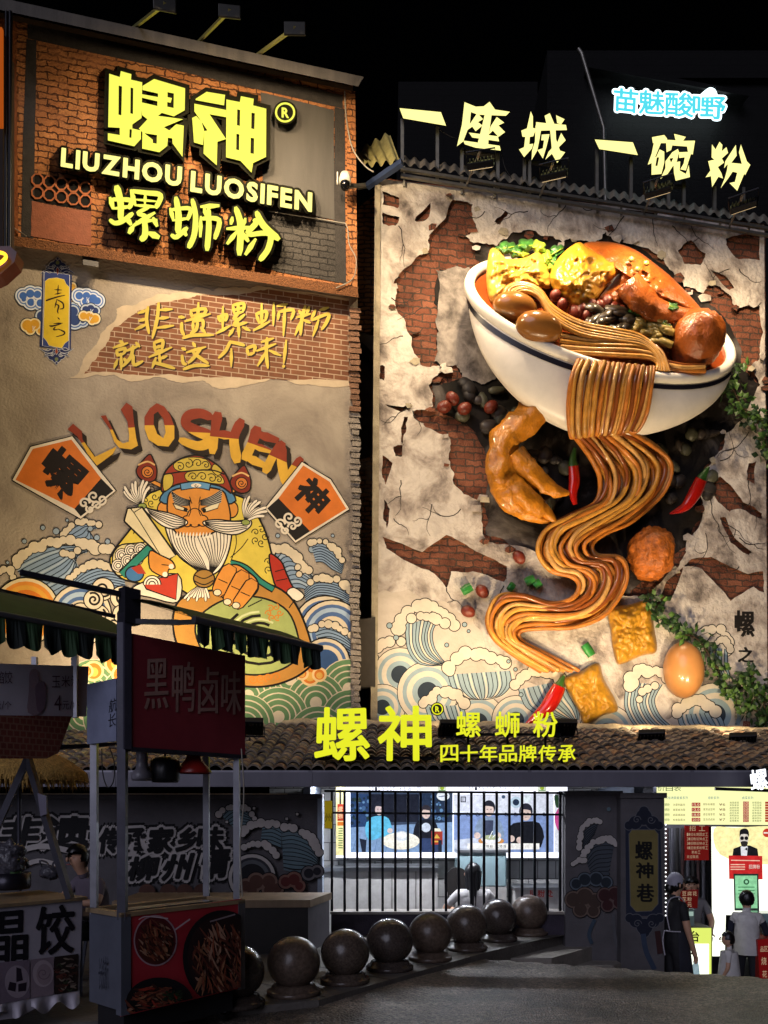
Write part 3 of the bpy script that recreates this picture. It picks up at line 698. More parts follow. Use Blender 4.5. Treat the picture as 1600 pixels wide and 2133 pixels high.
# patterned sleeve, cuffs, red cloth, fish tail
P.poly([(480, 700), (510, 650), (570, 640), (650, 640), (610, 710), (540, 770), (495, 770)], '#cdbf86', 4, INK, 6)
for cx, cy in ((520, 690), (560, 670), (600, 665), (505, 735), (545, 715), (585, 705)):
    for r in (30, 21, 12): P.disc(cx, cy, r, INK, 16); P.disc(cx, cy, r - 4, WH, 16)
P.line([(520, 775), (570, 725), (650, 650)], 40, INK); P.line([(522, 775), (572, 725), (648, 652)], 30, TEAL)
P.disc(575, 770, 42, INK, ry=36); P.disc(575, 770, 36, '#3f6f9c', ry=30); P.poly([(560, 745), (600, 730), (625, 770), (590, 770)], '#a83c28')
P.poly([(560, 850), (600, 810), (760, 770), (762, 890), (640, 870)], '#d6ccb6', 4, INK, 6)
P.poly([(610, 805), (760, 768), (752, 880), (625, 835)], '#b23a26', line=INK, lw=6)
for r in (40, 28, 16): P.disc(650, 815, r, INK, a0=3.1, a1=6.3); P.disc(650, 815, r - 5, WH, a0=3.1, a1=6.3)
P.poly([(1150, 690), (1200, 715), (1225, 770), (1255, 830), (1300, 862), (1265, 885), (1185, 840)], '#a9301f', 4, INK, 7)
P.poly([(1225, 850), (1255, 828), (1300, 862), (1268, 888)], WH, 3, INK, 5); P.line([(1175, 760), (1215, 750)], 4); P.line([(1180, 800), (1228, 790)], 4)
# snail shell held under the beard
P.frame(.4875, 0, 1220)
P.poly([(740, 130), (800, 40), (1000, 10), (1120, -10), (1220, 30), (1290, 130), (1338, 300), (1290, 375), (1170, 425), (1040, 430), (900, 400), (770, 280)], '#b2803a', 5, INK, 9)
P.poly([(840, 150), (960, 60), (1110, 50), (1230, 110), (1278, 240), (1260, 320), (1170, 370), (1060, 380), (950, 350), (860, 270)], '#9aa662', 5, INK, 8)
for r, a in ((150, .2), (110, .9), (70, 1.5)): P.line([(1110 + r * math.cos(a + t * .35), 215 + r * .8 * math.sin(a + t * .35)) for t in range(12)], 12, INK, smooth=False)
for r, a in ((130, 2.9), (90, 3.6)): P.line([(1110 + r * math.cos(a + t * .3), 215 + r * .8 * math.sin(a + t * .3)) for t in range(7)], 9, '#c9cf9a', smooth=False)
for i in range(6): P.spiral(1172 + 24 * math.cos(i), 115 + 24 * math.sin(i), 15, 1.2, 5, '#c77a28', a=i)
for i in range(4): P.spiral(1080 + i * 34, 400 - i * 3, 20, 1.3, 7, '#c77a28', a=i)
P.line([(1120, 60), (1060, 90)], 5); P.line([(1260, 60), (1235, 95)], 5)
# white cloud scrolls at the left
for x, y, r in ((440, 15, 46), (520, 50, 46), (345, 120, 44), (420, 130, 46), (490, 170, 50), (400, 60, 40), (370, 170, 36), (520, 120, 36)):
    P.disc(x, y, r + 5, INK); P.disc(x, y, r, CR); P.spiral(x, y, r * .78, 1.6, 9, INK, a=x)
P.frame(.4875, 0, 820)
# head
for cx, cy, st in ((630, 330, [(650, 375), (700, 400), (720, 420)]), (1032, 378, [(1010, 405), (985, 420), (960, 430)])):
    P.line(st, 22, INK); P.line(st, 13, SK)
    P.poly([(cx + 10, cy - 72), (cx + 25, cy - 50), (cx + 40, cy - 10), (cx + 35, cy + 35), (cx, cy + 48), (cx - 35, cy + 30), (cx - 48, cy - 5), (cx - 20, cy - 45)], '#7d2c1b', 3, INK, 6)
    P.line([(cx - 40, cy - 25), (cx, cy - 40), (cx + 32, cy - 25)], 7, '#d9b070'); P.disc(cx, cy + 5, 27, INK); P.disc(cx, cy + 5, 23, '#cf7d35'); P.spiral(cx, cy + 5, 18, 1.5, 4, INK)
for sx in (-1, 1): P.disc(845 + sx * 145, 495, 30, INK, ry=38); P.disc(845 + sx * 145, 495, 25, SK, ry=32)
P.poly([(700, 470), (715, 400), (760, 340), (840, 310), (930, 340), (975, 400), (990, 470)], '#4c7da0', 4, INK, 7)
P.poly([(715, 470), (735, 415), (830, 398), (940, 410), (970, 450), (985, 540), (955, 610), (850, 640), (750, 610), (722, 545)], SK, 4, INK, 7)
P.poly([(692, 420), (700, 345), (750, 290), (832, 262), (900, 285), (962, 340), (992, 425), (940, 395), (840, 378), (750, 390)], '#8f3520', 4, INK, 8)
for q in ([(742, 300), (800, 272), (880, 280), (900, 320), (830, 330), (760, 330)], [(800, 335), (900, 328), (945, 350), (955, 385), (880, 380), (800, 372)], [(700, 350), (735, 345), (738, 390), (700, 415)], [(918, 300), (950, 330), (930, 350), (905, 325)]): P.poly(q, '#c3ac45', 3, INK, 4)
for x, y, r in ((770, 312, 20), (805, 300, 22), (845, 298, 22), (880, 305, 18), (825, 355, 20), (865, 355, 22), (905, 362, 22), (935, 368, 16)): P.spiral(x, y, r, 1.3, 4, INK, a=y)
P.line([(700, 345), (790, 332), (900, 326), (960, 345)], 6)
P.line([(770, 398), (840, 388), (900, 398)], 34, INK); P.line([(775, 398), (840, 389), (895, 398)], 24, '#5f90b2'); P.disc(838, 392, 22, WH, ry=9); P.spiral(838, 392, 9, 1, 3, INK)
# eyes, brows, nose
P.poly([(738, 468), (800, 492), (806, 506), (752, 492)], '#ddd0a8', line=INK, lw=4); P.poly([(860, 492), (940, 462), (930, 490), (870, 508)], '#ddd0a8', line=INK, lw=4)
P.disc(793, 496, 9, INK, 12); P.disc(872, 498, 9, INK, 12)
for sg, A_, B_ in ((1, [(728, 412), (770, 440), (815, 455)], [(745, 470), (780, 480), (812, 478)]), (-1, [(950, 405), (905, 435), (855, 455)], [(945, 465), (900, 478), (856, 478)])):
    P.put(tess(crom(A_, 5) + crom(B_, 5)[::-1]), '#a9a69a'); hairs(A_, B_, 6, 4)
P.line([(745, 440), (735, 420)], 5); P.line([(810, 440), (820, 470)], 4); P.line([(850, 470), (856, 440)], 4)
P.disc(800, 545, 26, INK); P.disc(866, 543, 26, INK); P.disc(832, 530, 36, INK, ry=42); P.disc(800, 545, 21, SK); P.disc(866, 543, 21, SK); P.disc(832, 530, 31, SK, ry=38)
P.line([(808, 470), (815, 500), (806, 525)], 4); P.line([(852, 470), (850, 500), (858, 522)], 4); P.disc(815, 562, 6, INK, 10); P.disc(850, 562, 6, INK, 10)
# beard in locks
P.poly([(705, 560), (745, 585), (765, 605), (835, 612), (900, 600), (985, 555), (985, 640), (960, 720), (925, 765), (880, 775), (830, 745), (770, 700), (730, 640)], WH, 4, INK, 7)
hairs([(715, 575), (735, 650), (790, 715), (880, 770)], [(835, 610), (845, 660), (870, 710), (892, 770)], 9, 3.6); hairs([(835, 610), (860, 660), (890, 710), (895, 770)], [(980, 570), (975, 650), (945, 720), (905, 770)], 9, 3.6)
for x in range(755, 900, 14): P.put(strip([(x, 612), (x + 3, 592)], [14, 2], 3), WH)
# moustaches and their tied tufts
P.poly([(795, 540), (730, 512), (640, 492), (612, 480), (625, 505), (690, 562), (745, 578), (795, 560)], WH, 4, INK, 6); hairs([(795, 542), (730, 515), (625, 488)], [(792, 560), (740, 574), (640, 515)], 5, 4)
P.poly([(872, 545), (930, 538), (1000, 545), (1068, 540), (1068, 570), (1010, 602), (935, 592), (875, 562)], WH, 4, INK, 6); hairs([(875, 547), (960, 540), (1062, 545)], [(878, 560), (960, 596), (1055, 578)], 5, 4)
for bx, by, ang, sp in ((608, 475, -115, 75), (1050, 545, -62, 75)):
    for i in range(9):
        a = R(ang - sp / 2 + sp * i / 8); l = 95 + 15 * math.sin(i * 2.2); q = [(bx, by), (bx + l * .6 * math.cos(a), by + l * .6 * math.sin(a)), (bx + l * math.cos(a + .15), by + l * math.sin(a + .15))]
        P.put(strip(q, [10, 16, 17], 5), INK); P.put(strip(q, [6, 10, 11], 5), WH)
    P.disc(bx, by + 5, 20, INK, ry=14); P.disc(bx, by + 5, 16, '#8c9a4f', ry=10)
for i in range(8):
    a = R(165 - 14 * i); q = [(965 + 15 * math.sin(i), 520 - 4 * i), (1000 + 8 * i, 500 - 6 * i), (1020 + 6 * i, 470)]
# board held in the left hand
P.poly([(530, 545), (545, 490), (607, 484), (752, 690), (715, 712), (690, 700)], '#d8caa0', line=INK, lw=8); P.line([(545, 490), (572, 508), (690, 698)], 4); P.line([(572, 508), (607, 486)], 4)
P.poly([(640, 672), (690, 692), (735, 715), (748, 745), (720, 752), (715, 785), (680, 775), (640, 745)], SK, 3, INK, 6); P.line([(690, 730), (730, 735)], 4); P.disc(732, 738, 11, WH); P.disc(705, 772, 11, WH)
# right hand: sleeve, knuckles, three big fingers
P.line([(985, 722), (1050, 745), (1110, 800), (1170, 838)], 30, INK); P.line([(985, 722), (1050, 745), (1110, 800), (1168, 836)], 19, TEAL)
P.poly([(940, 790), (960, 745), (1010, 730), (1060, 760), (1100, 800), (1095, 850), (1020, 900), (940, 860)], SK, 4, INK, 7)
for q, w in (([(985, 750), (955, 800), (932, 850)], 62), ([(1040, 775), (1010, 830), (975, 890)], 60), ([(1080, 810), (1050, 855), (1012, 905)], 54)):
    P.put(strip(q, [w + 12, w + 12, w], 5), INK); P.put(strip(q, [w, w, w - 10], 5), SK); e = q[-1]
    P.disc(e[0] - 3, e[1], 19, INK, ry=16); P.disc(e[0] - 3, e[1], 15, '#dccfae', ry=12); P.line([(q[1][0] - 22, q[1][1] - 8), (q[1][0] + 18, q[1][1] + 10)], 4)
# beard ring and tail of the beard
for i in range(9):
    q = [(870, 810), (850 + 18 * (i - 4) * .5, 850), (840 + 13 * (i - 4), 875 + 10 * math.sin(i * 2))]
    P.put(strip(q, [10, 15, 14], 5), INK); P.put(strip(q, [6, 9, 8], 5), WH)
P.disc(872, 790, 48, INK, ry=42); P.disc(872, 790, 42, '#9a7436', ry=36); P.line([(832, 775), (872, 790), (912, 772)], 5); P.line([(830, 800), (872, 816), (912, 798)], 5)
obj('bearded_man_painting', P.mb, mural_wall)

# ================================================================== RELIEF WALL ON THE RIGHT
br = thing('relief_building', 'building whose wall carries a giant sculpted noodle bowl breaking through plaster and bricks', 'building', RW.W(1190, 1540, 0))
PLA = plaster_mat('smoky_plaster', [(.27, '#3a3431'), (.37, '#7a7068'), (.46, '#a59a8f'), (.57, '#c6bdb1'), (.74, '#aaa095')], 1.7, .35, 1.0, 11, seed=4, detail=12)
RBR = brick_mat('red_relief_brick', '#6c3e2c', '#86543e', '#4d3b30', RW.yaw, .33, .125, .014, bump=1.0, dirt=.6, wob=.12)
CAV = plaster_mat('dark_mottled_cavity', [(.35, '#12100e'), (.50, '#231e1b'), (.60, '#504a46'), (.78, '#857d77')], .75, 1.1, .6, 6, seed=9)  # near-black to grey mottle filling the hole round the bowl
PALE = mat('pale_edge', '#a59a82', .9, var=.35, scale=5, bump=.4)
FR = [(790, 372), (1592, 468), (1600, 1575), (781, 1515)]
cav = [(985, 425), (992, 470), (970, 492), (1000, 506), (1035, 512), (1062, 490), (1090, 480), (1140, 494), (1172, 505), (1210, 500), (1235, 508), (1262, 483), (1280, 502), (1310, 506), (1380, 532), (1420, 582), (1440, 600), (1466, 610), (1482, 586), (1502, 600), (1535, 642), (1583, 637), (1584, 735), (1565, 762), (1584, 802), (1560, 862), (1512, 902), (1490, 950), (1457, 1000), (1464, 1060), (1446, 1110), (1430, 1150), (1395, 1190), (1352, 1242), (1310, 1242), (1250, 1205), (1150, 1160), (1062, 1135), (1010, 1120), (1006, 1062), (1000, 1042), (945, 1008), (938, 962), (934, 908), (872, 878), (862, 856), (900, 850), (893, 802), (926, 772), (880, 762), (858, 702), (825, 642), (820, 590), (860, 546), (892, 524), (903, 480), (943, 415)]
patches = [[(797, 1118), (880, 1150), (930, 1114), (972, 1135), (1000, 1152), (1056, 1180), (1050, 1212), (985, 1190), (940, 1190), (930, 1225), (905, 1195), (878, 1184), (805, 1142)],
    [(1512, 497), (1583, 484), (1583, 542), (1540, 540), (1518, 518)], [(1412, 522), (1440, 500), (1470, 528), (1460, 552), (1426, 550)],
    [(1388, 1212), (1440, 1165), (1482, 1160), (1558, 1196), (1590, 1190), (1592, 1234), (1570, 1222), (1522, 1252), (1495, 1220), (1462, 1185), (1424, 1180), (1402, 1240), (1362, 1268)],
    [(796, 398), (832, 412), (828, 434), (797, 426)], [(797, 442), (832, 452), (824, 470), (798, 466)], [(866, 452), (897, 422), (890, 456), (868, 462)],
    [(792, 762), (802, 764), (800, 792), (791, 790)], [(797, 948), (818, 964), (803, 1010), (796, 990)], [(820, 930), (842, 925), (838, 950), (824, 950)],
    [(1560, 1205 - 240), (1576, 960), (1572, 1010), (1556, 1000)], [(1300, 432), (1370, 440), (1372, 452), (1320, 448)], [(1478, 1010), (1500, 992), (1528, 1018), (1548, 1046), (1588, 1070), (1586, 1082), (1544, 1060), (1520, 1066), (1496, 1046)], [(1500, 1075), (1512, 1078), (1530, 1120), (1566, 1150), (1560, 1156), (1522, 1130)], [(802, 842), (840, 848), (858, 838), (852, 856), (836, 858)], [(842, 868), (850, 868), (846, 900), (838, 930), (836, 900)], [(1030, 462), (1052, 440), (1060, 442), (1042, 468)], [(1480, 560), (1512, 575), (1530, 600), (1520, 604), (1500, 586)], [(800, 1040), (812, 1060), (806, 1100), (798, 1080)]]
b = MB()
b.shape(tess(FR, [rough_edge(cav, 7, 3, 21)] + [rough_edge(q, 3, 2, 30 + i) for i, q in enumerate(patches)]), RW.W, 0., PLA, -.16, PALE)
plaster = obj('plaster_skin', b, br)
b = MB(); slab(b, RW, [(788, 370), (1594, 466), (1602, 1577), (779, 1517)], -.075, -.5, RBR, PALE); brickbed = obj('brick_layer', b, br)
b = MB()
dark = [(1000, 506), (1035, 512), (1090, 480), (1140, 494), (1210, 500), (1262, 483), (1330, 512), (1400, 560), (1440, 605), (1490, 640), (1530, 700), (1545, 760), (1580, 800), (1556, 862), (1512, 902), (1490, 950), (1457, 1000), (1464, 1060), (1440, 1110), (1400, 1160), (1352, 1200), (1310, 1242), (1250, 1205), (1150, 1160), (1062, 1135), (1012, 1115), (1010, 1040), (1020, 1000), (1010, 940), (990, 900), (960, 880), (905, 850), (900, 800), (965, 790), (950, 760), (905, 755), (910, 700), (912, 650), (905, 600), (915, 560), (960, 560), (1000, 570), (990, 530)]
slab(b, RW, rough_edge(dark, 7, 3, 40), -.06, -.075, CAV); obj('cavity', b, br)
b = MB(); b.prism([RW.W(788, 372, -.51), RW.W(1594, 468, -.51), RW.W(1602, 1577, -.51), RW.W(779, 1517, -.51)], -RW.n * 6, mat('dark_render', '#4a4038', .9)); obj('rear_walls', b, br)
b = MB(); slab(b, RW, [(781, 372), (793, 374), (786, 1516), (772, 1515)], .03, -.5, PALE); obj('pale_corner_strip', b, br)

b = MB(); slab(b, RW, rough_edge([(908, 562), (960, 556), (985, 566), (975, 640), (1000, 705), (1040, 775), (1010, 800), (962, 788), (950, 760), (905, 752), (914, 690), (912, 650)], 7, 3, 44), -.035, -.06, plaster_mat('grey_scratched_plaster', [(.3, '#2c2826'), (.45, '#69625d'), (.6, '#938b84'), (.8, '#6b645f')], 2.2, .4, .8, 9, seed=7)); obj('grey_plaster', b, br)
# flakes of plaster and bricks jutting out round the hole
rnd = random.Random(31); FLK = [PLA, RBR, PALE]
for i in range(64):
    q = cav[i * len(cav) // 64]; x = q[0] + rnd.uniform(-14, 14); y = q[1] + rnd.uniform(-12, 12); r = rnd.uniform(5, 15); nn = rnd.randint(4, 6); a0 = rnd.random() * 6
    pts = [(x + r * rnd.uniform(.6, 1.3) * math.cos(a0 + 6.283 * j / nn), y + r * .7 * rnd.uniform(.6, 1.3) * math.sin(a0 + 6.283 * j / nn)) for j in range(nn)]
    b = MB(); slab(b, RW, pts, rnd.uniform(-.03, .07), -.12, FLK[(i * 7) % 5 % 3], PALE); obj('broken_flake', b, plaster)
# cracks, waves and lettering painted on the plaster
P = Paint(RW, .003, [(788, 372), (1592, 468), (1598, 1575), (781, 1515)])
rnd = random.Random(5)
def crack(x, y, a, L, w=2.2):
    pts = [(x, y)]
    for i in range(9): a += rnd.uniform(-.6, .6); x += L / 9 * math.cos(a); y += L / 9 * math.sin(a); pts.append((x, y))
    P.line(pts, w, '#2b241f', smooth=False, taper=(1, .3))
    return pts
for c in ((1010, 440, 2.0, 70), (1180, 420, 2.0, 85), (1240, 430, 2.6, 60), (1440, 470, 1.8, 70), (1520, 560, 2.5, 90), (840, 700, 2.7, 60), (815, 620, .6, 80), (835, 1000, 2.0, 80), (900, 1050, 1.2, 70), (960, 1060, 2.4, 90), (1470, 1110, 1.6, 90), (1540, 1180, 2.6, 60), (1560, 900, 2.0, 90), (1500, 960, .2, 90), (1050, 1220, 2.6, 60), (850, 850, 2.2, 70), (860, 855, 1.5, 60), (830, 470, 1.2, 90), (1100, 440, 2.4, 80), (1300, 450, 2.2, 90), (1360, 455, 1.1, 60), (880, 640, 2.4, 60), (1560, 1000, 1.9, 110), (1480, 1040, .8, 130), (1500, 1080, 1.2, 90), (1540, 1120, .4, 80), (930, 1225, 1.1, 70), (1020, 1200, .2, 40), (1500, 880, -.4, 90), (1540, 560, 1.6, 60), (820, 1080, 1.3, 50), (1400, 470, .6, 60)):
    q = crack(*c)
    if c[3] > 60: crack(q[4][0], q[4][1], c[2] + .9, c[3] * .5, 1.6)
crk = P.mb; P.new()
clean = [(770, 1232), (850, 1228), (920, 1250), (985, 1290), (1010, 1350), (1030, 1410), (1130, 1430), (1225, 1400), (1262, 1412), (1300, 1490), (1380, 1500), (1490, 1450), (1600, 1440), (1610, 1590), (770, 1590)]
P.poly(rough_edge(clean, 10, 3, 51), plaster_mat('cream_repaint', [(.3, '#9d9385'), (.5, '#b9aea0'), (.7, '#c8beb0')], 1.1, .4, .4, 14, seed=6))
P.frame(.525, 760, 880)
C2 = '#cdc3b0'; B2 = '#8ea3aa'; NV = '#2a3540'
def rings2(x, y, r):
    k = r / 100; P.rings(x, y, [r + 3, r, r * .84, r * .70, r * .52, r * .34], [INK, C2, B2, C2, B2, NV])
for x, y, r in ((140, 1000, 105), (70, 1130, 90), (250, 1070, 120), (450, 1190, 110), (600, 1180, 95), (960, 1230, 110), (1390, 1160, 125), (1150, 1290, 110), (330, 1250, 90), (760, 1240, 90)): rings2(x, y, r)
def wave2(foam, A_, B_, n, r, seed):
    P.swell(A_, B_, B2, n, lw=3.2, alt=C2); P.foam(foam, r, C2, lw=3.5, n=11, seed=seed)
wave2([(140, 810), (165, 755), (235, 735), (310, 755), (360, 810)], [(160, 800), (170, 900), (220, 960), (310, 965)], [(300, 770), (270, 830), (280, 900), (330, 965)], 9, 26, 1)
P.foam([(190, 775), (250, 770), (320, 800)], 18, C2, lw=3.5, n=6, seed=14)
wave2([(330, 980), (390, 920), (480, 920), (560, 960)], [(330, 1000), (350, 1060), (400, 1095), (450, 1100)], [(575, 985), (580, 1040), (540, 1085), (480, 1100)], 13, 24, 2)
wave2([(600, 1040), (650, 990), (720, 985), (800, 1030)], [(610, 1060), (640, 1130), (720, 1170), (800, 1180)], [(800, 1020), (830, 1080), (850, 1130), (850, 1180)], 10, 22, 3)
wave2([(235, 1120), (290, 1070), (350, 1075), (395, 1120)], [(240, 1130), (260, 1180), (300, 1200), (330, 1210)], [(390, 1120), (400, 1160), (395, 1190), (380, 1210)], 9, 19, 4)
wave2([(1050, 1040), (1080, 990), (1140, 985), (1190, 1010)], [(1040, 1030), (1030, 1120), (1060, 1190), (1100, 1230)], [(1180, 1040), (1150, 1100), (1170, 1160), (1210, 1200)], 10, 22, 5)
P.foam([(1090, 1100), (1100, 1070), (1150, 1050)], 16, C2, lw=3.5, n=4, seed=9)
wave2([(1235, 1150), (1290, 1110), (1350, 1110), (1390, 1150)], [(1240, 1160), (1250, 1200), (1290, 1220), (1320, 1230)], [(1400, 1150), (1420, 1180), (1430, 1210), (1440, 1230)], 9, 20, 6)
P.foam([(1345, 850), (1370, 825), (1410, 825), (1440, 860), (1430, 900)], 24, C2, lw=3.5, n=7, seed=7)
wave2([(1400, 870), (1430, 860), (1450, 900)], [(1370, 890), (1370, 960), (1400, 1010)], [(1440, 900), (1440, 960), (1450, 1010)], 6, 12, 8)
P.foam([(50, 890), (90, 870), (140, 875)], 20, C2, lw=3.5, n=4, seed=11)
P.foam([(0, 930), (40, 930)], 14, C2, lw=3.5, n=3, seed=12)
for x, y, r in ((98, 806, 10), (124, 854, 9), (396, 802, 8), (412, 828, 5), (325, 883, 7), (598, 980, 6), (620, 1080, 7), (570, 948, 6)): P.disc(x, y, r + 3, INK, 14); P.disc(x, y, r, B2, 14)
obj('wave_painting', P.mb, plaster); P.mb = crk
for ch, q in (('螺', rect(1466, 745, 1546, 852, .02)), ('之', rect(1482, 890, 1542, 952, .02)), ('曲', rect(1484, 990, 1544, 1060, .02))):
    for d in (-2, 2): P.text(ch, tuple((x + d, y) for x, y in q), '#191511', .015)
for i in range(7): P.text('辛丑仲夏画于柳'[i], rect(1468, 1100 + i * 15, 1478, 1112 + i * 15), '#191511')
P.poly([(1502, 1185), (1528, 1187), (1526, 1218), (1501, 1216)], '#9c3323'); P.text('印', rect(1506, 1190, 1523, 1212), '#c9b89c')
obj('cracks_and_lettering', P.mb, plaster)

# ---------------- the sculpted bowl
def CZ(k, ox, oy): return lambda p: (ox + p[0] * k, oy + p[1] * k)
ZA = CZ(.525, 760, 460); ZB = CZ(.525, 760, 880)
GLZ = mat('glazed_bowl', '#ddd6ca', .32, var=.10, scale=2.5, spec=.5, bump=.04, bscale=4)
STR = mat('bowl_stripe', '#16141f', .35)
RIM = mat('glazed_rim', '#e2dccf', .28, var=.08, scale=3)
Lc = [(975, 582), (981, 650), (1003, 716), (1040, 774), (1090, 826), (1150, 868), (1212, 892)]
Rc = [(1525, 754), (1519, 792), (1500, 822), (1468, 848), (1430, 868), (1388, 882), (1345, 888)]
Lp = crom(Lc, 5); Rp = crom(Rc, 5)
def bowl_pt(th, s, grow=1.):
    q = s * (len(Lp) - 1); i = min(int(q), len(Lp) - 2); f = q - i
    l = [Lp[i][k] * (1 - f) + Lp[i + 1][k] * f for k in (0, 1)]; r = [Rp[i][k] * (1 - f) + Rp[i + 1][k] * f for k in (0, 1)]
    cx, cy = (l[0] + r[0]) / 2, (l[1] + r[1]) / 2; ex, ey = (r[0] - l[0]) / 2, (r[1] - l[1]) / 2; k = math.hypot(ex, ey) / 288
    fx, fy = -30 * k, 88 * k
    px = cx + grow * (ex * math.cos(th) + fx * math.sin(th)); py = cy + grow * (ey * math.cos(th) + fy * math.sin(th))
    return RW.W(px, py, (.62 - .22 * s) + grow * .62 * k * math.sin(th))
b = MB(); b.grid(lambda u, v: bowl_pt(u * 2 * math.pi, v), 72, 30, GLZ)
b.add([bowl_pt(2 * math.pi * j / 40, 1.) for j in range(40)], [list(range(40))], GLZ)
bowl = obj('bowl', b, br)
b = MB(); ring = [bowl_pt(2 * math.pi * j / 90, 0., .985) for j in range(91)]; b.tube(ring, .095, RIM, n=10, cap=False); obj('rim', b, bowl)
b = MB(); b.grid(lambda u, v: bowl_pt(u * 2 * math.pi, .05 + .036 * v, 1.012), 72, 2, STR); obj('stripe', b, bowl)
SOUP = mat('chilli_broth', '#8d3f1a', .18, var=.35, scale=3, coat=.4)
b = MB(); b.add([bowl_pt(2 * math.pi * j / 60, .02, .95) for j in range(60)], [list(range(60))], SOUP); obj('broth', b, bowl)

def pillow(mb, pts, w0, H, m, amp=.1, freq=3., seed=0, n=24, per=14, power=2.2, fold=0.):
    """lumpy sculpted cushion over a star-shaped outline"""
    O = crom(pts, per, True); cx = sum(p[0] for p in O) / len(O); cy = sum(p[1] for p in O) / len(O); k = len(O)
    def fn(u, v):
        e = O[int(round(u * k)) % k]; x = cx + (e[0] - cx) * v; y = cy + (e[1] - cy) * v
        nz = noise.fractal(Vector((x / 40 * freq / 3 + seed, y / 40 * freq / 3, seed)), 1, 2, 4)
        rid = noise.noise(Vector((x / 10 + seed * 3, y / 10, 5.)))
        h = H * max(0., 1 - v ** power) ** .5 + (amp * nz + fold * rid) * (1 - v ** 6)
        return RW.W(x, y, w0 + h)
    return mb.grid(fn, k, n, m)
def lumpy(mb, pts, rad, w, m, amp=.2, freq=1., seed=0, n=16, flat=.8):
    """tapering lumpy limb through pixel points; w per point"""
    C = crom([(x, y, ww) for (x, y), ww in zip(pts, w)], 8); rr = crom([(r, 0) for r in rad], 8)
    k = len(C)
    def fn(u, v):
        i = min(int(round(v * (k - 1))), k - 1); a = C[max(i - 1, 0)]; c = C[min(i + 1, k - 1)]; d = Vector((c[0] - a[0], c[1] - a[1])); d = d.normalized()
        nx, ny = -d.y, d.x; r = rr[i][0]; t = u * 2 * math.pi
        q = Vector((math.cos(t) * 1.7, math.sin(t) * 1.7, i * .3 * freq + seed)); r *= 1 + amp * noise.fractal(q, 1, 2, 3) + amp * .45 * math.sin(5 * t + .8 * math.sin(i * .5 + seed))
        return RW.W(C[i][0] + nx * r * math.cos(t), C[i][1] + ny * r * math.cos(t), C[i][2] + r * .00875 * flat * math.sin(t))
    mb.grid(fn, n, k - 1, m)
    for e in (0, 1): mb.add([fn(j / n, e) for j in range(n)], [list(range(n))], m, True)
    return mb
TOFU = mat('fried_tofu', '#b07e22', .35, var=.35, scale=7, bump=.5, bscale=14, coat=.12)
TOFU2 = mat('pale_fried_tofu', '#b58a34', .35, var=.3, scale=7, bump=.5, bscale=14, coat=.12)
MEAT = mat('roast_skin', '#8f4a1b', .3, var=.35, scale=6, bump=.6, bscale=22, coat=.12)
EGG = mat('braised_egg', '#8a5a28', .22, var=.12, scale=4, coat=.35)
PEAN = mat('peanut_skin', '#6b2a1b', .4, var=.3, scale=12, bump=.3)
LEAF = mat('glossy_leaf', '#2f5a26', .3, var=.5, scale=6, bump=.4, coat=.2); LEAF2 = mat('lettuce', '#7f9a32', .35, var=.4, scale=8, bump=.4)
DARKV = mat('black_fungus', '#3c3327', .35, var=.4, scale=9, coat=.2); BAMB = mat('sour_bamboo', '#8a7436', .4, var=.3, scale=8)
NO = [mat('noodle_amber', '#b06a24', .4, var=.4, scale=5, coat=.15, bump=.25, bscale=30), mat('noodle_tan', '#c08f4e', .4, var=.4, scale=5, coat=.15, bump=.25, bscale=30), mat('noodle_brown', '#7d421a', .28, var=.3, scale=4, coat=.4), mat('noodle_gold', '#bd8535', .4, var=.4, scale=5, coat=.15, bump=.25, bscale=30)]
def ell(mb, z, c, rx, ry, rot, w, m, depth=.5, amp=0., freq=3, seed=0, sub=3):
    x, y = z(c); px = RW.W(x, y, w); s = .525 * .0088
    M = Matrix(((RW.t.x, RW.n.x, 0), (RW.t.y, RW.n.y, 0), (0, 0, 1))) @ Matrix.Rotation(R(-rot), 3, Vector((0, 1, 0)).cross(Vector((0, 0, 1))).cross(Vector((1, 0, 0)))) if False else None
    T = Matrix((RW.t, -RW.n, Vector((0, 0, 1)))).transposed()
    Mr = T @ Matrix.Rotation(R(rot), 3, 'Y')
    return mb.blob(px, (rx * s, min(rx, ry) * s * depth * 2, ry * s), m, sub, amp, freq, seed, M=Mr)
def pz(z, pts): return [z(p) for p in pts]
def part(nm, mb): return obj(nm, mb, br)
part('fried_tofu', pillow(MB(), pz(ZA, [(495, 120), (525, 112), (560, 150), (640, 142), (690, 122), (718, 160), (745, 230), (735, 268), (650, 275), (540, 320), (498, 322), (482, 230)]), .75, .30, TOFU2, .10, 4, 1, fold=.05))
part('fried_tofu', pillow(MB(), pz(ZA, [(735, 215), (775, 140), (845, 86), (895, 110), (1022, 175), (965, 250), (905, 325), (850, 348), (800, 315), (750, 275)]), .90, .30, TOFU, .08, 4, 2, fold=.03))
b = pillow(MB(), pz(ZA, [(868, 98), (960, 83), (1060, 108), (1150, 168), (1240, 245), (1348, 372), (1240, 352), (1180, 345), (1100, 330), (1010, 352), (930, 312), (1000, 200)]), .72, .42, MEAT, .06, 3, 3, fold=.03)
lumpy(b, pz(ZA, [(1040, 240), (1090, 300), (1150, 350), (1230, 365), (1335, 368)]), [30, 32, 26, 20, 6], [1.15, 1.15, 1.1, 1.0, .9], MEAT, .15, 1, 4)
duck = part('roast_duck_leg', b)
b = MB()
for c in ((1057, 152), (1117, 168), (1082, 192)): ell(b, ZA, c, 12, 11, 0, 1.2, BAMB, .3)
obj('spring_onion_rings', b, duck)
part('braised_egg', ell(MB(), ZA, (595, 343), 86, 50, 5, 1.05, EGG)); part('braised_egg', ell(MB(), ZA, (690, 425), 89, 55, 8, 1.25, EGG))
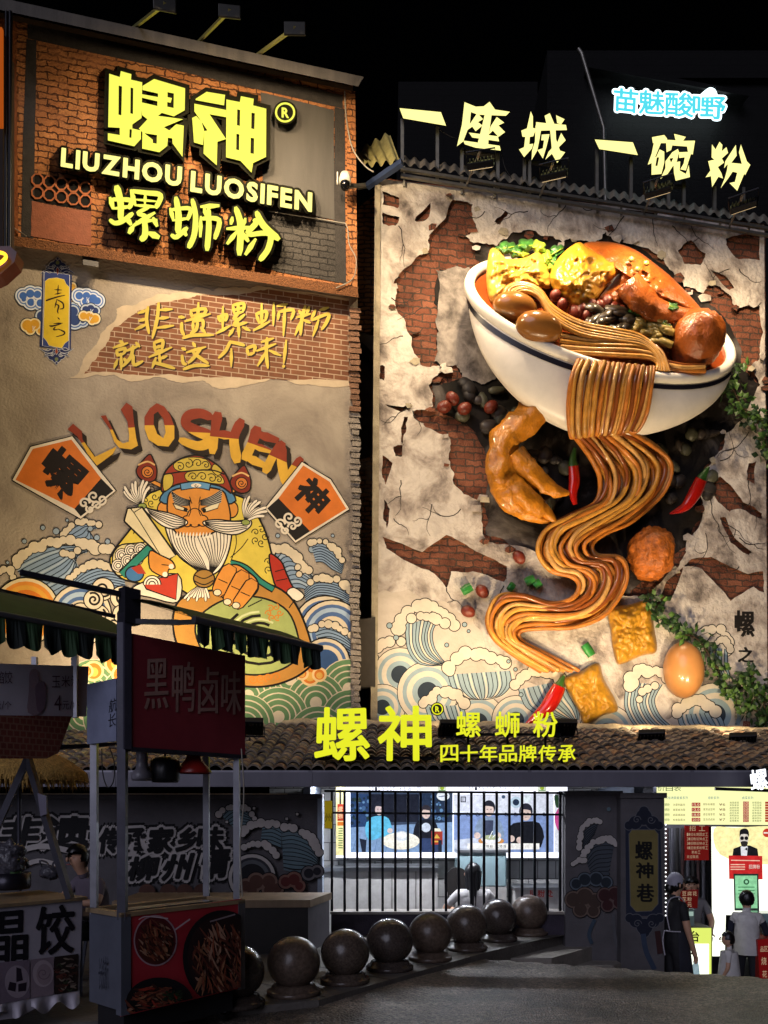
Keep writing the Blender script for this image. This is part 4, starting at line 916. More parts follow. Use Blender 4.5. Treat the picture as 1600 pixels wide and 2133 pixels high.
b = None
for i, c in enumerate(((757, 296), (785, 330), (880, 375), (835, 362), (900, 335), (962, 322), (1020, 360), (930, 338), (985, 345), (860, 350))):
    part('peanut', ell(MB(), ZA, c, 27 if i in (5, 3) else 22, 21, 15 * i, 1.0, PEAN, .5))
b = MB(); rnd = random.Random(3)
for i in range(16):
    x, y = rnd.uniform(900, 1050), rnd.uniform(350, 435); a = rnd.uniform(-.9, .5); l = rnd.uniform(30, 60)
    lumpy(b, pz(ZA, [(x - l * math.cos(a), y - l * math.sin(a)), (x, y + rnd.uniform(-14, 14)), (x + l * math.cos(a), y + l * math.sin(a))]), [7, 9, 7], [1.05, 1.13, 1.05], DARKV, .1, 1, i, 8, .6)
part('black_fungus_strips', b); b = MB()
for i in range(17):
    x, y = rnd.uniform(1050, 1200), rnd.uniform(385, 480); a = rnd.uniform(.0, .7); l = rnd.uniform(25, 42)
    lumpy(b, pz(ZA, [(x - l * math.cos(a), y - l * math.sin(a)), (x, y), (x + l * math.cos(a), y + l * math.sin(a))]), [8, 9, 8], [1.05, 1.12, 1.08], BAMB, .08, 1, i, 6, .8)
part('bamboo_shoots', b)
for i, (c, rx, ry, ro, m) in enumerate((((1090, 362), 50, 24, 12, LEAF), ((1175, 368), 32, 28, 0, LEAF), ((1222, 342), 28, 24, 20, LEAF), ((1190, 410), 30, 20, 30, LEAF), ((560, 108), 40, 27, -10, LEAF), ((600, 125), 34, 24, 15, LEAF), ((640, 98), 38, 28, 0, LEAF), ((625, 130), 26, 18, 0, LEAF2), ((690, 105), 32, 27, 40, LEAF2), ((725, 150), 26, 34, 0, LEAF2), ((762, 122), 34, 26, -30, LEAF), ((755, 165), 28, 26, 20, LEAF), ((740, 185), 20, 20, 0, LEAF2))):
    O = []
    for j in range(18):
        a = 6.2832 * j / 18; q = 1 + .13 * math.sin(a * 5 + i) + .06 * math.sin(a * 9 + 2 * i); x_, y_ = rx * q * math.cos(a), ry * q * math.sin(a); O.append((c[0] + x_ * math.cos(R(ro)) - y_ * math.sin(R(ro)), c[1] + x_ * math.sin(R(ro)) + y_ * math.cos(R(ro))))
    g_ = pillow(MB(), pz(ZA, O), 1.0 if i < 4 else .72, .16, m, .05, 6, i, 10, 4, fold=.05); h_ = part('leafy_green', g_)
    a = R(ro); obj('leaf_rib', MB().tube([RW.W(*ZA((c[0] + rx * .8 * t_ * math.cos(a), c[1] + rx * .8 * t_ * math.sin(a))), (1.16 if i < 4 else .885) - .06 * t_ * t_) for t_ in (-1, -.5, 0, .5, 1)], .012, LEAF2, n=6), h_)
part('meatball', ell(MB(), ZA, (1315, 475), 104, 106, 0, 1.0, MEAT, .5, .10, 2.5, 2, 4))
# noodles in the bowl
rnd = random.Random(8)
bun = []
for i in range(15):
    t = i / 14
    bun.append([(545 + 60 * t, 305 - 10 * t), (570 + 50 * t, 262 + 18 * t), (630 + 30 * t, 250 + 35 * t), (690 + 10 * t, 275 + 40 * t), (745 + 0 * t, 340 + 50 * t), (850, 400 + 50 * t), (980, 428 + 50 * t), (1080 + 10 * t, 450 + 45 * t), (1150 - 10 * t, 500 + 25 * t), (1185 - 25 * t, 560 + 12 * t), (1200 - 50 * t, 596)])
for i in range(12):
    t = i / 11
    bun.append([(775, 450 + 75 * t), (900, 470 + 62 * t), (1030, 470 + 68 * t), (1110, 480 + 62 * t), (1150 + 25 * (1 - t), 520 + 35 * t), (1175 + 35 * (1 - t), 598)])
for i in range(4): bun.append([(1200, 560 + 9 * i), (1270, 575 + 6 * i), (1350, 572 + 8 * i)])
def noodle(pts_px, ws, r, m):
    C = crom([(x, y, w) for (x, y), w in zip(pts_px, ws)], 6)
    return part('noodle', MB().tube([RW.W(*q) for q in C], r, m, n=7))
for i, q in enumerate(bun):
    n_ = len(q); lift = 1.14 + .05 * math.sin(i * 2.1); wq = [lift - .12 * abs(j / (n_ - 1) - .5) + (.18 * max(0, j / (n_ - 1) - .6)) for j in range(n_)]
    noodle(pz(ZA, [(x + rnd.uniform(-2, 2), y + rnd.uniform(-2, 2)) for x, y in q]), wq, .036, NO[(i * 7 + i // 3) % 4])
# noodles pouring over the rim and down the wall
SEC = [((850, 553), (1150, 583), 1.42), ((822, 625), (1140, 645), 1.45), ((808, 740), (1118, 760), 1.22), ((815, 850), (1080, 835), .95), ((838, 862), (1040, 822), .8), ((900, 950), (1162, 895), .5), ((935, 1030), (1224, 970), .42), ((915, 1120), (1182, 1085), .38), ((800, 1175), (1062, 1190), .36), ((712, 1225), (962, 1240), .36), ((685, 1310), (905, 1280), .36), ((735, 1385), (930, 1328), .36), ((822, 1410), (1020, 1335), .36), ((850, 1450), (1046, 1410), .36), ((820, 1500), (1002, 1505), .36), ((730, 1520), (930, 1580), .36), ((620, 1488), (820, 1615), .36), ((530, 1490), (702, 1615), .36), ((490, 1570), (622, 1630), .34), ((510, 1650), (626, 1670), .32), ((590, 1720), (702, 1705), .3), ((700, 1785), (848, 1785), .2)]
NS = 27
for i in range(NS):
    t = (i / 23 * .86 + .012 * math.sin(i * 2.7)) if i < 24 else (.91, .955, 1.)[i - 24]; pts = []; ws = []
    for j, (l, r, w) in enumerate(SEC):
        tt = t
        if j > 3: tt = min(1, max(0, t + .05 * math.sin(j * .9 + i * 1.7)))
        pts.append((l[0] + (r[0] - l[0]) * tt + rnd.uniform(-3, 3), l[1] + (r[1] - l[1]) * tt + rnd.uniform(-3, 3))); ws.append(w + (.10 * math.sin(i * 2.4 + j * .6) if j > 3 else .03 * math.sin(i * 2.4)))
    if i in (25, 24, 23): pts, ws = pts[:4], [1.42, 1.45, 1.2, 1.05]
    elif i % 7 == 2: pts, ws = pts[:20], ws[:20]
    noodle(pz(ZA, pts), ws, .040 if i % 3 else .048, NO[(0, 3, 2, 1, 0, 2, 3, 1, 0, 3, 2)[i % 11]])
for i in range(12):      # shorter strands filling the folds
    t = (i + .5) / 12; j0 = rnd.randint(3, 5); j1 = rnd.randint(15, 20); pts = []; ws = []
    for j, (l, r, w) in list(enumerate(SEC))[j0:j1]: pts.append((l[0] + (r[0] - l[0]) * t + rnd.uniform(-4, 4), l[1] + (r[1] - l[1]) * t + rnd.uniform(-4, 4))); ws.append(w - .14)
    noodle(pz(ZA, pts), ws, .06, NO[(2, 0, 2, 1)[i % 4]])
# flat under-ribbon that closes the stream
b = MB(); c1 = crom([ZA(l) + (w - .22,) for l, r, w in SEC[4:]], 5); c2 = crom([ZA(r) + (w - .22,) for l, r, w in SEC[4:]], 5)
b.grid(lambda u, v: RW.W(*[c1[int(round(v * (len(c1) - 1)))][k] * (1 - (.06 + .88 * u)) + c2[int(round(v * (len(c1) - 1)))][k] * (.06 + .88 * u) for k in (0, 1, 2)]), 6, len(c1) - 1, NO[2]); part('noodle_underlayer', b)
# chicken foot, chillies, fried ball, tofu, egg, nuts, spring onions
FOOT = mat('fried_chicken_foot', '#b8741c', .3, var=.45, scale=5, bump=.8, bscale=16, coat=.15)
b = MB(); lumpy(b, pz(ZA, [(755, 655), (720, 710), (640, 790), (570, 850), (545, 930), (552, 1030), (590, 1110), (650, 1160), (735, 1195)]), [26, 30, 32, 30, 30, 34, 28, 18, 5], [.6, .6, .55, .5, .5, .45, .45, .4, .4], FOOT, .22, 1, 1, 18, 1)
lumpy(b, pz(ZA, [(590, 920), (650, 990), (720, 1050), (770, 1075), (812, 1080)]), [24, 24, 18, 12, 4], [.5, .55, .5, .48, .45], FOOT, .2, 1, 2, 14, 1)
lumpy(b, pz(ZA, [(570, 1030), (630, 1090), (690, 1140), (725, 1160), (765, 1205)]), [26, 24, 20, 12, 4], [.55, .6, .5, .45, .42], FOOT, .2, 1, 3, 14, 1); part('chicken_foot', b)
CH = mat('red_chilli', '#a3160f', .2, var=.2, scale=5, coat=.5); ST = mat('chilli_stem', '#2d5420', .4, var=.3)
for body, rad, stem in (([(828, 172), (832, 230), (826, 280), (835, 326)], [11, 12, 9, 5], [(834, 100), (826, 140), (828, 172)]), ([(1336, 225), (1310, 280), (1270, 335), (1210, 362)], [13, 14, 10, 2], [(1365, 175), (1350, 200), (1336, 225)]), ([(772, 1045), (748, 1095), (715, 1140), (640, 1198)], [14, 17, 15, 3], [(790, 1005), (780, 1025), (772, 1045)])):
    c = part('red_chilli', lumpy(MB(), pz(ZB, body), rad, [.35] * 4, CH, .05, 1, 3, 12, 1)); obj('stem', lumpy(MB(), pz(ZB, stem), [3, 7, 11], [.35] * 3, ST, .1, 1, 5, 10, 1), c)
part('fried_ball', ell(MB(), ZB, (1138, 520), 92, 104, 0, .30, mat('fried_batter', '#a5591a', .5, var=.6, scale=9, bump=1., bscale=18), .5, .16, 3, 5, 4))
part('fried_tofu', pillow(MB(), pz(ZB, [(966, 738), (1050, 722), (1130, 700), (1142, 715), (1146, 800), (1158, 905), (1100, 925), (1030, 955), (1000, 955), (984, 900), (974, 820)]), .05, .26, TOFU, .09, 5, 7, fold=.05, power=5))
part('fried_tofu', pillow(MB(), pz(ZB, [(790, 1020), (850, 990), (925, 955), (950, 1020), (1005, 1135), (940, 1165), (875, 1207), (850, 1150), (812, 1080)]), .05, .26, TOFU, .09, 5, 8, fold=.05, power=5))
part('boiled_egg', ell(MB(), ZB, (1265, 982), 81, 118, -4, .22, mat('smooth_egg', '#b07a45', .3, var=.12, scale=3, coat=.3), .5))
for i, (z, c) in enumerate(((ZB, (612, 535)), (ZB, (466, 670)), (ZB, (410, 750)), (ZA, (348, 705)), (ZA, (396, 745)), (ZA, (315, 738)), (ZA, (500, 738)))):
    part('peanut', ell(MB(), z, c, 30, 23, (50, 40, 20, 40, -20, -10, -30)[i], .10, PEAN, .5, .05, 2, i))
ONI = mat('spring_onion', '#2f7a35', .35, var=.4, scale=6)
for i, (a, c) in enumerate((((385, 672), (424, 650)), ((638, 636), (674, 618)), ((672, 650), (698, 632)), ((570, 645), (592, 660)), ((872, 880), (902, 925)))):
    part('spring_onion', lumpy(MB(), pz(ZB, [a, ((a[0] + c[0]) / 2, (a[1] + c[1]) / 2), c]), [9, 10, 9], [.12] * 3, ONI, .08, 1, i, 10, 1))
# dim vegetables heaped in the shadow behind the bowl
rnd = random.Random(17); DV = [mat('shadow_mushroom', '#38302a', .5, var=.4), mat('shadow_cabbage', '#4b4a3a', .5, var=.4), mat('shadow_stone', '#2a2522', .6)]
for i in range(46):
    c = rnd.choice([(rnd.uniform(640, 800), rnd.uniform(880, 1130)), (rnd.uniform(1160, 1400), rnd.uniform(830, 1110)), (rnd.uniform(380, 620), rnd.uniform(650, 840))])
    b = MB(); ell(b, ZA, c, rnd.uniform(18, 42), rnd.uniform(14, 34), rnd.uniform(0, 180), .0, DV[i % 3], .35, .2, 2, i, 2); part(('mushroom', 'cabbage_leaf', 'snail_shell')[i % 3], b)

# ivy
def ivy(path, spread, n, seed, label, loc):
    r = random.Random(seed); t = thing('ivy', label, 'ivy', loc); C = crom([p + (.25,) for p in path], 8)
    LM = [mat('ivy_leaf', '#2c4a1c', .5, var=.4), mat('ivy_leaf_light', '#476629', .5, var=.4), mat('ivy_leaf_dark', '#1a3014', .5, var=.4)]
    s = MB(); s.tube([RW.W(*q) for q in C], .018, mat('ivy_stem', '#3d2f1e', .8), n=5)
    lv = MB()
    for i in range(n):
        q = C[r.randrange(len(C))]; x = q[0] + r.gauss(0, spread); y = q[1] + r.gauss(0, spread * .8); c = RW.W(x, y, .2 + r.uniform(-.12, .25))
        a = r.uniform(0, 6.28); tl = r.uniform(-.9, .9); u = (RW.t * math.cos(a) + Vector((0, 0, 1)) * math.sin(a)); v = u.cross(RW.n); v = (v * math.cos(tl) + RW.n * math.sin(tl)); l = r.uniform(.09, .17)
        lv.add([c, c + u * l * .5 + v * l * .38, c + u * l * 1.1, c + u * l * .5 - v * l * .38, c + u * l * .55 + RW.n * l * .1], [(0, 1, 4), (1, 2, 4), (2, 3, 4), (3, 0, 4)], r.choice(LM))
        if i % 9 == 0: s.tube([RW.W(*q), c], .006, mat('ivy_stem', '#3d2f1e', .8), n=4)
    obj('stems', s, t); obj('leaves', lv, t)
ivy(pz(ZB, [(1130, 700), (1180, 770), (1240, 830), (1320, 860), (1390, 960), (1450, 1070), (1560, 1150)]), 11, 300, 1, 'ivy trailing down over the painted waves beside the smooth egg', RW.W(1400, 1440, .2))
ivy(pz(ZB, [(1500, 1010), (1560, 1060), (1590, 1150), (1590, 1260)]), 14, 230, 2, 'leafy ivy hanging at the lower right corner of the relief wall', RW.W(1590, 1470, .2))
ivy(pz(ZA, [(1440, 600), (1470, 690), (1520, 760), (1580, 830), (1600, 920)]), 13, 220, 3, 'ivy growing out of the cavity right of the white bowl', RW.W(1550, 860, .2))

# ================================================================== CHANNEL-LETTER SIGNS
HOUS = mat('sign_housing', '#121108', .8, .0, spec=.08, var=.2); HOUS2 = mat('sign_housing_dark', '#191812', .4, .3)
STEEL = mat('galvanised_steel', '#7d7a72', .45, .8, var=.25, scale=8); BLACKM = mat('black_metal', '#15151a', .4, .6, var=.3)
EDGE = emis('yellow_halo_rim', '#a8a41c', .42); YEL_E = emis('lit_yellow_face', '#f4f760', 1.02); YEL_M = emis('lit_cream_yellow_face', '#faf28c', 1.2); YEL_W = emis('lit_pale_face', '#fff59a', 1.3); YEL_L = emis('lit_lemon_face', '#eff22c', .95)  # EDGE: letter rims made to glow, in place of the signs' halo
def grow(P, d):
    n = len(P); A_ = sum(P[i - 1][0] * P[i][1] - P[i][0] * P[i - 1][1] for i in range(n)); sg = 1 if A_ > 0 else -1; out = []
    for i in range(n):
        a, b, c = P[i - 1], P[i], P[(i + 1) % n]
        def nrm(p, q):
            dx, dy = q[0] - p[0], q[1] - p[1]; L = math.hypot(dx, dy) or 1; return (dy / L * sg, -dx / L * sg)
        n1, n2 = nrm(a, b), nrm(b, c); mx, my = n1[0] + n2[0], n1[1] + n2[1]; L2 = mx * mx + my * my
        k = min(2 * d / max(L2, .5), 2 * d) if L2 else 0
        out.append((b[0] + mx * k, b[1] + my * k))
    return out
def channel(sign, mp, shapes, w, depth, face, house, z=None, gr=0., label=None):
    """one lit letter: housing with depth, lit face a touch proud of it. shapes: list of (outer, holes) or (verts, faces) tuples"""
    hb = MB(); fb = MB()
    for i, s in enumerate(shapes):
        e = .0012 * i
        if len(s) == 2 and s[1] and isinstance(s[1][0], tuple) and isinstance(s[1][0][0], int): S = s; H = s
        else:
            o = [z(p) for p in s[0]] if z else s[0]; hs = [[z(p) for p in h] for h in s[1]] if z else s[1]
            S = tess(o, hs); H = tess(grow(o, gr), []) if gr else S
        hb.shape(H, mp, w + e, house, w - depth, house)
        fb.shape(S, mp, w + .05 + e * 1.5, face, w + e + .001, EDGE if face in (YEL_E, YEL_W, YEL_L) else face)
    l = obj('letter', hb, sign); obj('lit_face', fb, l)
    return l
def bold(ch, q, d, n=8, b=.015):
    """heavier glyph: shifted copies, each nudged in depth by channel()"""
    S = in_quad(glyphs(ch, b), q); out = [S]
    for i in range(n if d else 0): a = 6.2832 * i / n; out.append(([(x + d * math.cos(a), y + d * math.sin(a)) for x, y in S[0]], S[1]))
    return out
def pl(s): return [tuple(float(v) for v in p.split(',')) for p in s.split()]

# --- big two-character sign on the brick storey
Z1 = CZ(.275, 200, 130)
s = thing('shop_sign', 'largest yellow lit sign, two angular characters with a round R mark on the brick storey', 'sign', LW.W(390, 240, 0))
channel(s, LW.W, [(pl('100,85 180,110 188,65 268,88 265,130 350,150 345,420 275,470 275,500 340,515 340,580 290,635 90,590 90,535 180,550 180,495 92,490'), [pl('172,175 197,182 192,400 170,395'), pl('262,190 282,195 280,390 260,385'), pl('255,505 272,508 268,572 252,568')]),
    (pl('345,240 470,262 470,235 352,208 352,178 440,125 675,195 672,362 590,408 500,382 345,345 345,302 465,330 465,294 345,266'), [pl('542,225 590,235 588,345 540,335 540,300 565,305 575,270 542,262')]),
    (pl('345,345 500,380 470,405 530,412 660,430 515,490 555,515 608,468 665,478 655,715 580,612 578,575 545,570 540,632 480,680 350,652 352,530 325,500 390,430 350,400'), [pl('365,535 462,550 460,615 430,610 430,585')])], .30, .30, YEL_E, HOUS, Z1, 9)
channel(s, LW.W, [(pl('755,275 838,222 978,245 970,325 755,285'), []), (pl('745,312 985,360 988,415 860,392 985,580 920,600 915,780 815,690 820,520 845,515 745,370'), []), (pl('735,500 728,420 760,405 800,450 820,520 810,625 742,605'), []),
    (pl('988,280 1090,300 1098,255 1195,275 1190,325 1290,350 1288,715 1190,762 1178,835 1095,745 985,718'), [pl('1070,355 1092,360 1090,480 1068,475'), pl('1178,380 1203,385 1200,505 1176,500'), pl('1064,540 1086,545 1084,665 1062,660'), pl('1172,570 1198,575 1196,692 1170,688')])], .30, .30, YEL_E, HOUS, Z1, 9)
def circ(x, y, r, n=28): return [(x + r * math.cos(6.2832 * i / n), y + r * math.sin(6.2832 * i / n)) for i in range(n)]
def rmark(sign, mp, x, y, r, w, dep, face, house):
    hb = MB().shape(tess(circ(x, y, r * 1.18)), mp, w, house, w - dep, house); fb = MB()
    fb.shape(tess(circ(x, y, r), [circ(x, y, r * .80)]), mp, w + .012, face, w, face)
    for i, S in enumerate(bold('R', rect(x - r * .32, y - r * .48, x + r * .36, y + r * .48, .1), r * .03, 4)): fb.shape(S, mp, w + .012 + i * .001, face, w, face)
    l = obj('round_mark', hb, sign); obj('lit_face', fb, l)
rmark(s, LW.W, 594, 234, 21, .26, .26, YEL_E, HOUS)

# --- Latin line
def latin(sign, mp, word, q, w, dep, face, house, gap=.13, b=.03, d=.8, gr=None):
    ws = []
    for ch in word:
        cu = bpy.data.curves.new('t', 'FONT'); cu.body = ch; cu.offset = .02; o = bpy.data.objects.new('t', cu); COL.objects.link(o)
        me = bpy.data.meshes.new_from_object(o.evaluated_get(bpy.context.evaluated_depsgraph_get())); xs_ = [v.co.x for v in me.vertices]
        ws.append(max(xs_) - min(xs_)); bpy.data.objects.remove(o); bpy.data.meshes.remove(me)
    tot = sum(ws) + gap * (len(word) - 1); x = 0
    for ch, cw in zip(word, ws):
        f = lambda u, v: tuple(q[0][k] * (1 - u) * (1 - v) + q[1][k] * u * (1 - v) + q[2][k] * u * v + q[3][k] * (1 - u) * v for k in (0, 1))
        a, c = x / tot, (x + cw) / tot; sq = (f(a, 0), f(c, 0), f(c, 1), f(a, 1)); x += cw + gap
        S = bold(ch, sq, d, 6, .03); big = bold(ch, sq, d + 5, 10, .03)
        hb = MB(); fb = MB()
        for i, t in enumerate(big): hb.shape(t, mp, w + .001 * i, house, w - dep, house)
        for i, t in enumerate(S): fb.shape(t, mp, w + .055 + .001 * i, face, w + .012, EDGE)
        l = obj('letter', hb, sign); obj('lit_face', fb, l)
s = thing('shop_sign', 'yellow lit Latin lettering sign running between the two Chinese signs on orange brick', 'sign', LW.W(390, 370, 0))
latin(s, LW.W, 'LIUZHOU', ((129, 308), (379, 348), (377, 389), (127, 346)), .24, .24, YEL_M, HOUS)
latin(s, LW.W, 'LUOSIFEN', ((399, 356), (650, 402), (649, 441), (397, 398)), .24, .24, YEL_M, HOUS)

# --- brush characters under it
Z2 = CZ(.2625, 200, 370)
s = thing('shop_sign', 'yellow lit sign of three rounded brush characters directly above the mural ledge', 'sign', LW.W(400, 470, 0))
for spec in ("""165,75 195,200 195,330;58,46|112,160 135,240;42|118,172 275,180 262,240;40|140,245 280,228;34|112,335 150,360 210,345 288,285;40|245,320 275,368;42|278,100 308,205;40|280,105 400,120 512,140 478,235;42|300,172 478,188;22|392,120 388,205;26|310,218 480,232;30|420,235 335,280 395,302;34|462,280 305,375;44|320,350 480,335;32|455,320 482,380;40|385,330 390,450 360,490;52|295,385 265,435;46|425,440 492,470;56""",
    """635,160 655,300 650,430;52|590,245 612,330;36|595,255 745,245 728,330;34|610,340 735,322;28|600,455 640,470 720,400;40|688,415 715,455;38|765,175 790,300 780,450 738,550;46|835,230 970,222;42|858,240 872,300;34|832,310 828,465;34|832,325 975,335 945,480;40|893,245 895,400 882,570;46""",
    """1110,240 1148,380 1138,605;54|1082,315 1072,365;34|1185,325 1170,375;34|1042,405 1218,395;42|1120,425 1045,520;40|1165,440 1205,500;42|1255,335 1270,360 1200,435;46|1275,275 1330,380 1445,485;54|1205,455 1375,445 1368,560 1305,650;48|1265,490 1190,605;44"""):
    sh = []
    for t in spec.split('|'):
        pts, wd = t.split(';'); pts = [Z2(p) for p in pl(pts)]; wd = [float(v) * .2625 for v in wd.split(',')]
        sh.append((pts, wd if len(wd) > 1 else [wd[0] * .75, wd[0], wd[0] * .95]))
    hb = MB(); fb = MB()
    for i, (pts, wd) in enumerate(sh):
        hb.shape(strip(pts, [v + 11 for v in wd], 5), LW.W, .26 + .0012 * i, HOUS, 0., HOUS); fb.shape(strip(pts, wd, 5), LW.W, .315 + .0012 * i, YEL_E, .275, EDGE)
    l = obj('letter', hb, s); obj('lit_face', fb, l)

# --- six characters standing on posts over the relief wall
SW = Wall(14.15, R(8.4)); Z3 = CZ(.2375, 820, 190); Z4 = CZ(.2375, 1220, 260)
s = thing('rooftop_sign', 'pale yellow lit sign of six jagged characters on steel posts above the relief wall', 'sign', SW.W(1200, 430, 0))
ROOFT = [(Z3, [pl('52,148 415,183 460,302 85,237')]),
    (Z3, [pl('622,95 720,135 790,132 842,92 890,160 1020,180 985,215 740,205 678,182 668,290 610,440 556,482 600,290'), pl('735,190 785,245 740,270 780,300 720,350 690,310 640,345 660,300'), pl('800,200 860,205 835,380 830,470 735,465 765,350'), pl('905,225 970,275 920,300 978,358 920,400 870,345 835,380 850,310'), pl('660,362 915,395 925,440 690,405'), pl('610,432 930,478 940,520 720,495 625,465')]),
    (Z3, [pl('1203,175 1222,220 1222,320 1250,330 1225,395 1195,400 1190,465 1225,460 1215,500 1145,578 1100,510 1145,490 1155,400 1130,398 1120,345 1170,325'), pl('1250,270 1340,280 1325,215 1370,192 1410,285 1512,295 1520,340 1300,345 1245,350'), pl('1425,210 1500,245 1470,290 1435,280'), pl('1245,300 1300,300 1280,420 1260,520 1210,605 1215,520 1240,440'), pl('1300,380 1368,376 1340,490 1310,590 1262,515 1310,500 1320,430 1295,430'), pl('1370,310 1420,310 1425,420 1460,520 1505,535 1435,628 1390,550 1385,470'), pl('1470,365 1510,430 1420,520 1330,600 1360,530 1440,440')]),
    (Z4, [pl('80,128 415,153 458,265 120,212')]),
    (Z4, [pl('582,108 690,88 715,120 715,160 590,160'), pl('600,150 660,160 620,260 590,330 545,350 580,250'), (pl('580,290 620,280 650,215 690,235 690,330 665,430 578,438'), [pl('625,285 645,285 630,360 612,360')]), pl('705,130 790,135 775,78 880,105 855,140 960,138 940,260 900,250 890,190 760,180 750,220 710,240'), (pl('760,240 810,210 820,240 800,320 760,370 720,430 655,475 700,380 700,320'), [pl('735,295 770,290 750,330')]), pl('820,240 930,235 900,330 880,400 830,390 860,340 870,285 820,290'), pl('770,330 830,320 825,400 880,430 905,350 915,458 790,490 775,420')]),
    (Z4, [pl('1108,170 1140,215 1175,148 1200,175 1195,230 1235,195 1250,245 1195,295 1215,330 1160,370 1190,420 1205,470 1165,455 1110,545 1100,450 1052,460 1095,400 1075,318 1130,305 1105,285'), pl('1318,175 1325,270 1280,330 1240,350 1215,380 1225,320'), pl('1362,172 1415,320 1445,350 1400,440 1360,400 1370,340 1345,240'), pl('1250,330 1400,345 1395,420 1330,578 1262,510 1310,500 1330,420 1290,410 1250,470 1185,555 1220,470 1240,400')])]
for z, polys in ROOFT:
    channel(s, SW.W, [(p if isinstance(p, tuple) else (p, [])) for p in polys], .1, .22, YEL_W, HOUS, z, 2)
for x, y0, y1 in ((838, 250, 330), (911, 265, 345), (962, 305, 372), (1037, 320, 382), (1092, 330, 392), (1103, 335, 396), (1164, 335, 402), (1243, 312, 420), (1314, 328, 428), (1357, 372, 436), (1392, 378, 440), (1424, 378, 446), (1488, 390, 452), (1548, 392, 460)):
    obj('post', MB().bar(SW.W(x, y0, -.02), SW.W(x, y1 + 26, -.02), .06, STEEL), s)
for a, c in (((962, 315), (1040, 326)), ((1092, 338), (1168, 344)), ((1355, 385), (1428, 390))): obj('rail', MB().bar(SW.W(*a, -.06), SW.W(*c, -.06), .05, STEEL), s)
b = MB(); wire(b, [SW.W(912, 268, 0), SW.W(940, 285, .02), SW.W(965, 290, 0)], .008, WIRE_D); obj('cable', b, s)
b = MB(); wire(b, [SW.W(1044, 318, 0), SW.W(1052, 348, .02), SW.W(1066, 372, 0)], .008, WIRE_D); obj('cable', b, s)

# --- eaves strip, rails and floodlights over the relief wall
g = thing('eaves_canopy', 'narrow corrugated metal eaves on a steel rail frame along the top of the relief wall', 'canopy', RW.W(1200, 400, 0))
COR = mat('corrugated_sheet', '#8a8172', .6, .2, var=.35, scale=7, streak=True)
b = MB()
def cor(u, v):
    x = 755 + 860 * u; y = 338 + (x - 835) * .163 - 12 + 14 * v
    p = RW.W(x, y, -.5 + .58 * v); p.z += .035 * math.sin(u * 260)
    return p
b.grid(cor, 900, 3, COR); obj('corrugated_sheet', b, g)
for off, w in ((12, .14), (26, .12)): obj('rail', MB().bar(RW.W(835, 340 + off, w), RW.W(1610, 466 + off, w), .05, STEEL), g)
for x in (842, 962, 1030, 1165, 1244, 1294, 1365, 1425, 1500, 1560): obj('bracket', MB().bar(RW.W(x, 345 + (x - 835) * .163, .12), RW.W(x, 388 + (x - 835) * .13, .02), .04, STEEL), g)
def aim(o, target):
    o.rotation_euler = (Vector(target) - o.location).to_track_quat('-Z', 'Y').to_euler()
def lamp(parent, loc, target, e, col, size, spot=95, blend=.9):
    l = bpy.data.lights.new('lamp_light', 'SPOT'); l.energy = e; l.color = col; l.shadow_soft_size = size; l.spot_size = R(spot); l.spot_blend = blend
    o = bpy.data.objects.new('lamp_light', l); COL.objects.link(o); o.location = loc; aim(o, target)
    o.parent = parent; o.matrix_parent_inverse = Matrix.Translation(-parent.location)
    return o
LENS = emis('lamp_glass', '#ffd9a0', 1.0)
def floodlight(pos, target, size, label, group, e, col, foot=None, spot=100):
    """boxy floodlight with finned back, lit glass and U bracket"""
    pos = Vector(pos); t = thing('floodlight', label, 'floodlight', pos, group); d = (Vector(target) - pos).normalized()
    M = Matrix.Translation(pos) @ d.to_track_quat('-Z', 'Y').to_matrix().to_4x4()
    sx, sy = size; b = MB(); b.bbox((-sx / 2, -sy / 2, 0), (sx / 2, sy / 2, .09), BLACKM, M, .012)
    for i in range(7): b.box((-sx / 2 + .03 + i * (sx - .08) / 6, -sy / 2 + .02, .09), (-sx / 2 + .04 + i * (sx - .08) / 6, sy / 2 - .02, .13), BLACKM, M)
    obj('housing', b, t)
    obj('glass', MB().box((-sx / 2 + .025, -sy / 2 + .025, -.006), (sx / 2 - .025, sy / 2 - .025, .001), LENS, M), t)
    k = MB(); k.tube([M @ Vector(p) for p in ((-sx / 2 - .01, 0, .05), (-sx / 2 - .02, 0, .22), (sx / 2 + .02, 0, .22), (sx / 2 + .01, 0, .05))], .012, BLACKM, n=6, smooth=False)
    if foot is not None: k.bar(M @ Vector((0, 0, .22)), foot, .03, STEEL)
    obj('bracket', k, t)
    lamp(t, M @ Vector((0, 0, -.04)), target, e, col, .12, spot)
    return t
WARM = (1., .76, .47)
for (x, y), lb in zip(((1002, 356), (1155, 378), (1372, 411), (1550, 441)), ('floodlight over the relief wall nearest the brick building', 'second floodlight from the left along the eaves, under the jagged character sign', 'third floodlight from the left along the eaves of the relief wall', 'rightmost floodlight on the eaves of the relief wall')):
    floodlight(RW.W(x, y - 6, 1.9), RW.W(x + 15, y + 420, .0), (.42, .30), lb, 'floodlights on the eaves', 560, WARM, RW.W(x - 30, y + 30, .12), 150)
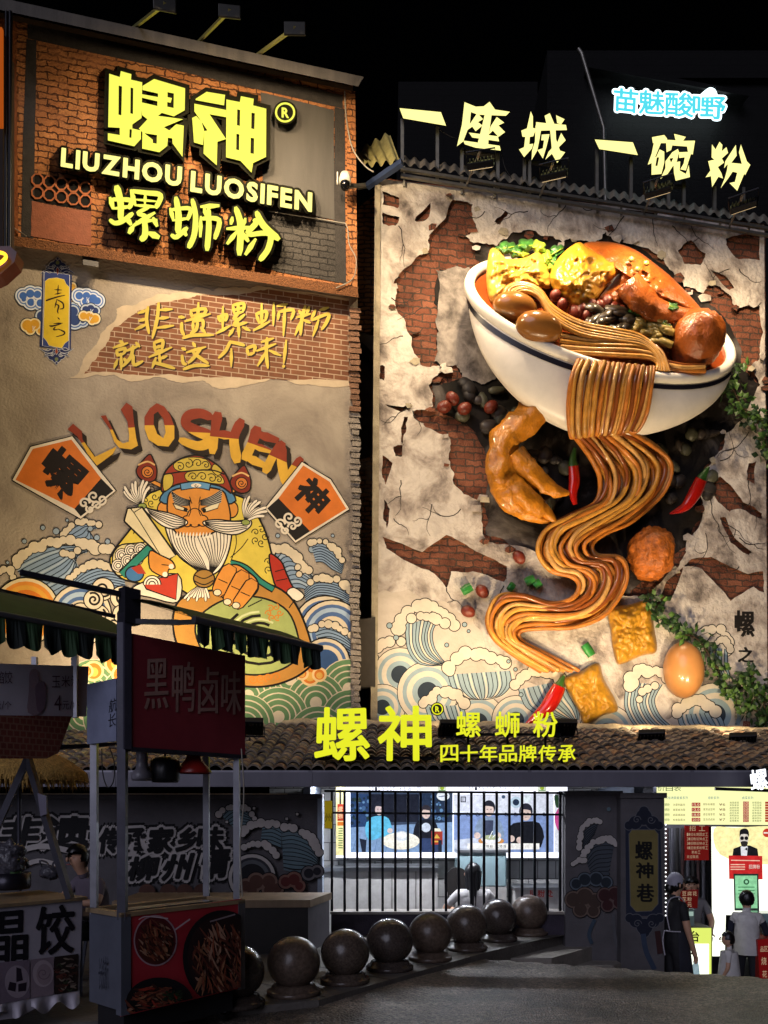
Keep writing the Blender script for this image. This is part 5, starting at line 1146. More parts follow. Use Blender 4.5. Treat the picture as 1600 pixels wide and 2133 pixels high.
# lamps on arms over the brick building
for (a, c), lb in zip((((268, 66), (343, 8)), ((404, 97), (478, 22)), ((520, 126), (614, 58))), ('arm lamp on the brick roof nearest the left edge', 'middle one of the arm lamps reaching out over the brick roof', 'arm lamp on the brick roof nearest the dark sky')):
    p0 = LW.W(a[0], a[1], .1); p1 = LW.W(c[0], c[1], 2.6); t = thing('arm_lamp', lb, 'lamp', p0, 'arm lamps on the brick roof')
    obj('arm', MB().bar(p0, p1, .036, mat('lamp_arm', '#8f8a55', .5, .5)), t)
    M = Matrix.Translation(p1) @ (LW.W(c[0] + 30, 300, 0) - p1).normalized().to_track_quat('-Z', 'Y').to_matrix().to_4x4()
    b = MB(); b.bbox((-.15, -.08, -.03), (.15, .08, .0), mat('lamp_head', '#26241f', .4, .5), M, .012); h = obj('lamp_head', b, t)
    obj('glass', MB().box((-.13, -.06, -.034), (.13, .06, -.029), LENS, M), h)
    lamp(t, M @ Vector((0, 0, -.07)), LW.W(c[0] + 30, 520, 0), 760, WARM, .12, 155)
# floodlights standing on the tiled roof
for (x, y, Yd), tg, lb, e in (((1356, 1533, 12.2), RW.W(1330, 1150, 0), 'black floodlight on the roof tiles below the smooth egg', 560), ((1545, 1540, 12.2), RW.W(1500, 1150, 0), 'black floodlight on the roof tiles at the right end under the ivy', 560), ((1172, 1512, 12.0), RW.W(1120, 1150, 0), 'black floodlight half hidden behind the three small yellow characters', 560), ((940, 1512, 12.0), RW.W(900, 1150, 0), 'black floodlight on the roof just behind the round R mark', 560), ((520, 1508, 11.3), LW.W(520, 1150, 0), 'black floodlight on the roof beside the red duck stall board', 400), ((250, 1512, 11.0), LW.W(200, 1150, 0), 'black floodlight on the roof behind the stall awnings', 700)):
    floodlight(at(x, y, Yd), tg, (.40, .34), lb, 'floodlights on the tiled roof', e, WARM, at(x, y + 34, Yd), 125)

# --- cyan sign on the dark block behind
s = thing('neon_sign', 'glowing cyan sign of bubbly characters with a white outline on the dark rear block', 'sign', at(1395, 215, 19))
mp6 = lambda x, y, w: at(x, y, 19 - w); CY = emis('lit_cyan', '#58e0f0', 1.0); HA = emis('lit_white_outline', '#e8fbff', 2.4)
Z6 = CZ(.18125, 1250, 160)
for ch, q in (('苗', ((165, 125), (440, 155), (430, 415), (155, 385))), ('魅', ((455, 150), (740, 170), (735, 435), (450, 420))), ('酸', ((755, 175), (1075, 190), (1070, 465), (750, 440))), ('嘢', ((1070, 220), (1445, 235), (1430, 495), (1065, 450)))):
    q = tuple(Z6(p) for p in q); hb = MB(); fb = MB()
    for i, S in enumerate(bold(ch, q, 5.0, 12, 0) + bold(ch, q, 2.8, 6, 0)): hb.shape(S, mp6, .10 + .001 * i, HA, 0, HA)
    for i, S in enumerate(bold(ch, q, 1.2, 8, 0)): fb.shape(S, mp6, .14 + .001 * i, CY, .13, CY)
    l = obj('letter', hb, s); obj('lit_face', fb, l)
b = MB(); b.shape(tess(crom([Z6(p) for p in ((1140, 225), (1200, 160), (1260, 122), (1315, 135), (1345, 185), (1340, 222), (1240, 232))], 5, True)), mp6, .20, HA, 0, HA); obj('hat_emblem', b, s)
lo = bpy.data.lights.new('sign_glow', 'POINT'); 
bpy.data.lights.remove(lo)

# --- signs standing on the tiled roof
mpr = lambda x, y, w: at(x, y, 10.42 - w)
s = thing('shop_sign', 'lemon yellow lit sign, two bold characters with a round R mark on the tiled roof', 'sign', at(780, 1590, 10.42))
for ch, q in (('螺', ((660, 1476), (766, 1472), (770, 1582), (656, 1585))), ('神', ((790, 1472), (896, 1472), (898, 1583), (788, 1583)))):
    channel(s, mpr, bold(ch, q, 2.3, 8, 0), .12, .22, YEL_L, HOUS2)
rmark(s, mpr, 911, 1477, 12, .10, .1, YEL_L, HOUS2)
obj('rail', MB().bar(at(650, 1580, 10.62), at(905, 1580, 10.62), .05, BLACKM), s)
for x in (690, 745, 815, 870): obj('post', MB().bar(at(x, 1560, 10.62), at(x, 1612, 10.62), .04, BLACKM), s)
s = thing('shop_sign', 'lemon yellow lit sign of three small spaced characters above the slogan', 'sign', at(1055, 1545, 11.4))
mpr2 = lambda x, y, w: at(x, y, 11.4 - w)
for ch, x0 in (('螺', 951), ('蛳', 1032), ('粉', 1111)): channel(s, mpr2, bold(ch, rect(x0, 1483, x0 + 50, 1535), .9, 8, 0), .1, .2, YEL_L, HOUS2)
obj('rail', MB().bar(at(945, 1530, 11.55), at(1168, 1530, 11.55), .04, BLACKM), s)
for x in (975, 1057, 1136): obj('post', MB().bar(at(x, 1520, 11.55), at(x, 1580, 11.55), .035, BLACKM), s)
s = thing('shop_sign', 'lemon yellow lit slogan of seven small characters low over the roof tiles', 'sign', at(1058, 1590, 10.34))
mpr3 = lambda x, y, w: at(x, y, 10.34 - w)
for i, ch in enumerate('四十年品牌传承'): channel(s, mpr3, bold(ch, rect(918 + i * 40.8, 1553, 918 + i * 40.8 + 36, 1587, -.03), .7, 6, 0), .06, .10, YEL_L, HOUS2)
obj('rail', MB().bar(at(915, 1575, 10.46), at(1203, 1573, 10.46), .03, BLACKM), s)
for x in (950, 1060, 1170): obj('post', MB().bar(at(x, 1570, 10.46), at(x, 1608, 10.46), .03, BLACKM), s)
# neon heart-like edge of a neighbour's sign and the neighbour's lit strip at the left frame edge
s = thing('neon_sign', 'fragment of a dark red sign with an orange neon tube at the left edge', 'sign', at(5, 545, 10))
obj('board', MB().prism([at(x, y, 10.02) for x, y in ((-60, 515), (20, 512), (35, 525), (30, 545), (0, 572), (-60, 600))], Vector((0, .2, 0)), mat('red_board', '#4a120c', .4)), s)
obj('neon_tube', MB().tube([at(x, y, 9.97) for x, y in crom([(-40, 525), (0, 526), (12, 532), (8, 542), (-10, 554), (-40, 566)], 5)], .022, emis('orange_neon', '#ffb62c', 2.5), n=8), s)
t = thing('side_building', 'dark neighbouring wall with a glowing orange light strip at the left edge', 'building', at(-60, 1500, 11.6))
b = MB(); b.box((-8.2, 11.2, -.1), (at(-12, 800, 11.2).x, 11.26, 13), mat('dark_timber', '#2a1a10', .8, var=.3)); b.box((at(-12, 0, 11.2).x, 11.25, at(0, 530, 11.2).z), (at(30, 800, 11.6).x, 11.6, 13), mat('dark_timber', '#2a1a10', .8, var=.3)); obj('wall', b, t)
b = MB(); b.bar(at(2, 60, 11.1), at(2, 265, 11.1), .05, emis('orange_strip', '#d9641a', .5)); obj('light_strip', b, t)
b = MB(); 
for x in (14, 22): b.tube([at(x, 25, 11.2), at(x - 2, 520, 11.2)], .03, BLACKM, n=8)
obj('downpipe', b, t)

# ================================================================== DARK BLOCK BEHIND, ALLEY, SMALL FITTINGS
t = thing('rear_building', 'unlit dark block behind the jagged character sign, carrying the cyan sign', 'building', (8, 21, 0))
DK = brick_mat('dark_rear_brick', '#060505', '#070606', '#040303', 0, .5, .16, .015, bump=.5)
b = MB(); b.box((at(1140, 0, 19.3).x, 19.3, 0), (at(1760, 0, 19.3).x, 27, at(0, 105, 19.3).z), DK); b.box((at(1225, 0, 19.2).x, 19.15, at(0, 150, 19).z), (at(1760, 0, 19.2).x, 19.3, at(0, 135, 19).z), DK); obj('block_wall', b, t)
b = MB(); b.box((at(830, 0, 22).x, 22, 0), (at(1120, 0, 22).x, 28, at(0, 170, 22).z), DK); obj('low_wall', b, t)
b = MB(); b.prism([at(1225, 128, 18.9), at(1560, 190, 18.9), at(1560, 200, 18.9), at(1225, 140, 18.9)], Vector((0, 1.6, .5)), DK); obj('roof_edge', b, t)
tag(obj('pole', MB().tube([at(1205, 102, 17), at(1212, 112, 17), at(1258, 268, 17), at(1262, 440, 17)], .045, STEEL, n=8)), 'thin leaning grey pole against the dark sky beside the cyan sign', 'pole')
# alley between the two facades
t = thing('alley_wall', 'rough old brick wall with broken patches in the dark gap between the facades', 'wall', at(765, 1500, 15.2))
OLD = brick_mat('old_alley_brick', '#a87648', '#94683f', '#54402e', 0, .26, .085, .016, bump=1.1, dirt=.6, blotch='#8f8270', wob=.1)
for q in ([(735, 440), (790, 400), (790, 650), (772, 690), (742, 690)], [(742, 960), (775, 950), (782, 1100), (775, 1150), (742, 1155)]):
    b = MB(); b.prism([at(x, y, 14.7) for x, y in rough_edge(q, 4, 2, 3)], Vector((0, .3, 0)), OLD); obj('brick_patch', b, t)
b = MB(); b.box((at(700, 0, 15.2).x, 15.2, 0), (at(830, 0, 15.2).x, 15.5, at(0, 420, 15.2).z), mat('alley_dark', '#4c423a', .95, var=.5, scale=2)); obj('back_wall', b, t)
b = MB(); b.prism([at(x, y, 14.6) for x, y in ((740, 690), (782, 700), (782, 740), (742, 700))], Vector((0, .4, 0)), mat('alley_cornice', '#4d453b', .9)); obj('cornice', b, t)
obj('downpipe', MB().tube([at(744, 1010, 14.0), at(744, 1500, 14.0)], .05, mat('grey_pipe', '#33302c', .6), n=8), t)
b = MB(); b.prism([at(x, y, 13.9) for x, y in ((748, 1290), (782, 1285), (782, 1430), (750, 1430))], Vector((0, .2, 0)), mat('grey_mesh', '#3f3a35', .9)); obj('grey_panel', b, t)
# broken corrugated scrap and timber above the gap
t = thing('corrugated_canopy', 'buckled yellowish corrugated roof scrap hanging over the gap between buildings', 'canopy', at(780, 330, 14))
def scrap(u, v):
    x = 738 + 75 * u + 22 * v; y = 318 - 42 * u + 60 * v * (.45 + .55 * u); p = at(x, y, 14.4 - .7 * v); p.z += .05 * math.sin(u * 24); return p
b = MB(); b.grid(scrap, 60, 5, mat('old_fibro', '#a39a63', .85, var=.3, scale=6, bump=.3)); obj('corrugated_sheet', b, t)
b = MB(); b.bar(at(765, 388, 14), at(838, 338, 13.6), .09, mat('blue_tarp', '#2b3a5a', .6)); obj('tarp_roll', b, t)
b = MB(); b.bar(at(745, 390, 14.1), at(790, 380, 14.1), .06, STEEL); obj('bracket', b, t)
# security camera
t = thing('security_camera', 'white dome security camera on the corner of the brick storey', 'camera', LW.W(722, 380, .35))
p = LW.W(719, 378, .35); W_ = mat('white_plastic', '#c9c5b8', .35); obj('body', MB().lathe([(0, .13), (.08, .12), (.10, .04), (.10, -.03), (.0, -.03)], p, W_, 16), t)
obj('dome', MB().blob(p + Vector((0, 0, -.05)), (.085, .085, .10), mat('black_dome', '#0c0c0e', .1)), t); obj('antenna', MB().tube([p + Vector((-.13, 0, -.05)), p + Vector((-.13, 0, .16))], .012, W_, n=6), t); obj('arm', MB().bar(p + Vector((.05, .1, 0)), LW.W(760, 386, .05), .05, STEEL), t)

# ================================================================== LOW NOODLE SHOP WITH TILED ROOF
shop = thing('noodle_shop', 'low shop front with a grey tiled roof, lit poster boxes and a white tiled counter', 'shop', (0, 11.5, 0))
TILES = [mat('roof_tile', c, .55, var=.45, scale=9, bump=.3, bscale=40) for c in ('#6b6156', '#5a5148', '#7c6f60', '#4c443c', '#7a5f49')]
EY, EZ = 10.3, 2.27; RY = 13.25
def ridge_z(x): return 3.22 - .016 * (x + 3)
rnd = random.Random(23); b = MB(); TW = .172; NR = 15; X0, X1 = -7.0, 8.4; ncol = int((X1 - X0) / TW)
for r in range(NR):
    t0, t1 = r / NR, (r + 1.25) / NR
    for c in range(ncol):
        x = X0 + c * TW + (r % 2) * .004; jz = rnd.uniform(-.012, .014); jy = rnd.uniform(-.025, .025); jx = rnd.uniform(-.008, .008); m = TILES[min(4, int(rnd.random() ** 1.3 * 5))]
        vs = []; K = 6
        for (t, lift) in ((t0, .035), (t1, .0)):
            y = EY + (RY - EY) * t + jy; 
            for k in range(K + 1):
                u = k / K; zz = EZ + (ridge_z(x) - EZ) * min(t, 1.02) + lift + jz + .062 * math.sin(math.pi * u) ** .8 - .01
                vs.append(Vector((x + jx + TW * 1.06 * u, y, zz)))
        # thickness of the lower edge
        lip = [v + Vector((0, .004, -.028)) for v in vs[:K + 1]]
        b.add(vs + lip, [(k, k + 1, K + 2 + k, K + 1 + k) for k in range(K)] + [(k, 2 * K + 2 + k, 2 * K + 3 + k, k + 1) for k in range(K)], m, False)
roof = obj('tile_roof', b, shop)
b = MB(); b.add([Vector((X0, EY + .02, EZ - .02)), Vector((X1, EY + .02, EZ - .02)), Vector((X1, RY, ridge_z(X1) - .03)), Vector((X0, RY, ridge_z(X0) - .03)), Vector((X1, 16.5, ridge_z(X1) - .03)), Vector((X0, 16.5, ridge_z(X0) - .03))], [(0, 1, 2, 3), (3, 2, 4, 5)], mat('roof_bed', '#241f1b', .95)); obj('roof_bed', b, roof)
# mortar fillet where the tiles meet the facades
b = MB(); FIL = mat('mortar_fillet', '#a39478', .95, var=.4, scale=8, bump=.8, bscale=30)
pts = [Vector((-2.6 + i * .16, RY - .05 + .05 * noise.noise(Vector((i * .7, 0, 0))), ridge_z(-2.6 + i * .16) + .02 + .05 * noise.noise(Vector((i * .45, 3, 0))))) for i in range(66)]
b.tube(pts, [.09 + .03 * noise.noise(Vector((i * .6, 7, 0))) for i in range(66)], FIL, n=8); obj('mortar_fillet', b, roof)
GUT = mat('gutter_sheet', '#64626c', .45, .2, var=.18, scale=2.2, streak=True)
b = MB(); b.box((X0, 10.16, 2.045), (X1, 10.30, 2.255), GUT); b.box((X0, 10.155, 2.235), (X1, 10.16, 2.262), mat('gutter_lip', '#84828c', .4, .3)); 
for x in (-3.6, -1.0, 1.9, 4.05): b.box((x, 10.152, 2.043), (x + .05, 10.159, 2.262), GUT)
obj('gutter', b, shop)
b = MB(); b.box((X0, 10.3, 2.225), (X1, 13.2, 2.25), mat('soffit', '#77757c', .8)); obj('soffit', b, shop)
# fluorescent tubes behind the gutter
def tube_light(x, y, l, e, label):
    t = thing('tube_light', label, 'lamp', (x, y, 2.2), 'fluorescent tubes under the shop ceiling')
    obj('tube', MB().tube([(x - l / 2, y, 2.185), (x + l / 2, y, 2.185)], .018, emis('tube_white', '#f2f4ff', 4.0), n=8), t); obj('fitting', MB().box((x - l / 2 - .03, y - .03, 2.203), (x + l / 2 + .03, y + .03, 2.224), mat('white_plastic', '#c9c5b8', .35)), t)
    a = bpy.data.lights.new('tube_glow', 'AREA'); a.shape = 'RECTANGLE'; a.size = l; a.size_y = .04; a.energy = e; a.color = (.86, .90, 1.)
    o = bpy.data.objects.new('tube_glow', a); COL.objects.link(o); o.location = (0, 0, -.04); o.parent = t
for x, y, e, lb in ((-.35, 11.5, 11, 'left fluorescent tube above the fenced counter'), (1.3, 11.5, 11, 'right fluorescent tube above the fenced counter'), (4.4, 11.6, 10, 'fluorescent tube before the price menu')): tube_light(x, y, 1.2, e * 9, lb)
# inside: back wall, tiled dado, shelf, counters
WT = brick_mat('white_wall_tile', '#a9a7a4', '#b2b0ad', '#6a6866', 0, .30, .30, .010, bump=.15, smooth=.2, dirt=.25, rough=.3, wob=0)
BW = Wall(12.7, 0); EW = Wall(12.45, 0)
b = MB(); b.box((-1.9, 12.75, -.8), (3.7, 12.9, 2.2), WT); obj('tiled_back_wall', b, shop)
b = MB(); b.box((-1.15, 10.95, -.8), (-1.05, 12.75, 2.1), mat('pale_blue_wall', '#8d97a6', .6)); obj('side_wall', b, shop)
SS = mat('stainless_steel', '#a6a9ad', .28, .85, var=.15, scale=4, streak=True); CTR = mat('counter_white', '#9f9c98', .5, var=.2)
b = MB(); b.box((-.95, 12.15, .77), (.85, 12.7, .83), SS); b.box((-.95, 12.2, 0), (.85, 12.68, .77), CTR); b.box((-.95, 12.2, -.7), (.85, 12.68, .0), CTR); obj('serving_counter', b, shop)
b = MB()
for x in (-.62, -.25, .12, .5): b.box((x, 12.19, .02), (x + .012, 12.2, .77), mat('panel_gap', '#55524f', .8))
obj('panel_gaps', b, shop)
b = MB(); b.box((1.15, 11.9, 0), (1.9, 12.6, .55), CTR); b.bbox((1.15, 11.9, .55), (1.9, 12.6, 1.08), mat('display_glass', '#7e9498', .12, var=.1), bev=.02); b.box((1.13, 11.88, 1.08), (1.92, 12.62, 1.12), SS); obj('display_case', b, shop)
b = MB(); b.box((2.0, 11.7, -.7), (2.95, 12.3, .52), CTR); b.box((1.98, 11.68, .52), (2.97, 12.32, .56), SS); o = obj('pickup_counter', b, shop)
P = Paint(Wall(11.69, 0), .002); 
for i, ch in enumerate('取粉处'): P.put(in_quad(glyphs(ch, .01), rect(1103 + i * 17, 1851, 1118 + i * 17, 1869)), '#a3231c')
obj('counter_lettering', P.mb, o)
b = MB(); b.box((-.62, 12.1, .86), (.86, 12.14, .89), SS); obj('shelf_rail', b, shop)
b = MB()
for i in range(3): x = -.35 + i * .62; b.add([Vector((x, 12.6, 1.28)), Vector((x + .34, 12.6, 1.28)), Vector((x + .16, 12.6, .98))], [(0, 1, 2)], mat('pennant', '#8a5a44' if i != 1 else '#7d6a3c', .7))
obj('pennants', b, shop)

# lit posters
def E(c, s=1.05):
    """backlit print: the ink varies a little, as a photograph does"""
    m = emis('lightbox_print', c, s)
    if 'mottle' not in m:
        m['mottle'] = 1; nt = m.node_tree; b = nt.nodes['Principled BSDF']; tc = nt.nodes.new('ShaderNodeTexCoord'); n = nt.nodes.new('ShaderNodeTexNoise'); n.inputs['Scale'].default_value = 16; n.inputs['Detail'].default_value = 7; n.inputs['Roughness'].default_value = .7
        nt.links.new(tc.outputs['Object'], n.inputs['Vector']); r = nt.nodes.new('ShaderNodeValToRGB'); k = lin(c); r.color_ramp.elements[0].position = .33; r.color_ramp.elements[1].position = .68
        r.color_ramp.elements[0].color = tuple(x * .72 for x in k) + (1,); r.color_ramp.elements[1].color = tuple(min(1, x * 1.2 + .004) for x in k) + (1,); nt.links.new(n.outputs[0], r.inputs[0]); nt.links.new(r.outputs[0], b.inputs['Emission Color'])
    return m
WHT = emis('lightbox_white', '#eef0ff', 1.9)
b = MB(); b.prism([EW.W(x, y) for x, y in ((700, 1634), (1182, 1634), (1182, 1787), (700, 1787))], Vector((0, .2, 0)), WHT, mat('lightbox_case', '#8a8a90', .5)); lb = obj('poster_lightbox', b, shop)
P = Paint(EW, .004, [(700, 1634), (1182, 1634), (1182, 1787), (700, 1787)], .0004); P.frame(.375, 640, 1450)
ep = lambda pts, c, s=0: P.poly(pts, E(c), s)
ep([(240, 535), (808, 535), (808, 868), (240, 868)], '#39465e'); ep([(340, 545), (620, 545), (620, 700), (340, 700)], '#161a2a'); ep([(240, 540), (345, 545), (345, 730), (240, 740)], '#27406a')
ep([(620, 540), (790, 540), (805, 720), (620, 690)], '#20304a'); ep([(240, 730), (808, 700), (808, 868), (240, 868)], '#7f9cc4')
rnd = random.Random(2)
for i in range(60): x, y = rnd.choice([(rnd.uniform(245, 340), rnd.uniform(545, 720)), (rnd.uniform(680, 790), rnd.uniform(545, 700))]); P.disc(x, y, rnd.uniform(4, 12), E(rnd.choice(['#1b2c3e', '#3c5c86', '#5f86b0', '#243a38'])), 8)
for i in range(9): P.line([(250 + i * 62, 868), (290 + i * 55, 735)], 3, E('#5b7aa6'))
def seated(x, y, hair, skin, top, s=1.):
    ep([(x - 62 * s, y + 150 * s), (x - 58 * s, y + 70 * s), (x - 25 * s, y + 48 * s), (x + 28 * s, y + 48 * s), (x + 60 * s, y + 75 * s), (x + 66 * s, y + 160 * s)], top, 3)
    P.disc(x, y, 30 * s, E(hair), ry=36 * s); P.disc(x, y + 12 * s, 23 * s, E(skin), ry=30 * s); ep([(x - 26 * s, y - 10 * s), (x - 10 * s, y - 22 * s), (x + 20 * s, y - 20 * s), (x + 26 * s, y - 4 * s), (x, y - 8 * s)], hair, 3)
    P.line([(x - 12 * s, y + 8 * s), (x - 4 * s, y + 8 * s)], 3, E('#2b2b38')); P.line([(x + 5 * s, y + 8 * s), (x + 13 * s, y + 8 * s)], 3, E('#2b2b38')); P.line([(x - 6 * s, y + 26 * s), (x + 7 * s, y + 26 * s)], 3, E('#8d5f60'))
seated(400, 620, '#1c2030', '#cdb8b8', '#5cb6dc'); ep([(330, 700), (440, 690), (470, 740), (440, 770), (340, 800)], '#5cb6dc', 3); P.disc(460, 748, 15, E('#d6c6c6'))
seated(660, 640, '#2b2730', '#d6c0b8', '#151824'); P.disc(660, 730, 26, E('#c9d2e2')); ep([(620, 790), (740, 790), (740, 868), (640, 868)], '#2f3f66')
P.disc(520, 805, 105, E('#e8e2d2'), ry=48); P.disc(520, 800, 98, E('#f4efe0'), ry=40); P.disc(525, 778, 40, E('#cfd6dc'), ry=28); P.disc(525, 774, 30, E('#f2f4f4'), ry=18)
ep([(690, 750), (752, 750), (752, 825), (690, 825)], '#a3392a'); ep([(700, 735), (738, 735), (745, 752), (695, 752)], '#ece6d0'); ep([(705, 790), (720, 765), (738, 790)], '#d8b04a'); P.line([(702, 808), (742, 808)], 8, E('#d8b04a'))
ep([(290, 790), (330, 800), (325, 868), (305, 868)], '#1c2436'); ep([(728, 800), (748, 800), (748, 868), (728, 868)], '#1c2436')
ep([(815, 545), (1370, 545), (1370, 868), (815, 868)], '#7f95c6'); ep([(815, 545), (1370, 545), (1370, 660), (815, 660)], '#d7dcec'); ep([(815, 800), (1000, 780), (1000, 868), (815, 868)], '#c6cddf')
P.disc(1160, 590, 32, E('#b9cfe0')); P.disc(1160, 590, 18, E('#22324a')); P.disc(1090, 560, 10, E('#405470')); P.disc(1225, 570, 22, E('#d8e4ee'))
ep([(852, 558), (882, 558), (882, 590), (852, 590)], '#23273a'); ep([(857, 563), (877, 563), (877, 585), (857, 585)], '#d7dcec'); P.text('匠', rect(859, 565, 875, 583), E('#23273a'))
for i in range(10): P.spiral(840 + 53 * i, 655, 14, 1.2, 4, E('#2b3350'))
seated(1010, 620, '#1b1d2a', '#d9c2ba', '#8195b2', 1.15); ep([(985, 690), (1035, 690), (1030, 780), (992, 780)], '#39415a'); P.disc(945, 775, 18, E('#d9c2ba')); P.disc(1060, 775, 18, E('#d9c2ba'))
seated(1215, 640, '#262734', '#d3bcb4', '#14161f', 1.25); ep([(1130, 720), (1190, 700), (1290, 705), (1305, 815), (1130, 810)], '#14161f', 3); P.disc(1135, 792, 18, E('#d3bcb4')); P.disc(1180, 800, 18, E('#d3bcb4'))
P.disc(1022, 805, 72, E('#c98a4a'), ry=22); P.disc(1022, 795, 55, E('#e8e8ee'), ry=24); P.disc(1022, 785, 44, E('#a7b08c'), ry=14); P.line([(1010, 790), (1030, 750)], 5, E('#e2e6ee')); P.line([(1030, 785), (1060, 755)], 5, E('#e2e6ee'))
ep([(890, 818), (1290, 818), (1290, 852), (890, 852)], '#f1eee8')
for i, ch in enumerate('螺蛳粉大师傅'): P.text(ch, rect(975 + i * 20 + (14 if i > 2 else 0), 826, 991 + i * 20 + (14 if i > 2 else 0), 844), E('#26283a'))
ep([(1375, 545), (1430, 545), (1430, 868), (1375, 868)], '#dfe2ee'); ep([(1375, 660), (1430, 600), (1430, 760), (1390, 740)], '#c04a8a', 3); ep([(1372, 555), (1400, 550), (1415, 600), (1385, 620)], '#26402a', 3)
for t, x0, dx in (('2015年CCTV4走遍中国', 340, 24), ('2017年CCTV2财经频道', 895, 24)):
    x = x0
    for ch in t:
        wd = 22 if ord(ch) > 255 else 13; P.text(ch, rect(x, 506, x + wd, 524), E('#2c2d3c')); x += wd + 5
for x in (750, 1305): P.disc(x, 518, 26, E('#dfe8d4')); P.disc(x, 510, 12, E('#9bb23a')); P.line([(x - 18, 524), (x + 18, 524)], 4, E('#4c8a3a'))
P.disc(755, 555, 36, E('#dfe6ee'), ry=26); P.line([(730, 560), (780, 552)], 5, E('#5c6a90'))
obj('poster_print', P.mb, lb)
b = MB()
for x in (722, 892, 1000, 1118): b.box(tuple(EW.W(x, 1637, .25)), tuple(EW.W(x + 12, 1630, .02)), BLACKM)
obj('box_clips', b, lb)
EW2 = Wall(11.6, 0)
b = MB(); b.prism([EW2.W(x, y) for x, y in ((700, 1634), (719, 1634), (719, 1782), (700, 1782))], Vector((0, .12, 0)), E('#efe6a8', 1.2), BLACKM); v = obj('vertical_lightbox', b, shop)
P = Paint(EW2, .004, None, .0004)
P.poly([(703, 1675), (716, 1675), (716, 1710), (703, 1710)], E('#c8402a')); P.poly([(703, 1712), (716, 1712), (716, 1720), (703, 1720)], E('#e07a2a')); P.line([(709, 1645), (709, 1675)], 4, E('#3c3a34'))
for i in range(9): P.line([(705, 1726 + i * 5), (714, 1726 + i * 5)], 2, E('#6a8a4a'))
for i, ch in enumerate('螺蛳'): P.text(ch, rect(705, 1680 + i * 14, 714, 1692 + i * 14), E('#f4e2b0'))
obj('poster_print', P.mb, v)
s = thing('hanging_sign', 'small yellow hanging sign at the left end of the black fence', 'sign', at(683, 1700, 10.7))
obj('board', MB().prism([at(x, y, 10.7) for x, y in ((676, 1668), (692, 1668), (692, 1726), (676, 1726))], Vector((0, .04, 0)), emis('yellow_board', '#a08a1c', .55), BLACKM), s)
P = Paint(Wall(10.7, 0), .003); P.text('州', rect(677, 1694, 691, 1712), '#15130c'); obj('lettering', P.mb, s)
# right bay: menu, posters, counter (this floor is one flight lower)
b = MB(); b.box((3.45, 12.9, LOW), (9, 13.1, 2.2), mat('shop_inner_wall', '#4c4a4e', .8, var=.3)); b.box((3.55, 10.9, LOW), (3.68, 12.9, 2.1), mat('pale_blue_wall', '#8d97a6', .6)); obj('inner_wall', b, shop)
b = MB()
for i in range(9): 
    x = at(1388 + i * 11, 0, 12.4).x; b.tube([Vector((x, 12.4, LOW)), Vector((x + .01, 12.4, 1.45))], .03, mat('strip_curtain', ('#4a3432', '#5f5d63', '#33302f')[i % 3], .5), n=6)
obj('strip_curtain', b, shop)
MW = Wall(11.5, 0)
b = MB(); b.prism([MW.W(x, y) for x, y in ((1368, 1634), (1640, 1634), (1640, 1719), (1368, 1717))], Vector((0, .15, 0)), emis('menu_light', '#f2f3b0', 1.15), BLACKM); mn = obj('menu_lightbox', b, shop)
P = Paint(MW, .004, None, .0003)
for i, ch in enumerate('价目表'): P.text(ch, rect(1370 + i * 17, 1635, 1385 + i * 17, 1648), E('#3c5a2a'))
for t, x in (('石板烤蹄套餐系列', 1386), ('捞粉系列', 1475), ('卤菜系列', 1546)):
    for i, ch in enumerate(t): P.text(ch, rect(x + i * 6, 1659, x + i * 6 + 5.2, 1665), E('#4a7a8a'))
rnd = random.Random(4); GL = '螺蛳粉鸭脚豆腐泡卤蛋青菜酸笋汤捞面猪脚'
for r in range(4):
    y = 1673 + r * 10.5
    for i, ch in enumerate('螺蛳粉'): P.text(ch, rect(1379 + i * 5.6, y, 1384 + i * 5.6, y + 6.5), E('#4f6a2a'))
    for i in range(5): P.text(rnd.choice(GL), rect(1402 + i * 5.2, y + 1, 1406.6 + i * 5.2, y + 6), E('#7a5a2a'))
    P.poly([(1441, y - 1), (1459, y - 1), (1459, y + 7), (1441, y + 7)], E('#b0392c')); P.text(('15.0', '12.0', '18.0', '20.0')[r], rect(1443, y + .5, 1457, y + 5.5), E('#f4e8c0'))
    for i in range(5): P.text(rnd.choice(GL), rect(1465 + i * 5, y, 1469.4 + i * 5, y + 5), E('#7a5a2a'))
    P.text(('¥6', '¥8', '¥5', '¥7')[r], rect(1498, y, 1511, y + 5.5), E('#7a3a2a'))
for r in range(8):
    y = 1670 + r * 5.4
    for x in (1520, 1567):
        for i in range(4): P.text(rnd.choice(GL), rect(x + i * 5, y, x + 4.4 + i * 5, y + 4.3), E('#55602a'))
    P.poly([(1548, y - .4), (1560, y - .4), (1560, y + 4.6), (1548, y + 4.6)], E('#b0392c')); P.text('5元', rect(1549, y + .3, 1559, y + 4), E('#f4e8c0')); P.poly([(1594, y), (1602, y), (1602, y + 4.4), (1594, y + 4.4)], E('#b0392c'))
obj('menu_print', P.mb, mn)
HW = Wall(11.9, 0); REDB = mat('red_sign_board', '#8e1f1c', .5, var=.15)
s = thing('recruitment_sign', 'red hanging notice with pale lettering listing numbered lines below the menu', 'sign', HW.W(1453, 1792))
obj('board', MB().prism([HW.W(x, y) for x, y in ((1427, 1720), (1480, 1720), (1480, 1792), (1427, 1792))], Vector((0, .03, 0)), emis('red_lit_board', '#8f1f1c', .45), REDB), s)
P = Paint(HW, .003, None, .0003); PT = emis('pale_print', '#e6c6a0', .5)
for i, ch in enumerate('招工'): P.text(ch, rect(1436 + i * 20, 1720, 1449 + i * 20, 1731), PT)
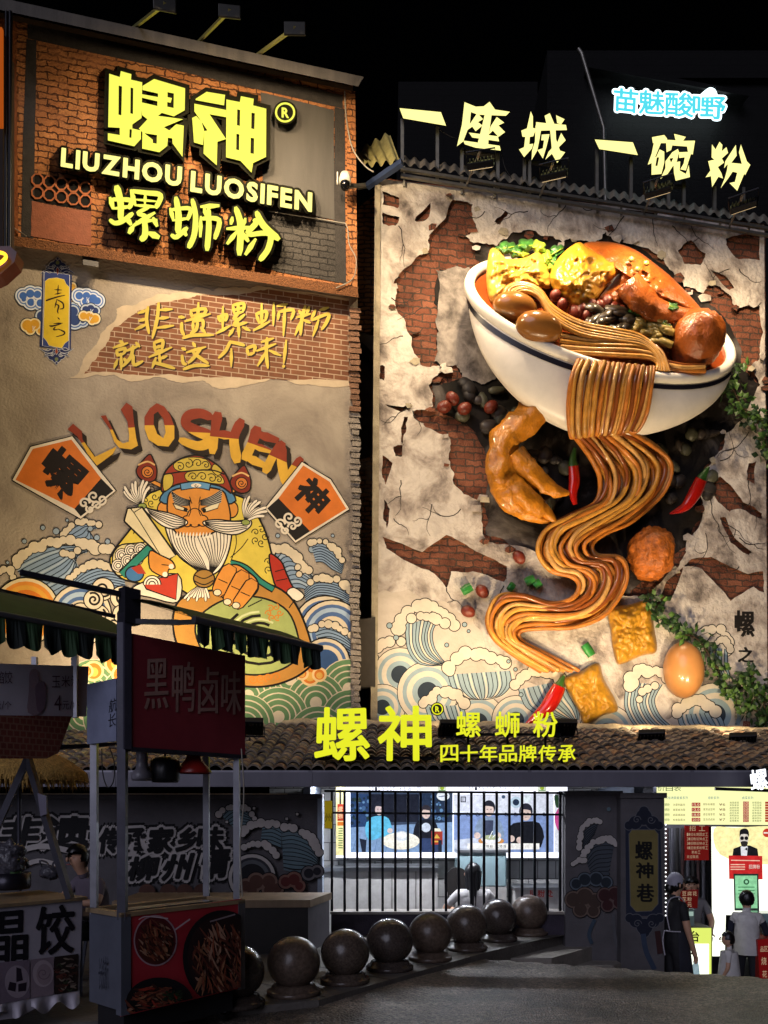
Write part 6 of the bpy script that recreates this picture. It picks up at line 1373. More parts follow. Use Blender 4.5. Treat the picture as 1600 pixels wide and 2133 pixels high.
for r, t in enumerate(('1.招长期固定工', '2.招晚班钟点工', '3.招精班钟点工', '4.招做煮粉帮工', '熟粉工', '欢迎联系')):
    x = 1431 if r not in (4,) else 1441
    for ch in t: wd = 5.4 if ord(ch) > 255 else 2.6; P.text(ch, rect(x, 1735 + r * 9.3, x + wd, 1741.5 + r * 9.3), PT); x += wd + .9
obj('lettering', P.mb, s)
KW = Wall(11.8, 0)
b = MB(); b.prism([KW.W(x, y) for x, y in ((1482, 1722), (1650, 1724), (1650, 1908), (1512, 1906), (1510, 1992), (1484, 1992))], Vector((0, .15, 0)), emis('poster_white', '#f7fbe8', 1.7), BLACKM); po = obj('portrait_lightbox', b, shop)
P = Paint(KW, .004, None, .0003); P.poly([(1488, 1726), (1530, 1724), (1640, 1726), (1640, 1790), (1580, 1800), (1500, 1780)], E('#f4e2a0', 1.3), 4)
P.poly([(1526, 1783), (1528, 1768), (1546, 1761), (1562, 1761), (1578, 1768), (1580, 1783)], E('#17171c')); P.poly([(1543, 1764), (1551, 1760), (1558, 1764), (1556, 1783), (1544, 1783)], E('#e8e8ee')); P.poly([(1545, 1765), (1551, 1769), (1557, 1765), (1557, 1772), (1551, 1769), (1545, 1772)], E('#17171c'))
P.disc(1550, 1747, 9.5, E('#d8cfc4'), ry=14); P.poly([(1541, 1745), (1541, 1732), (1545, 1727), (1555, 1726), (1560, 1733), (1560, 1745), (1557, 1738), (1544, 1738)], E('#17171c'), 2); P.disc(1546, 1746, 4, E('#101014')); P.disc(1555, 1746, 4, E('#101014')); P.poly([(1543, 1754), (1550, 1752), (1558, 1754), (1556, 1762), (1550, 1764), (1545, 1762)], E('#2a2624'), 2)
P.poly([(1518, 1782), (1588, 1783), (1589, 1832), (1519, 1831)], E('#c42828')); P.line([(1523, 1792), (1583, 1793)], 2, E('#f1c0a8'))
for i in range(3): P.line([(1522, 1801 + i * 5), (1552, 1801 + i * 5)], 2, E('#f1c0a8'))
for i in range(3): P.text('招牌粉'[i], rect(1560 + i * 8, 1801, 1567 + i * 8, 1810), E('#f6e6d8'))
P.poly([(1528, 1820), (1580, 1820), (1582, 1897), (1530, 1897)], E('#24302c')); P.poly([(1531, 1824), (1577, 1824), (1578, 1892), (1533, 1892)], E('#8ed29e')); P.disc(1555, 1837, 6, E('#2a5a3a')); P.disc(1555, 1837, 3, E('#9adcae'))
for i in range(4): P.line([(1538, 1848 + i * 7), (1572, 1848 + i * 7)], 2, E('#3c7a50'))
P.disc(1598, 1735, 9, E('#c83a2a')); P.line([(1591, 1735), (1605, 1735)], 3, E('#f6e6d8'))
obj('poster_print', P.mb, po)
TW_ = Wall(10.95, 0)
s = thing('counter_lightbox', 'yellow lit counter front reading a single black character beside the woman in an apron', 'counter', at(1456, 2035, 10.95))
b = MB(); b.box(tuple(TW_.W(1428, 2050)) [:2] + (LOW,), (TW_.W(1484, 2050).x, 11.7, TW_.W(1450, 1932).z), mat('counter_case', '#5b5752', .6)); obj('case', b, s)
P = Paint(TW_, .004, None, .0005); P.poly([(1429, 1933), (1482, 1933), (1482, 2045), (1429, 2045)], emis('counter_light', '#d9e86a', 1.1)); P.poly([(1436, 1966), (1477, 1966), (1477, 2045), (1436, 2045)], emis('counter_white', '#fbffe8', 1.9)); P.put(in_quad(glyphs('台', .02), rect(1437, 1939, 1457, 1962)), '#15130c'); P.poly([(1440, 2020), (1452, 1998), (1458, 2030), (1450, 2045)], E('#8aa0a8'), 3)
obj('lit_front', P.mb, s)
s = thing('tent_sign', 'small red acrylic table sign with yellow lettering standing on the lit counter', 'sign', at(1436, 1895, 11.0))
obj('board', MB().prism([at(x, y, 11.05) for x, y in ((1418, 1856), (1455, 1853), (1453, 1892), (1418, 1891))], Vector((0, .03, 0)), emis('red_lit_board', '#7d1a18', .35), REDB), s)
P = Paint(Wall(11.05, 0), .003, None, .0003)
for r, t in enumerate(('豆腐花', '花粉', '3元')):
    for i, ch in enumerate(t): P.text(ch, rect(1421 + i * 11, 1857 + r * 11.5, 1430 + i * 11, 1866 + r * 11.5), PT)
obj('lettering', P.mb, s)
t = thing('card_reader', 'small pale payment box on the lit counter under the red sign', 'payment box', at(1439, 1932, 11.1)); b = MB(); b.bbox((at(1431, 0, 11.1).x, 11.1, at(0, 1931, 11.1).z), (at(1447, 0, 11.1).x, 11.2, at(0, 1894, 11.1).z), mat('pale_plastic', '#8fa39c', .4)); obj('case', b, t); obj('screen', MB().box((at(1434, 0, 11.1).x, 11.09, at(0, 1908, 11.1).z), (at(1444, 0, 11.1).x, 11.098, at(0, 1899, 11.1).z), emis('screen', '#bcd8cc', .6)), t)
s = thing('red_stand', 'red printed stand with pale characters at the right edge in front of the boy', 'sign', at(1592, 2040, 10.7))
obj('board', MB().prism([at(x, y, 10.7) for x, y in ((1578, 1958), (1625, 1952), (1625, 2060), (1584, 2060))], Vector((0, .3, 0)), emis('red_lit_board', '#8d1517', .4), REDB), s)
P = Paint(Wall(10.7, 0), .003, None, .0003)
for ch, q in (('品', rect(1584, 1972, 1591, 1983)), ('区', rect(1592, 1971, 1600, 1982)), ('烧', rect(1586, 1994, 1597, 2010)), ('花', rect(1588, 2022, 1598, 2036))): P.text(ch, q, PT)
obj('lettering', P.mb, s)
b = MB(); b.bbox((at(1572, 0, 11.2).x, 11.2, LOW), (at(1640, 0, 11.2).x, 11.7, at(0, 1925, 11.2).z), SS, bev=.02); b.bbox((at(1578, 0, 11.2).x, 11.25, at(0, 1925, 11.2).z), (at(1640, 0, 11.2).x, 11.6, at(0, 1904, 11.2).z), mat('display_glass', '#7e9498', .12, var=.1), bev=.02); tag(obj('steel_cabinet', b), 'stainless steel serving cabinet the boy leans on', 'cabinet')
s = thing('shop_sign', 'white lit brush character tilted on a bracket under the gutter at the right edge', 'sign', at(1580, 1650, 9.9))
mp9 = lambda x, y, w: at(x, y, 9.9 - w)
channel(s, mp9, bold('螺', ((1561, 1606), (1596, 1600), (1600, 1642), (1566, 1648)), .8, 8, 0), .05, .08, emis('lit_white_face', '#f3f8ff', 2.0), HOUS2)
obj('bracket', MB().bar(at(1490, 1643, 10), at(1605, 1647, 10), .04, BLACKM), s)

# ================================================================== BOUNDARY WALLS, FENCE, PLINTH BOX
FW = Wall(10.9, 0); GREYW = mat('dark_grey_wall_paint', '#4c494c', .8, var=.3, scale=2, bump=.2)
w = thing('boundary_wall', 'dark garden wall with graffiti style brush lettering and waves behind the food stalls', 'wall', FW.W(340, 1900))
b = MB(); b.box((-7, 10.9, 0), (FW.W(668, 0).x, 11.1, 1.90), GREYW); pw = obj('wall_body', b, w)
b = MB(); b.box((-7, 10.84, 1.90), (FW.W(672, 0).x, 11.16, 1.965), mat('coping', '#4d4a4c', .7)); b.box((-7, 10.83, 1.955), (FW.W(600, 0).x, 10.838, 1.975), mat('painted_lit_line', '#b9a58c', .6)); obj('coping', b, w)  # pale strip paints the lit line along the coping's top edge
P = Paint(FW, .004, None, .00015); P.frame(.4375, 0, 1640)
GW = '#a39d9a'; GB = '#0d0c0f'
big = (('非', ((20, 150), (205, 140), (170, 285), (-15, 290))), ('遗', ((215, 140), (440, 140), (420, 290), (190, 290))), ('传', ((480, 195), (575, 195), (560, 310), (465, 315))), ('承', ((590, 200), (700, 195), (685, 310), (575, 315))), ('家', ((715, 195), (830, 190), (815, 310), (700, 312))), ('乡', ((855, 190), (945, 195), (930, 305), (835, 305))), ('味', ((950, 190), (1070, 190), (1055, 295), (935, 297))), ('柳', ((625, 335), (760, 325), (735, 440), (600, 445))), ('州', ((790, 325), (925, 315), (890, 440), (765, 445))), ('情', ((970, 290), (1100, 285), (1080, 425), (950, 440))))
for d, c, ee in ((30, GB, 0), (17, GW, 0)):
    for ch, q in big:
        S = in_quad(glyphs(ch, 0), q)
        for i in range(10): a = i * .628; P.put(([(x + d * math.cos(a), y + d * math.sin(a)) for x, y in S[0]], S[1]), c)
        P.put(S, c)
for ch, q in big:
    S = in_quad(glyphs(ch, .015), q)
    for i in range(6): a = i * 1.047; P.put(([(x + 4.5 * math.cos(a), y + 4.5 * math.sin(a)) for x, y in S[0]], S[1]), GB)
P.line([(100, 300), (200, 280), (320, 300), (420, 330)], 26, GW); P.line([(60, 400), (180, 350), (300, 380)], 22, GW)
obj('wall_lettering', P.mb, pw); P.new()
DW = '#a09a96'; DB = '#566a72'
P.rings(1200, 430, [118, 112, 96, 84, 66], [GB, DW, '#2a2a30', '#4d5054', '#17171b'])
P.swell([(1050, 130), (1090, 90), (1150, 95), (1210, 140)], [(1110, 190), (1150, 180), (1180, 180), (1200, 170)], DB, 6, GB, 4); P.foam([(1045, 125), (1085, 95), (1140, 95), (1190, 115), (1215, 150)], 15, DW, GB, 4, 9, 1)
P.swell([(1340, 200), (1400, 190), (1480, 230), (1520, 300), (1525, 380)], [(1350, 380), (1400, 390), (1450, 390), (1500, 390), (1520, 400)], DB, 10, GB, 4, '#55636a')
P.swell([(1250, 190), (1300, 180), (1340, 200)], [(1240, 260), (1290, 270), (1340, 290)], DB, 5, GB, 4)
P.foam([(1150, 215), (1200, 180), (1270, 170), (1340, 180), (1400, 200), (1460, 225), (1500, 260), (1520, 310)], 20, DW, GB, 4, 17, 2); P.foam([(1165, 285), (1210, 265), (1270, 275), (1320, 320)], 17, DW, GB, 4, 8, 3)
for x, y in ((1080, 165), (1210, 100), (1365, 150), (1415, 128)): P.poly([(x - 10, y - 9), (x + 9, y - 10), (x + 10, y + 9), (x - 9, y + 10)], GB); P.poly([(x - 6, y - 6), (x + 6, y - 6), (x + 6, y + 6), (x - 6, y + 6)], DW)
def cloud(cs, c, ring):
    for x, y, r in cs: P.disc(x, y, r + 5, GB)
    for x, y, r in cs: P.disc(x, y, r, ring)
    for x, y, r in cs: P.disc(x, y, r - 11, c)
cloud([(1170, 470, 36), (1220, 450, 44), (1280, 450, 42), (1320, 480, 34), (1200, 490, 34), (1280, 490, 34)], '#4a2f26', '#6b5348'); cloud([(1360, 450, 34), (1400, 440, 38), (1425, 470, 30)], '#4f1f1c', '#6b4a40'); cloud([(1470, 410, 34), (1510, 400, 30)], '#1c1b22', '#5d595b')
for x in (700, 800, 880, 960): P.disc(x, 500, 40, '#4a2f26')
obj('wave_painting', P.mb, pw)
b = MB(); b.box((FW.W(662, 0).x, 10.86, .3), (FW.W(672, 0).x, 11.12, 1.9), mat('pale_post', '#7d8795', .5)); obj('end_post', b, w)

rw = thing('gate_pillar', 'dark painted wall and pillar with waves and a yellow name plaque beside the fence', 'pillar', at(1290, 2060, 10.6))
RWa = Wall(10.6, 0); RWb = Wall(10.42, 0)
b = MB(); b.box((RWa.W(1178, 0).x, 10.6, LOW - .3), (RWa.W(1296, 0).x, 11.0, 1.95), GREYW); b.box((RWa.W(1174, 0).x, 10.56, 1.95), (RWa.W(1296, 0).x, 11.04, 2.0), mat('coping', '#4d4a4c', .7)); wl = obj('wall_body', b, rw)
b = MB(); b.box((RWb.W(1293, 0).x, 10.42, LOW - .3), (RWb.W(1384, 0).x, 11.0, 1.90), GREYW); b.box((RWb.W(1291, 0).x, 10.39, 1.90), (RWb.W(1388, 0).x, 11.04, 1.97), mat('coping', '#4d4a4c', .7)); pb = obj('pillar_body', b, rw)
P = Paint(RWa, .004, None, .00015); P.frame(.2968, 1150, 1500)
P.swell([(200, 870), (230, 780), (280, 740), (330, 720)], [(200, 980), (230, 900), (260, 850), (300, 800)], '#3a4048', 6, GB, 5); P.foam([(195, 890), (200, 800), (230, 740), (290, 700), (340, 710)], 19, DW, GB, 4, 20, 1)
P.swell([(230, 960), (290, 870), (370, 850), (440, 860)], [(280, 1100), (330, 1090), (400, 1090), (400, 1070)], '#3a4048', 8, GB, 5); P.foam([(210, 980), (240, 910), (310, 850), (390, 830), (450, 870)], 21, DW, GB, 4, 22, 2); P.foam([(150, 1010), (190, 980), (230, 990)], 17, DW, GB, 4, 9, 3)
for cs, c, ring in (([(170, 1150, 44), (230, 1120, 50), (310, 1115, 52), (380, 1140, 46)], '#1d242c', '#4a535c'), ([(150, 1260, 60), (230, 1240, 66), (300, 1270, 58), (200, 1330, 55), (290, 1340, 48)], '#3c2e28', '#5c4c44'), ([(370, 1230, 54), (440, 1220, 54), (470, 1280, 48), (390, 1300, 48)], '#34191b', '#54423f')): cloud(cs, c, ring)
P.line([(300, 1400), (260, 1500), (280, 1570)], 26, '#33404e'); P.line([(430, 1360), (440, 1500), (470, 1640)], 22, '#4a4a4e')
P.disc(398, 625, 14, DB); obj('wave_painting', P.mb, wl)
P = Paint(RWb, .004, None, .00015); P.frame(.2968, 1150, 1500)
P.poly([(515, 745), (760, 745), (775, 1375), (520, 1375)], '#1f2434'); P.poly([(540, 800), (560, 770), (720, 770), (745, 800), (745, 1290), (700, 1340), (590, 1345), (550, 1300)], '#6b6038', line='#5b5a58', lw=5)
for (cx, cy, s_) in ((645, 700, 1), (650, 1430, -1)):
    for a, bb, r in ((-60, 20, 46), (60, 20, 46), (0, -20, 56), (-105, 40, 30), (105, 40, 30), (0, -60, 34)): P.disc(cx + a, cy + s_ * bb, r + 5, '#55565c'); 
    for a, bb, r in ((-60, 20, 46), (60, 20, 46), (0, -20, 56), (-105, 40, 30), (105, 40, 30), (0, -60, 34)): P.disc(cx + a, cy + s_ * bb, r, '#191d2b')
    for sg in (-1, 1): P.spiral(cx + sg * 50, cy, 30, 1.4, 5, '#55565c', sgn=sg)
for ch, q in (('螺', rect(585, 850, 705, 980)), ('神', rect(590, 1000, 710, 1110)), ('巷', rect(595, 1150, 715, 1275))):
    for d in (-3, 0, 3): P.text(ch, tuple((x + d, y + d * .5) for x, y in q), '#0b0a08', .01)
P.line([(640, 1500), (660, 1620), (720, 1750)], 36, '#2f3a4c'); P.line([(740, 1480), (760, 1640)], 40, '#331b1c')
obj('plaque_painting', P.mb, pb)
b = MB()
for i in range(22): b.blob(at(1387, 1718 + i * 9, 10.5), (.012, .012, .012), emis('led_dot', '#ffffff', 2.0), 1)
led = obj('led_strip', b, rw)

fe = thing('metal_fence', 'black metal bar fence between the two dark painted walls', 'fence', at(930, 1910, 10.75))
FY = 10.75
for y, h in ((1648, .075), (1693, .075), (1903, .07)): obj('rail', MB().bar(at(676 if y < 1800 else 690, y, FY), at(1178, y + 4, FY), h, BLACKM, .03), fe)
for i in range(19): x = 691.5 + i * 26.4; obj('bar', MB().bar(at(x, 1648, FY - .01), at(x, 1904, FY - .01), .034, BLACKM), fe)
b = MB(); b.box((at(690, 0, 10.7).x, 10.68, 0), (at(1180, 0, 10.7).x, 10.95, .29), mat('low_plinth', '#2b2530', .8, var=.5, scale=4, bump=.3)); b.box((at(688, 0, 10.7).x, 10.65, .29), (at(1182, 0, 10.7).x, 10.98, .325), PAVE2); obj('plinth', b, fe)

t = thing('stone_bench_box', 'long dark box with a pale wooden lid standing on the pavement behind the red stall', 'box', at(590, 1985, 9.3))
TOP = mat('lid_board', '#7b6750', .6, var=.3, scale=6, streak=True); SIDE = mat('dark_cladding', '#1f1b1a', .6, var=.3); SIDE2 = mat('grey_cladding', '#57535a', .6)
A0, B0, C0, D0 = Vector((-3.2, 9.15, 0)), Vector((-.92, 9.3, 0)), Vector((-.72, 10.1, 0)), Vector((-3.2, 10.1, 0)); up = Vector((0, 0, .58))
b = MB(); b.add([A0, B0, B0 + up, A0 + up], [(0, 1, 2, 3)], SIDE); b.add([B0, C0, C0 + up, B0 + up], [(0, 1, 2, 3)], SIDE2); b.add([C0, D0, D0 + up, C0 + up], [(0, 1, 2, 3)], SIDE); b.add([D0, A0, A0 + up, D0 + up], [(0, 1, 2, 3)], SIDE); obj('body', b, t)
b = MB(); e = .03; b.prism([A0 + up + Vector((-e, -e, .07)), B0 + up + Vector((e, -e, .07)), C0 + up + Vector((e, e, .07)), D0 + up + Vector((-e, e, .07))], Vector((0, 0, -.09)), TOP); obj('lid', b, t)

# ================================================================== POLISHED STONE BALLS
GRANS = [mat('polished_granite', c, r_, var=.5, scale=s_, spec=.3, coat=.1) for c, r_, s_ in (('#4f443c', .27, 38), ('#584a40', .33, 30), ('#463d38', .24, 46))]
GRAN = mat('polished_granite', '#4f443c', .27, var=.45, scale=38, spec=.3, coat=.12)
def stone_ball(loc, r):
    global NB; NB += 1; GRAN = GRANS[NB * 2 % 3]
    t = thing('stone_ball_bollard', '', 'bollard', loc, 'polished stone balls along the pavement edge'); loc = Vector(loc)
    obj('ball', MB().blob(loc + Vector((0, 0, .065 + r * .93)), (r, r, r * .98), GRAN, 5), t)
    obj('base', MB().lathe([(0, .0), (r * 1.02, .0), (r * 1.02, .035), (r * .97, .045), (r * .86, .05), (r * .82, .085), (r * .66, .10), (0, .10)], loc, GRAN, 40), t)
    return t
NB = 0
LBL = ['stone ball half hidden behind the red stall corner', 'stone ball just right of the red stall, second from the left', 'third stone ball from the left, beside the red stall end of the row', 'stone ball in the middle left of the row, fourth from the left', 'stone ball in front of the fence left of the seated woman', 'stone ball directly below the long haired woman', 'stone ball just right of the long haired woman, second last in the row', 'farthest stone ball at the right end, nearest the steps']
for (px, py, d), lb in zip(((493, 2093, 115), (612, 2070, 110), (719, 2045, 101), (812, 2018, 97), (896, 1998, 90), (972, 1977, 86), (1037, 1958, 79), (1102, 1946, 76)), LBL):
    q = ground(px, py); k = stone_ball((q.x, q.y, 0), d / 1600 * q.y / 2); k['label'] = lb; bb_ = [c for c in bpy.data.objects if c.parent == k and c.name.startswith('ball')][0]; bb_.rotation_euler = (0, 0, px * 1.7)

# ================================================================== FOOD STALLS ON THE LEFT
STL = mat('stall_frame_steel', '#76767c', .35, .7, var=.2, scale=6); STD = mat('stall_dark_steel', '#3c3b44', .45, .5, var=.3)
PANEL = mat('stall_panel', '#50535e', .55, var=.2, scale=3); REDP = mat('red_vinyl', '#a82a35', .45, var=.12, scale=2); WVIN = mat('white_vinyl', '#a9a4ae', .5, var=.12, scale=2); WOODE = mat('wood_edge', '#8a7558', .6, var=.3)
GRN1 = mat('awning_green', '#2f4a2c', .8, var=.3, scale=3); GRN2 = mat('awning_dark', '#16201c', .8, var=.3); GRN3 = mat('awning_top_green', '#4a5a26', .8, var=.35, scale=2)
class Frame:
    """stall coordinates: s along the front, o outward toward the customer, z up"""
    def __init__(f, p, q):
        f.p = Vector((p[0], p[1], 0)); d = Vector((q[0] - p[0], q[1] - p[1], 0)); f.L = d.length; f.d = d.normalized(); f.n = Vector((f.d.y, -f.d.x, 0))
    def P(f, s, o, z): return f.p + f.d * s + f.n * o + Vector((0, 0, z))
    def box(f, mb, s0, s1, o0, o1, z0, z1, m):
        M = Matrix((f.d, -f.n, Vector((0, 0, 1)))).transposed().to_4x4(); M.translation = f.p
        return mb.box((s0, -o1, z0), (s1, -o0, z1), m, M)
    def W(f, x, y, w=0.):
        """pixel to the front plane"""
        dr = Vector(((x - CX) / FPX, 1, (HY - y) / FPX)); c = Vector((0, 0, CAMZ)); k = ((f.p + f.n * w) - c).dot(f.n) / dr.dot(f.n); return c + dr * k
def zz(y, Y): return CAMZ + (HY - y) / FPX * Y
def valance(mb, A, B, drop, n, m1, m2, depth=.0):
    """scalloped striped hanging edge from A to B"""
    d = (B - A)
    for i in range(n):
        a = A + d * (i / n); c = A + d * ((i + 1) / n); m = m1 if i % 2 else m2; K = 6; nn = d.normalized().cross(Vector((0, 0, 1)))
        top = [a + (c - a) * (k / K) + nn * .0 for k in range(K + 1)]; bot = [p + Vector((0, 0, -drop * (.80 + .20 * math.sin(math.pi * k / K)))) + nn * (.03 * math.sin(2.2 * i + k)) for k, p in enumerate(top)]
        mb.add(top + bot, [(k, k + 1, K + 2 + k, K + 1 + k) for k in range(K)], m)

SC = .93
def Zs(z): return CAMZ + (z - CAMZ) * SC
FB = Frame((-2.08 * SC, 6.10 * SC), (-1.30 * SC, 7.02 * SC))
t = thing('food_cart', 'red food cart with a large board advertising black duck, bowls printed on its front', 'food cart', (-1.9, 6.8, 0))
L_ = FB.L; DP = .47
b = MB(); FB.box(b, 0, L_, -DP, 0, Zs(.13), Zs(.88), PANEL); obj('cart_body', b, t); b = MB(); FB.box(b, .05, L_ - .05, -DP + .04, -.06, .03, Zs(.13), mat('cart_underside', '#131216', .8)); obj('cart_base', b, t)
b = MB(); FB.box(b, -.02, L_ + .02, -.03, .02, Zs(.88), Zs(.915), WOODE); FB.box(b, -.02, L_ + .02, -DP - .02, -DP + .05, Zs(.88), Zs(.915), WOODE); FB.box(b, -.02, .05, -DP, 0, Zs(.88), Zs(.915), WOODE); FB.box(b, L_ - .05, L_ + .02, -DP, 0, Zs(.88), Zs(.915), WOODE); obj('counter_edge', b, t)
b = MB(); FB.box(b, .06, L_ - .06, -DP + .06, -.05, Zs(.881), Zs(.886), STD); FB.box(b, .15, L_ - .15, -DP + .12, -.20, Zs(.886), Zs(.90), STL); obj('cooking_well', b, t)
b = MB(); b.prism([FB.W(x, y, .012) for x, y in ((252, 1906), (503, 1872), (503, 2058), (252, 2118))], -FB.n * .01, REDP); fp = obj('front_panel', b, t)
P = Paint(FB, .016, [(253, 1905), (502, 1873), (502, 2056), (253, 2116)], .0002); P.frame(.4375, 0, 1500)
FD = ['#6d3a2c', '#8a4a34', '#5a2c22', '#9c6a4c', '#a87f68', '#40201a']
def dish(x, y, rx, ry, n, cols, seed, a0=0.):
    r = random.Random(seed)
    for i in range(n):
        q = r.random() ** .5; a = r.uniform(0, 6.28); cx, cy = x + rx * .82 * q * math.cos(a), y + ry * .82 * q * math.sin(a); l = r.uniform(.12, .34) * min(rx, ry); b_ = a0 + r.uniform(-.7, .7)
        P.put(strip([(cx - l * math.cos(b_), cy - l * math.sin(b_)), (cx + r.uniform(-6, 6), cy + r.uniform(-6, 6)), (cx + l * math.cos(b_), cy + l * math.sin(b_))], [4, r.uniform(6, 15), 3], 3), r.choice(cols))
P.disc(740, 1050, 104, '#a98a92', ry=122, n=40); P.disc(740, 1050, 97, '#5a1c22', ry=115, n=40); P.disc(742, 1075, 84, '#4a201a', ry=88); dish(742, 1050, 90, 105, 130, FD, 3, .9)
P.line([(832, 1000), (880, 965), (905, 948)], 7, '#b9a2a8'); P.line([(660, 950), (700, 935), (800, 945)], 5, '#c9b4ba')
P.disc(1060, 1130, 190, '#1a1418', ry=225, n=44); P.disc(1065, 1130, 172, '#2a191a', ry=205, n=44); dish(1060, 1150, 165, 200, 240, FD, 5, 1.3); P.line([(1000, 960), (1120, 925)], 7, '#8a7a80')
P.disc(760, 1345, 160, '#1a1418', ry=120, n=40); dish(740, 1350, 150, 100, 170, FD + ['#a33a2c'], 7, .2); dish(820, 1310, 60, 40, 30, ['#1f2a1c', '#2c3a22'], 9)
obj('panel_print', P.mb, fp)
b = MB(); FB.box(b, -.02, .06, -.05, .02, Zs(.10), Zs(.90), PANEL); obj('corner_trim', b, t); b = MB(); FB.box(b, L_ - .05, L_ + .02, -.05, .02, Zs(.10), Zs(.90), STL); obj('corner_trim', b, t)
for s, o, z1, m in ((.015, -.02, 3.22, STD), (L_ - .03, -.03, 2.35, STL), (.03, -DP + .02, 2.5, STL), (L_ - .03, -DP + .02, 2.35, STL)):
    obj('post', MB().bar(FB.P(s, o, Zs(.86)), FB.P(s, o, Zs(z1)), .062 if m is STD else .05, m), t)
BZ0, BZ1 = zz(1556, 6.15 * SC), zz(1320, 6.15 * SC)
b = MB(); FB.box(b, .06, L_ + .02, -.06, .02, BZ0, BZ1, mat('maroon_vinyl', '#7c2a33', .5, var=.12)); bd = obj('name_board', b, t)
b = MB(); FB.box(b, .0, .06, -.07, .03, BZ0 - .02, Zs(3.3), mat('board_post', '#4a4856', .45, .3)); FB.box(b, .06, L_ + .03, -.065, .028, BZ0 - .03, BZ0, STD); obj('board_frame', b, t)
P = Paint(FB, .026, None, .0003)
for ch, q in (('黑', ((303, 1373), (351, 1371), (350, 1475), (301, 1478))), ('鸭', ((360, 1379), (405, 1378), (404, 1482), (358, 1484))), ('卤', ((415, 1390), (455, 1389), (455, 1486), (413, 1487))), ('味', ((463, 1398), (502, 1397), (502, 1488), (461, 1489)))):
    for d in (-1.0, 0, 1.0): P.text(ch, tuple((x + d, y) for x, y in q), '#96746a')
obj('lettering', P.mb, bd)
b = MB(); FB.box(b, -.02, .0, -DP, -.05, Zs(2.28), Zs(2.78), mat('side_board', '#8288a0', .5, var=.15)); sb = obj('side_board', b, t)
P = Paint(Wall(6.4, R(-40)), 0, None, .0003)
class SideW:
    def W(s, x, y, w=0.):
        nn = -FB.d; dr = Vector(((x - CX) / FPX, 1, (HY - y) / FPX)); c = Vector((0, 0, CAMZ)); k = ((FB.p + nn * (.022 + w)) - c).dot(nn) / dr.dot(nn); return c + dr * k
P.wall = SideW(); P.text('长', ((226, 1488), (242, 1484), (241, 1512), (225, 1516)), '#1c1c22'); P.text('航', ((228, 1458), (243, 1452), (242, 1480), (226, 1486)), '#1c1c22')
obj('handwriting', P.mb, sb); P.new(); P.text('长航', ((205, 1995), (222, 1990), (222, 2060), (205, 2064)), '#2a2c36'); obj('handwriting', P.mb, sb)
b = MB(); wire(b, [at(503, 1560, 6.45), at(508, 1660, 6.44), at(500, 1760, 6.46), at(505, 1868, 6.45)], .006, WIRE); obj('cable', b, t)
b = MB(); wire(b, [at(212, 1560, 6.3), at(214, 1610, 6.28), at(224, 1640, 6.28), at(236, 1628, 6.3), at(238, 1590, 6.3), at(228, 1556, 6.3)], .005, WIRE_D); obj('cable', b, t)
# striped awning
zi, zo = Zs(3.42), Zs(3.10)
b = MB(); b.grid(lambda u, v: FB.P(.05 + u * (L_ + .02), -.02 + .86 * v, zi + (zo - zi) * v + .05 * math.sin(math.pi * v)), 16, 8, GRN3)
for i in range(8): s0 = .05 + (L_ + .02) * i / 8; b.add([FB.P(s0, -.02, zi + .012), FB.P(s0 + .075, -.02, zi + .012), FB.P(s0 + .075, .84, zo + .012), FB.P(s0, .84, zo + .012)], [(0, 1, 2, 3)], GRN2)
aw = obj('awning', b, t)
b = MB(); b.tube([FB.P(.02, .85, zo), FB.P(L_ + .1, .85, zo)], .028, STL, n=10); obj('front_roller', b, aw)
b = MB(); valance(b, FB.P(.04, .86, zo - .01), FB.P(L_ + .08, .86, zo - .01), .17, 11, GRN1, GRN2); obj('valance', b, aw)
for s in (.1, L_ - .08): obj('folding_arm', MB().bar(FB.P(s, 0, zi - .16), FB.P(s + .05, .5, zo + .06), .035, STL).bar(FB.P(s + .05, .5, zo + .06), FB.P(s, .85, zo), .03, STL), aw)
b = MB(); FB.box(b, .0, .13, -.05, .04, Zs(3.22), Zs(3.50), STD); obj('bracket_plate', b, aw)
obj('top_rail', MB().bar(FB.P(-.7, -.1, Zs(3.46)), FB.P(.1, -.02, Zs(3.45)), .035, STD), t)
for s, o in ((.1, -.1), (L_ - .1, -.12), (.1, -DP + .05), (L_ - .1, -DP + .05)):
    c = FB.P(s, o, .015); wv = MB(); M = Matrix.Rotation(math.atan2(FB.d.y, FB.d.x), 4, 'Z') @ Matrix.Rotation(R(90), 4, 'X')
    wv.lathe([(.02, -.022), (.06, -.022), (.065, -.012), (.065, .012), (.06, .022), (.02, .022)], c, mat('rubber', '#141416', .6), 20, M=M.to_3x3()); wv.bar(c + Vector((0, 0, .0)), c + Vector((0, 0, .24)), .045, STL); obj('castor', wv, t)
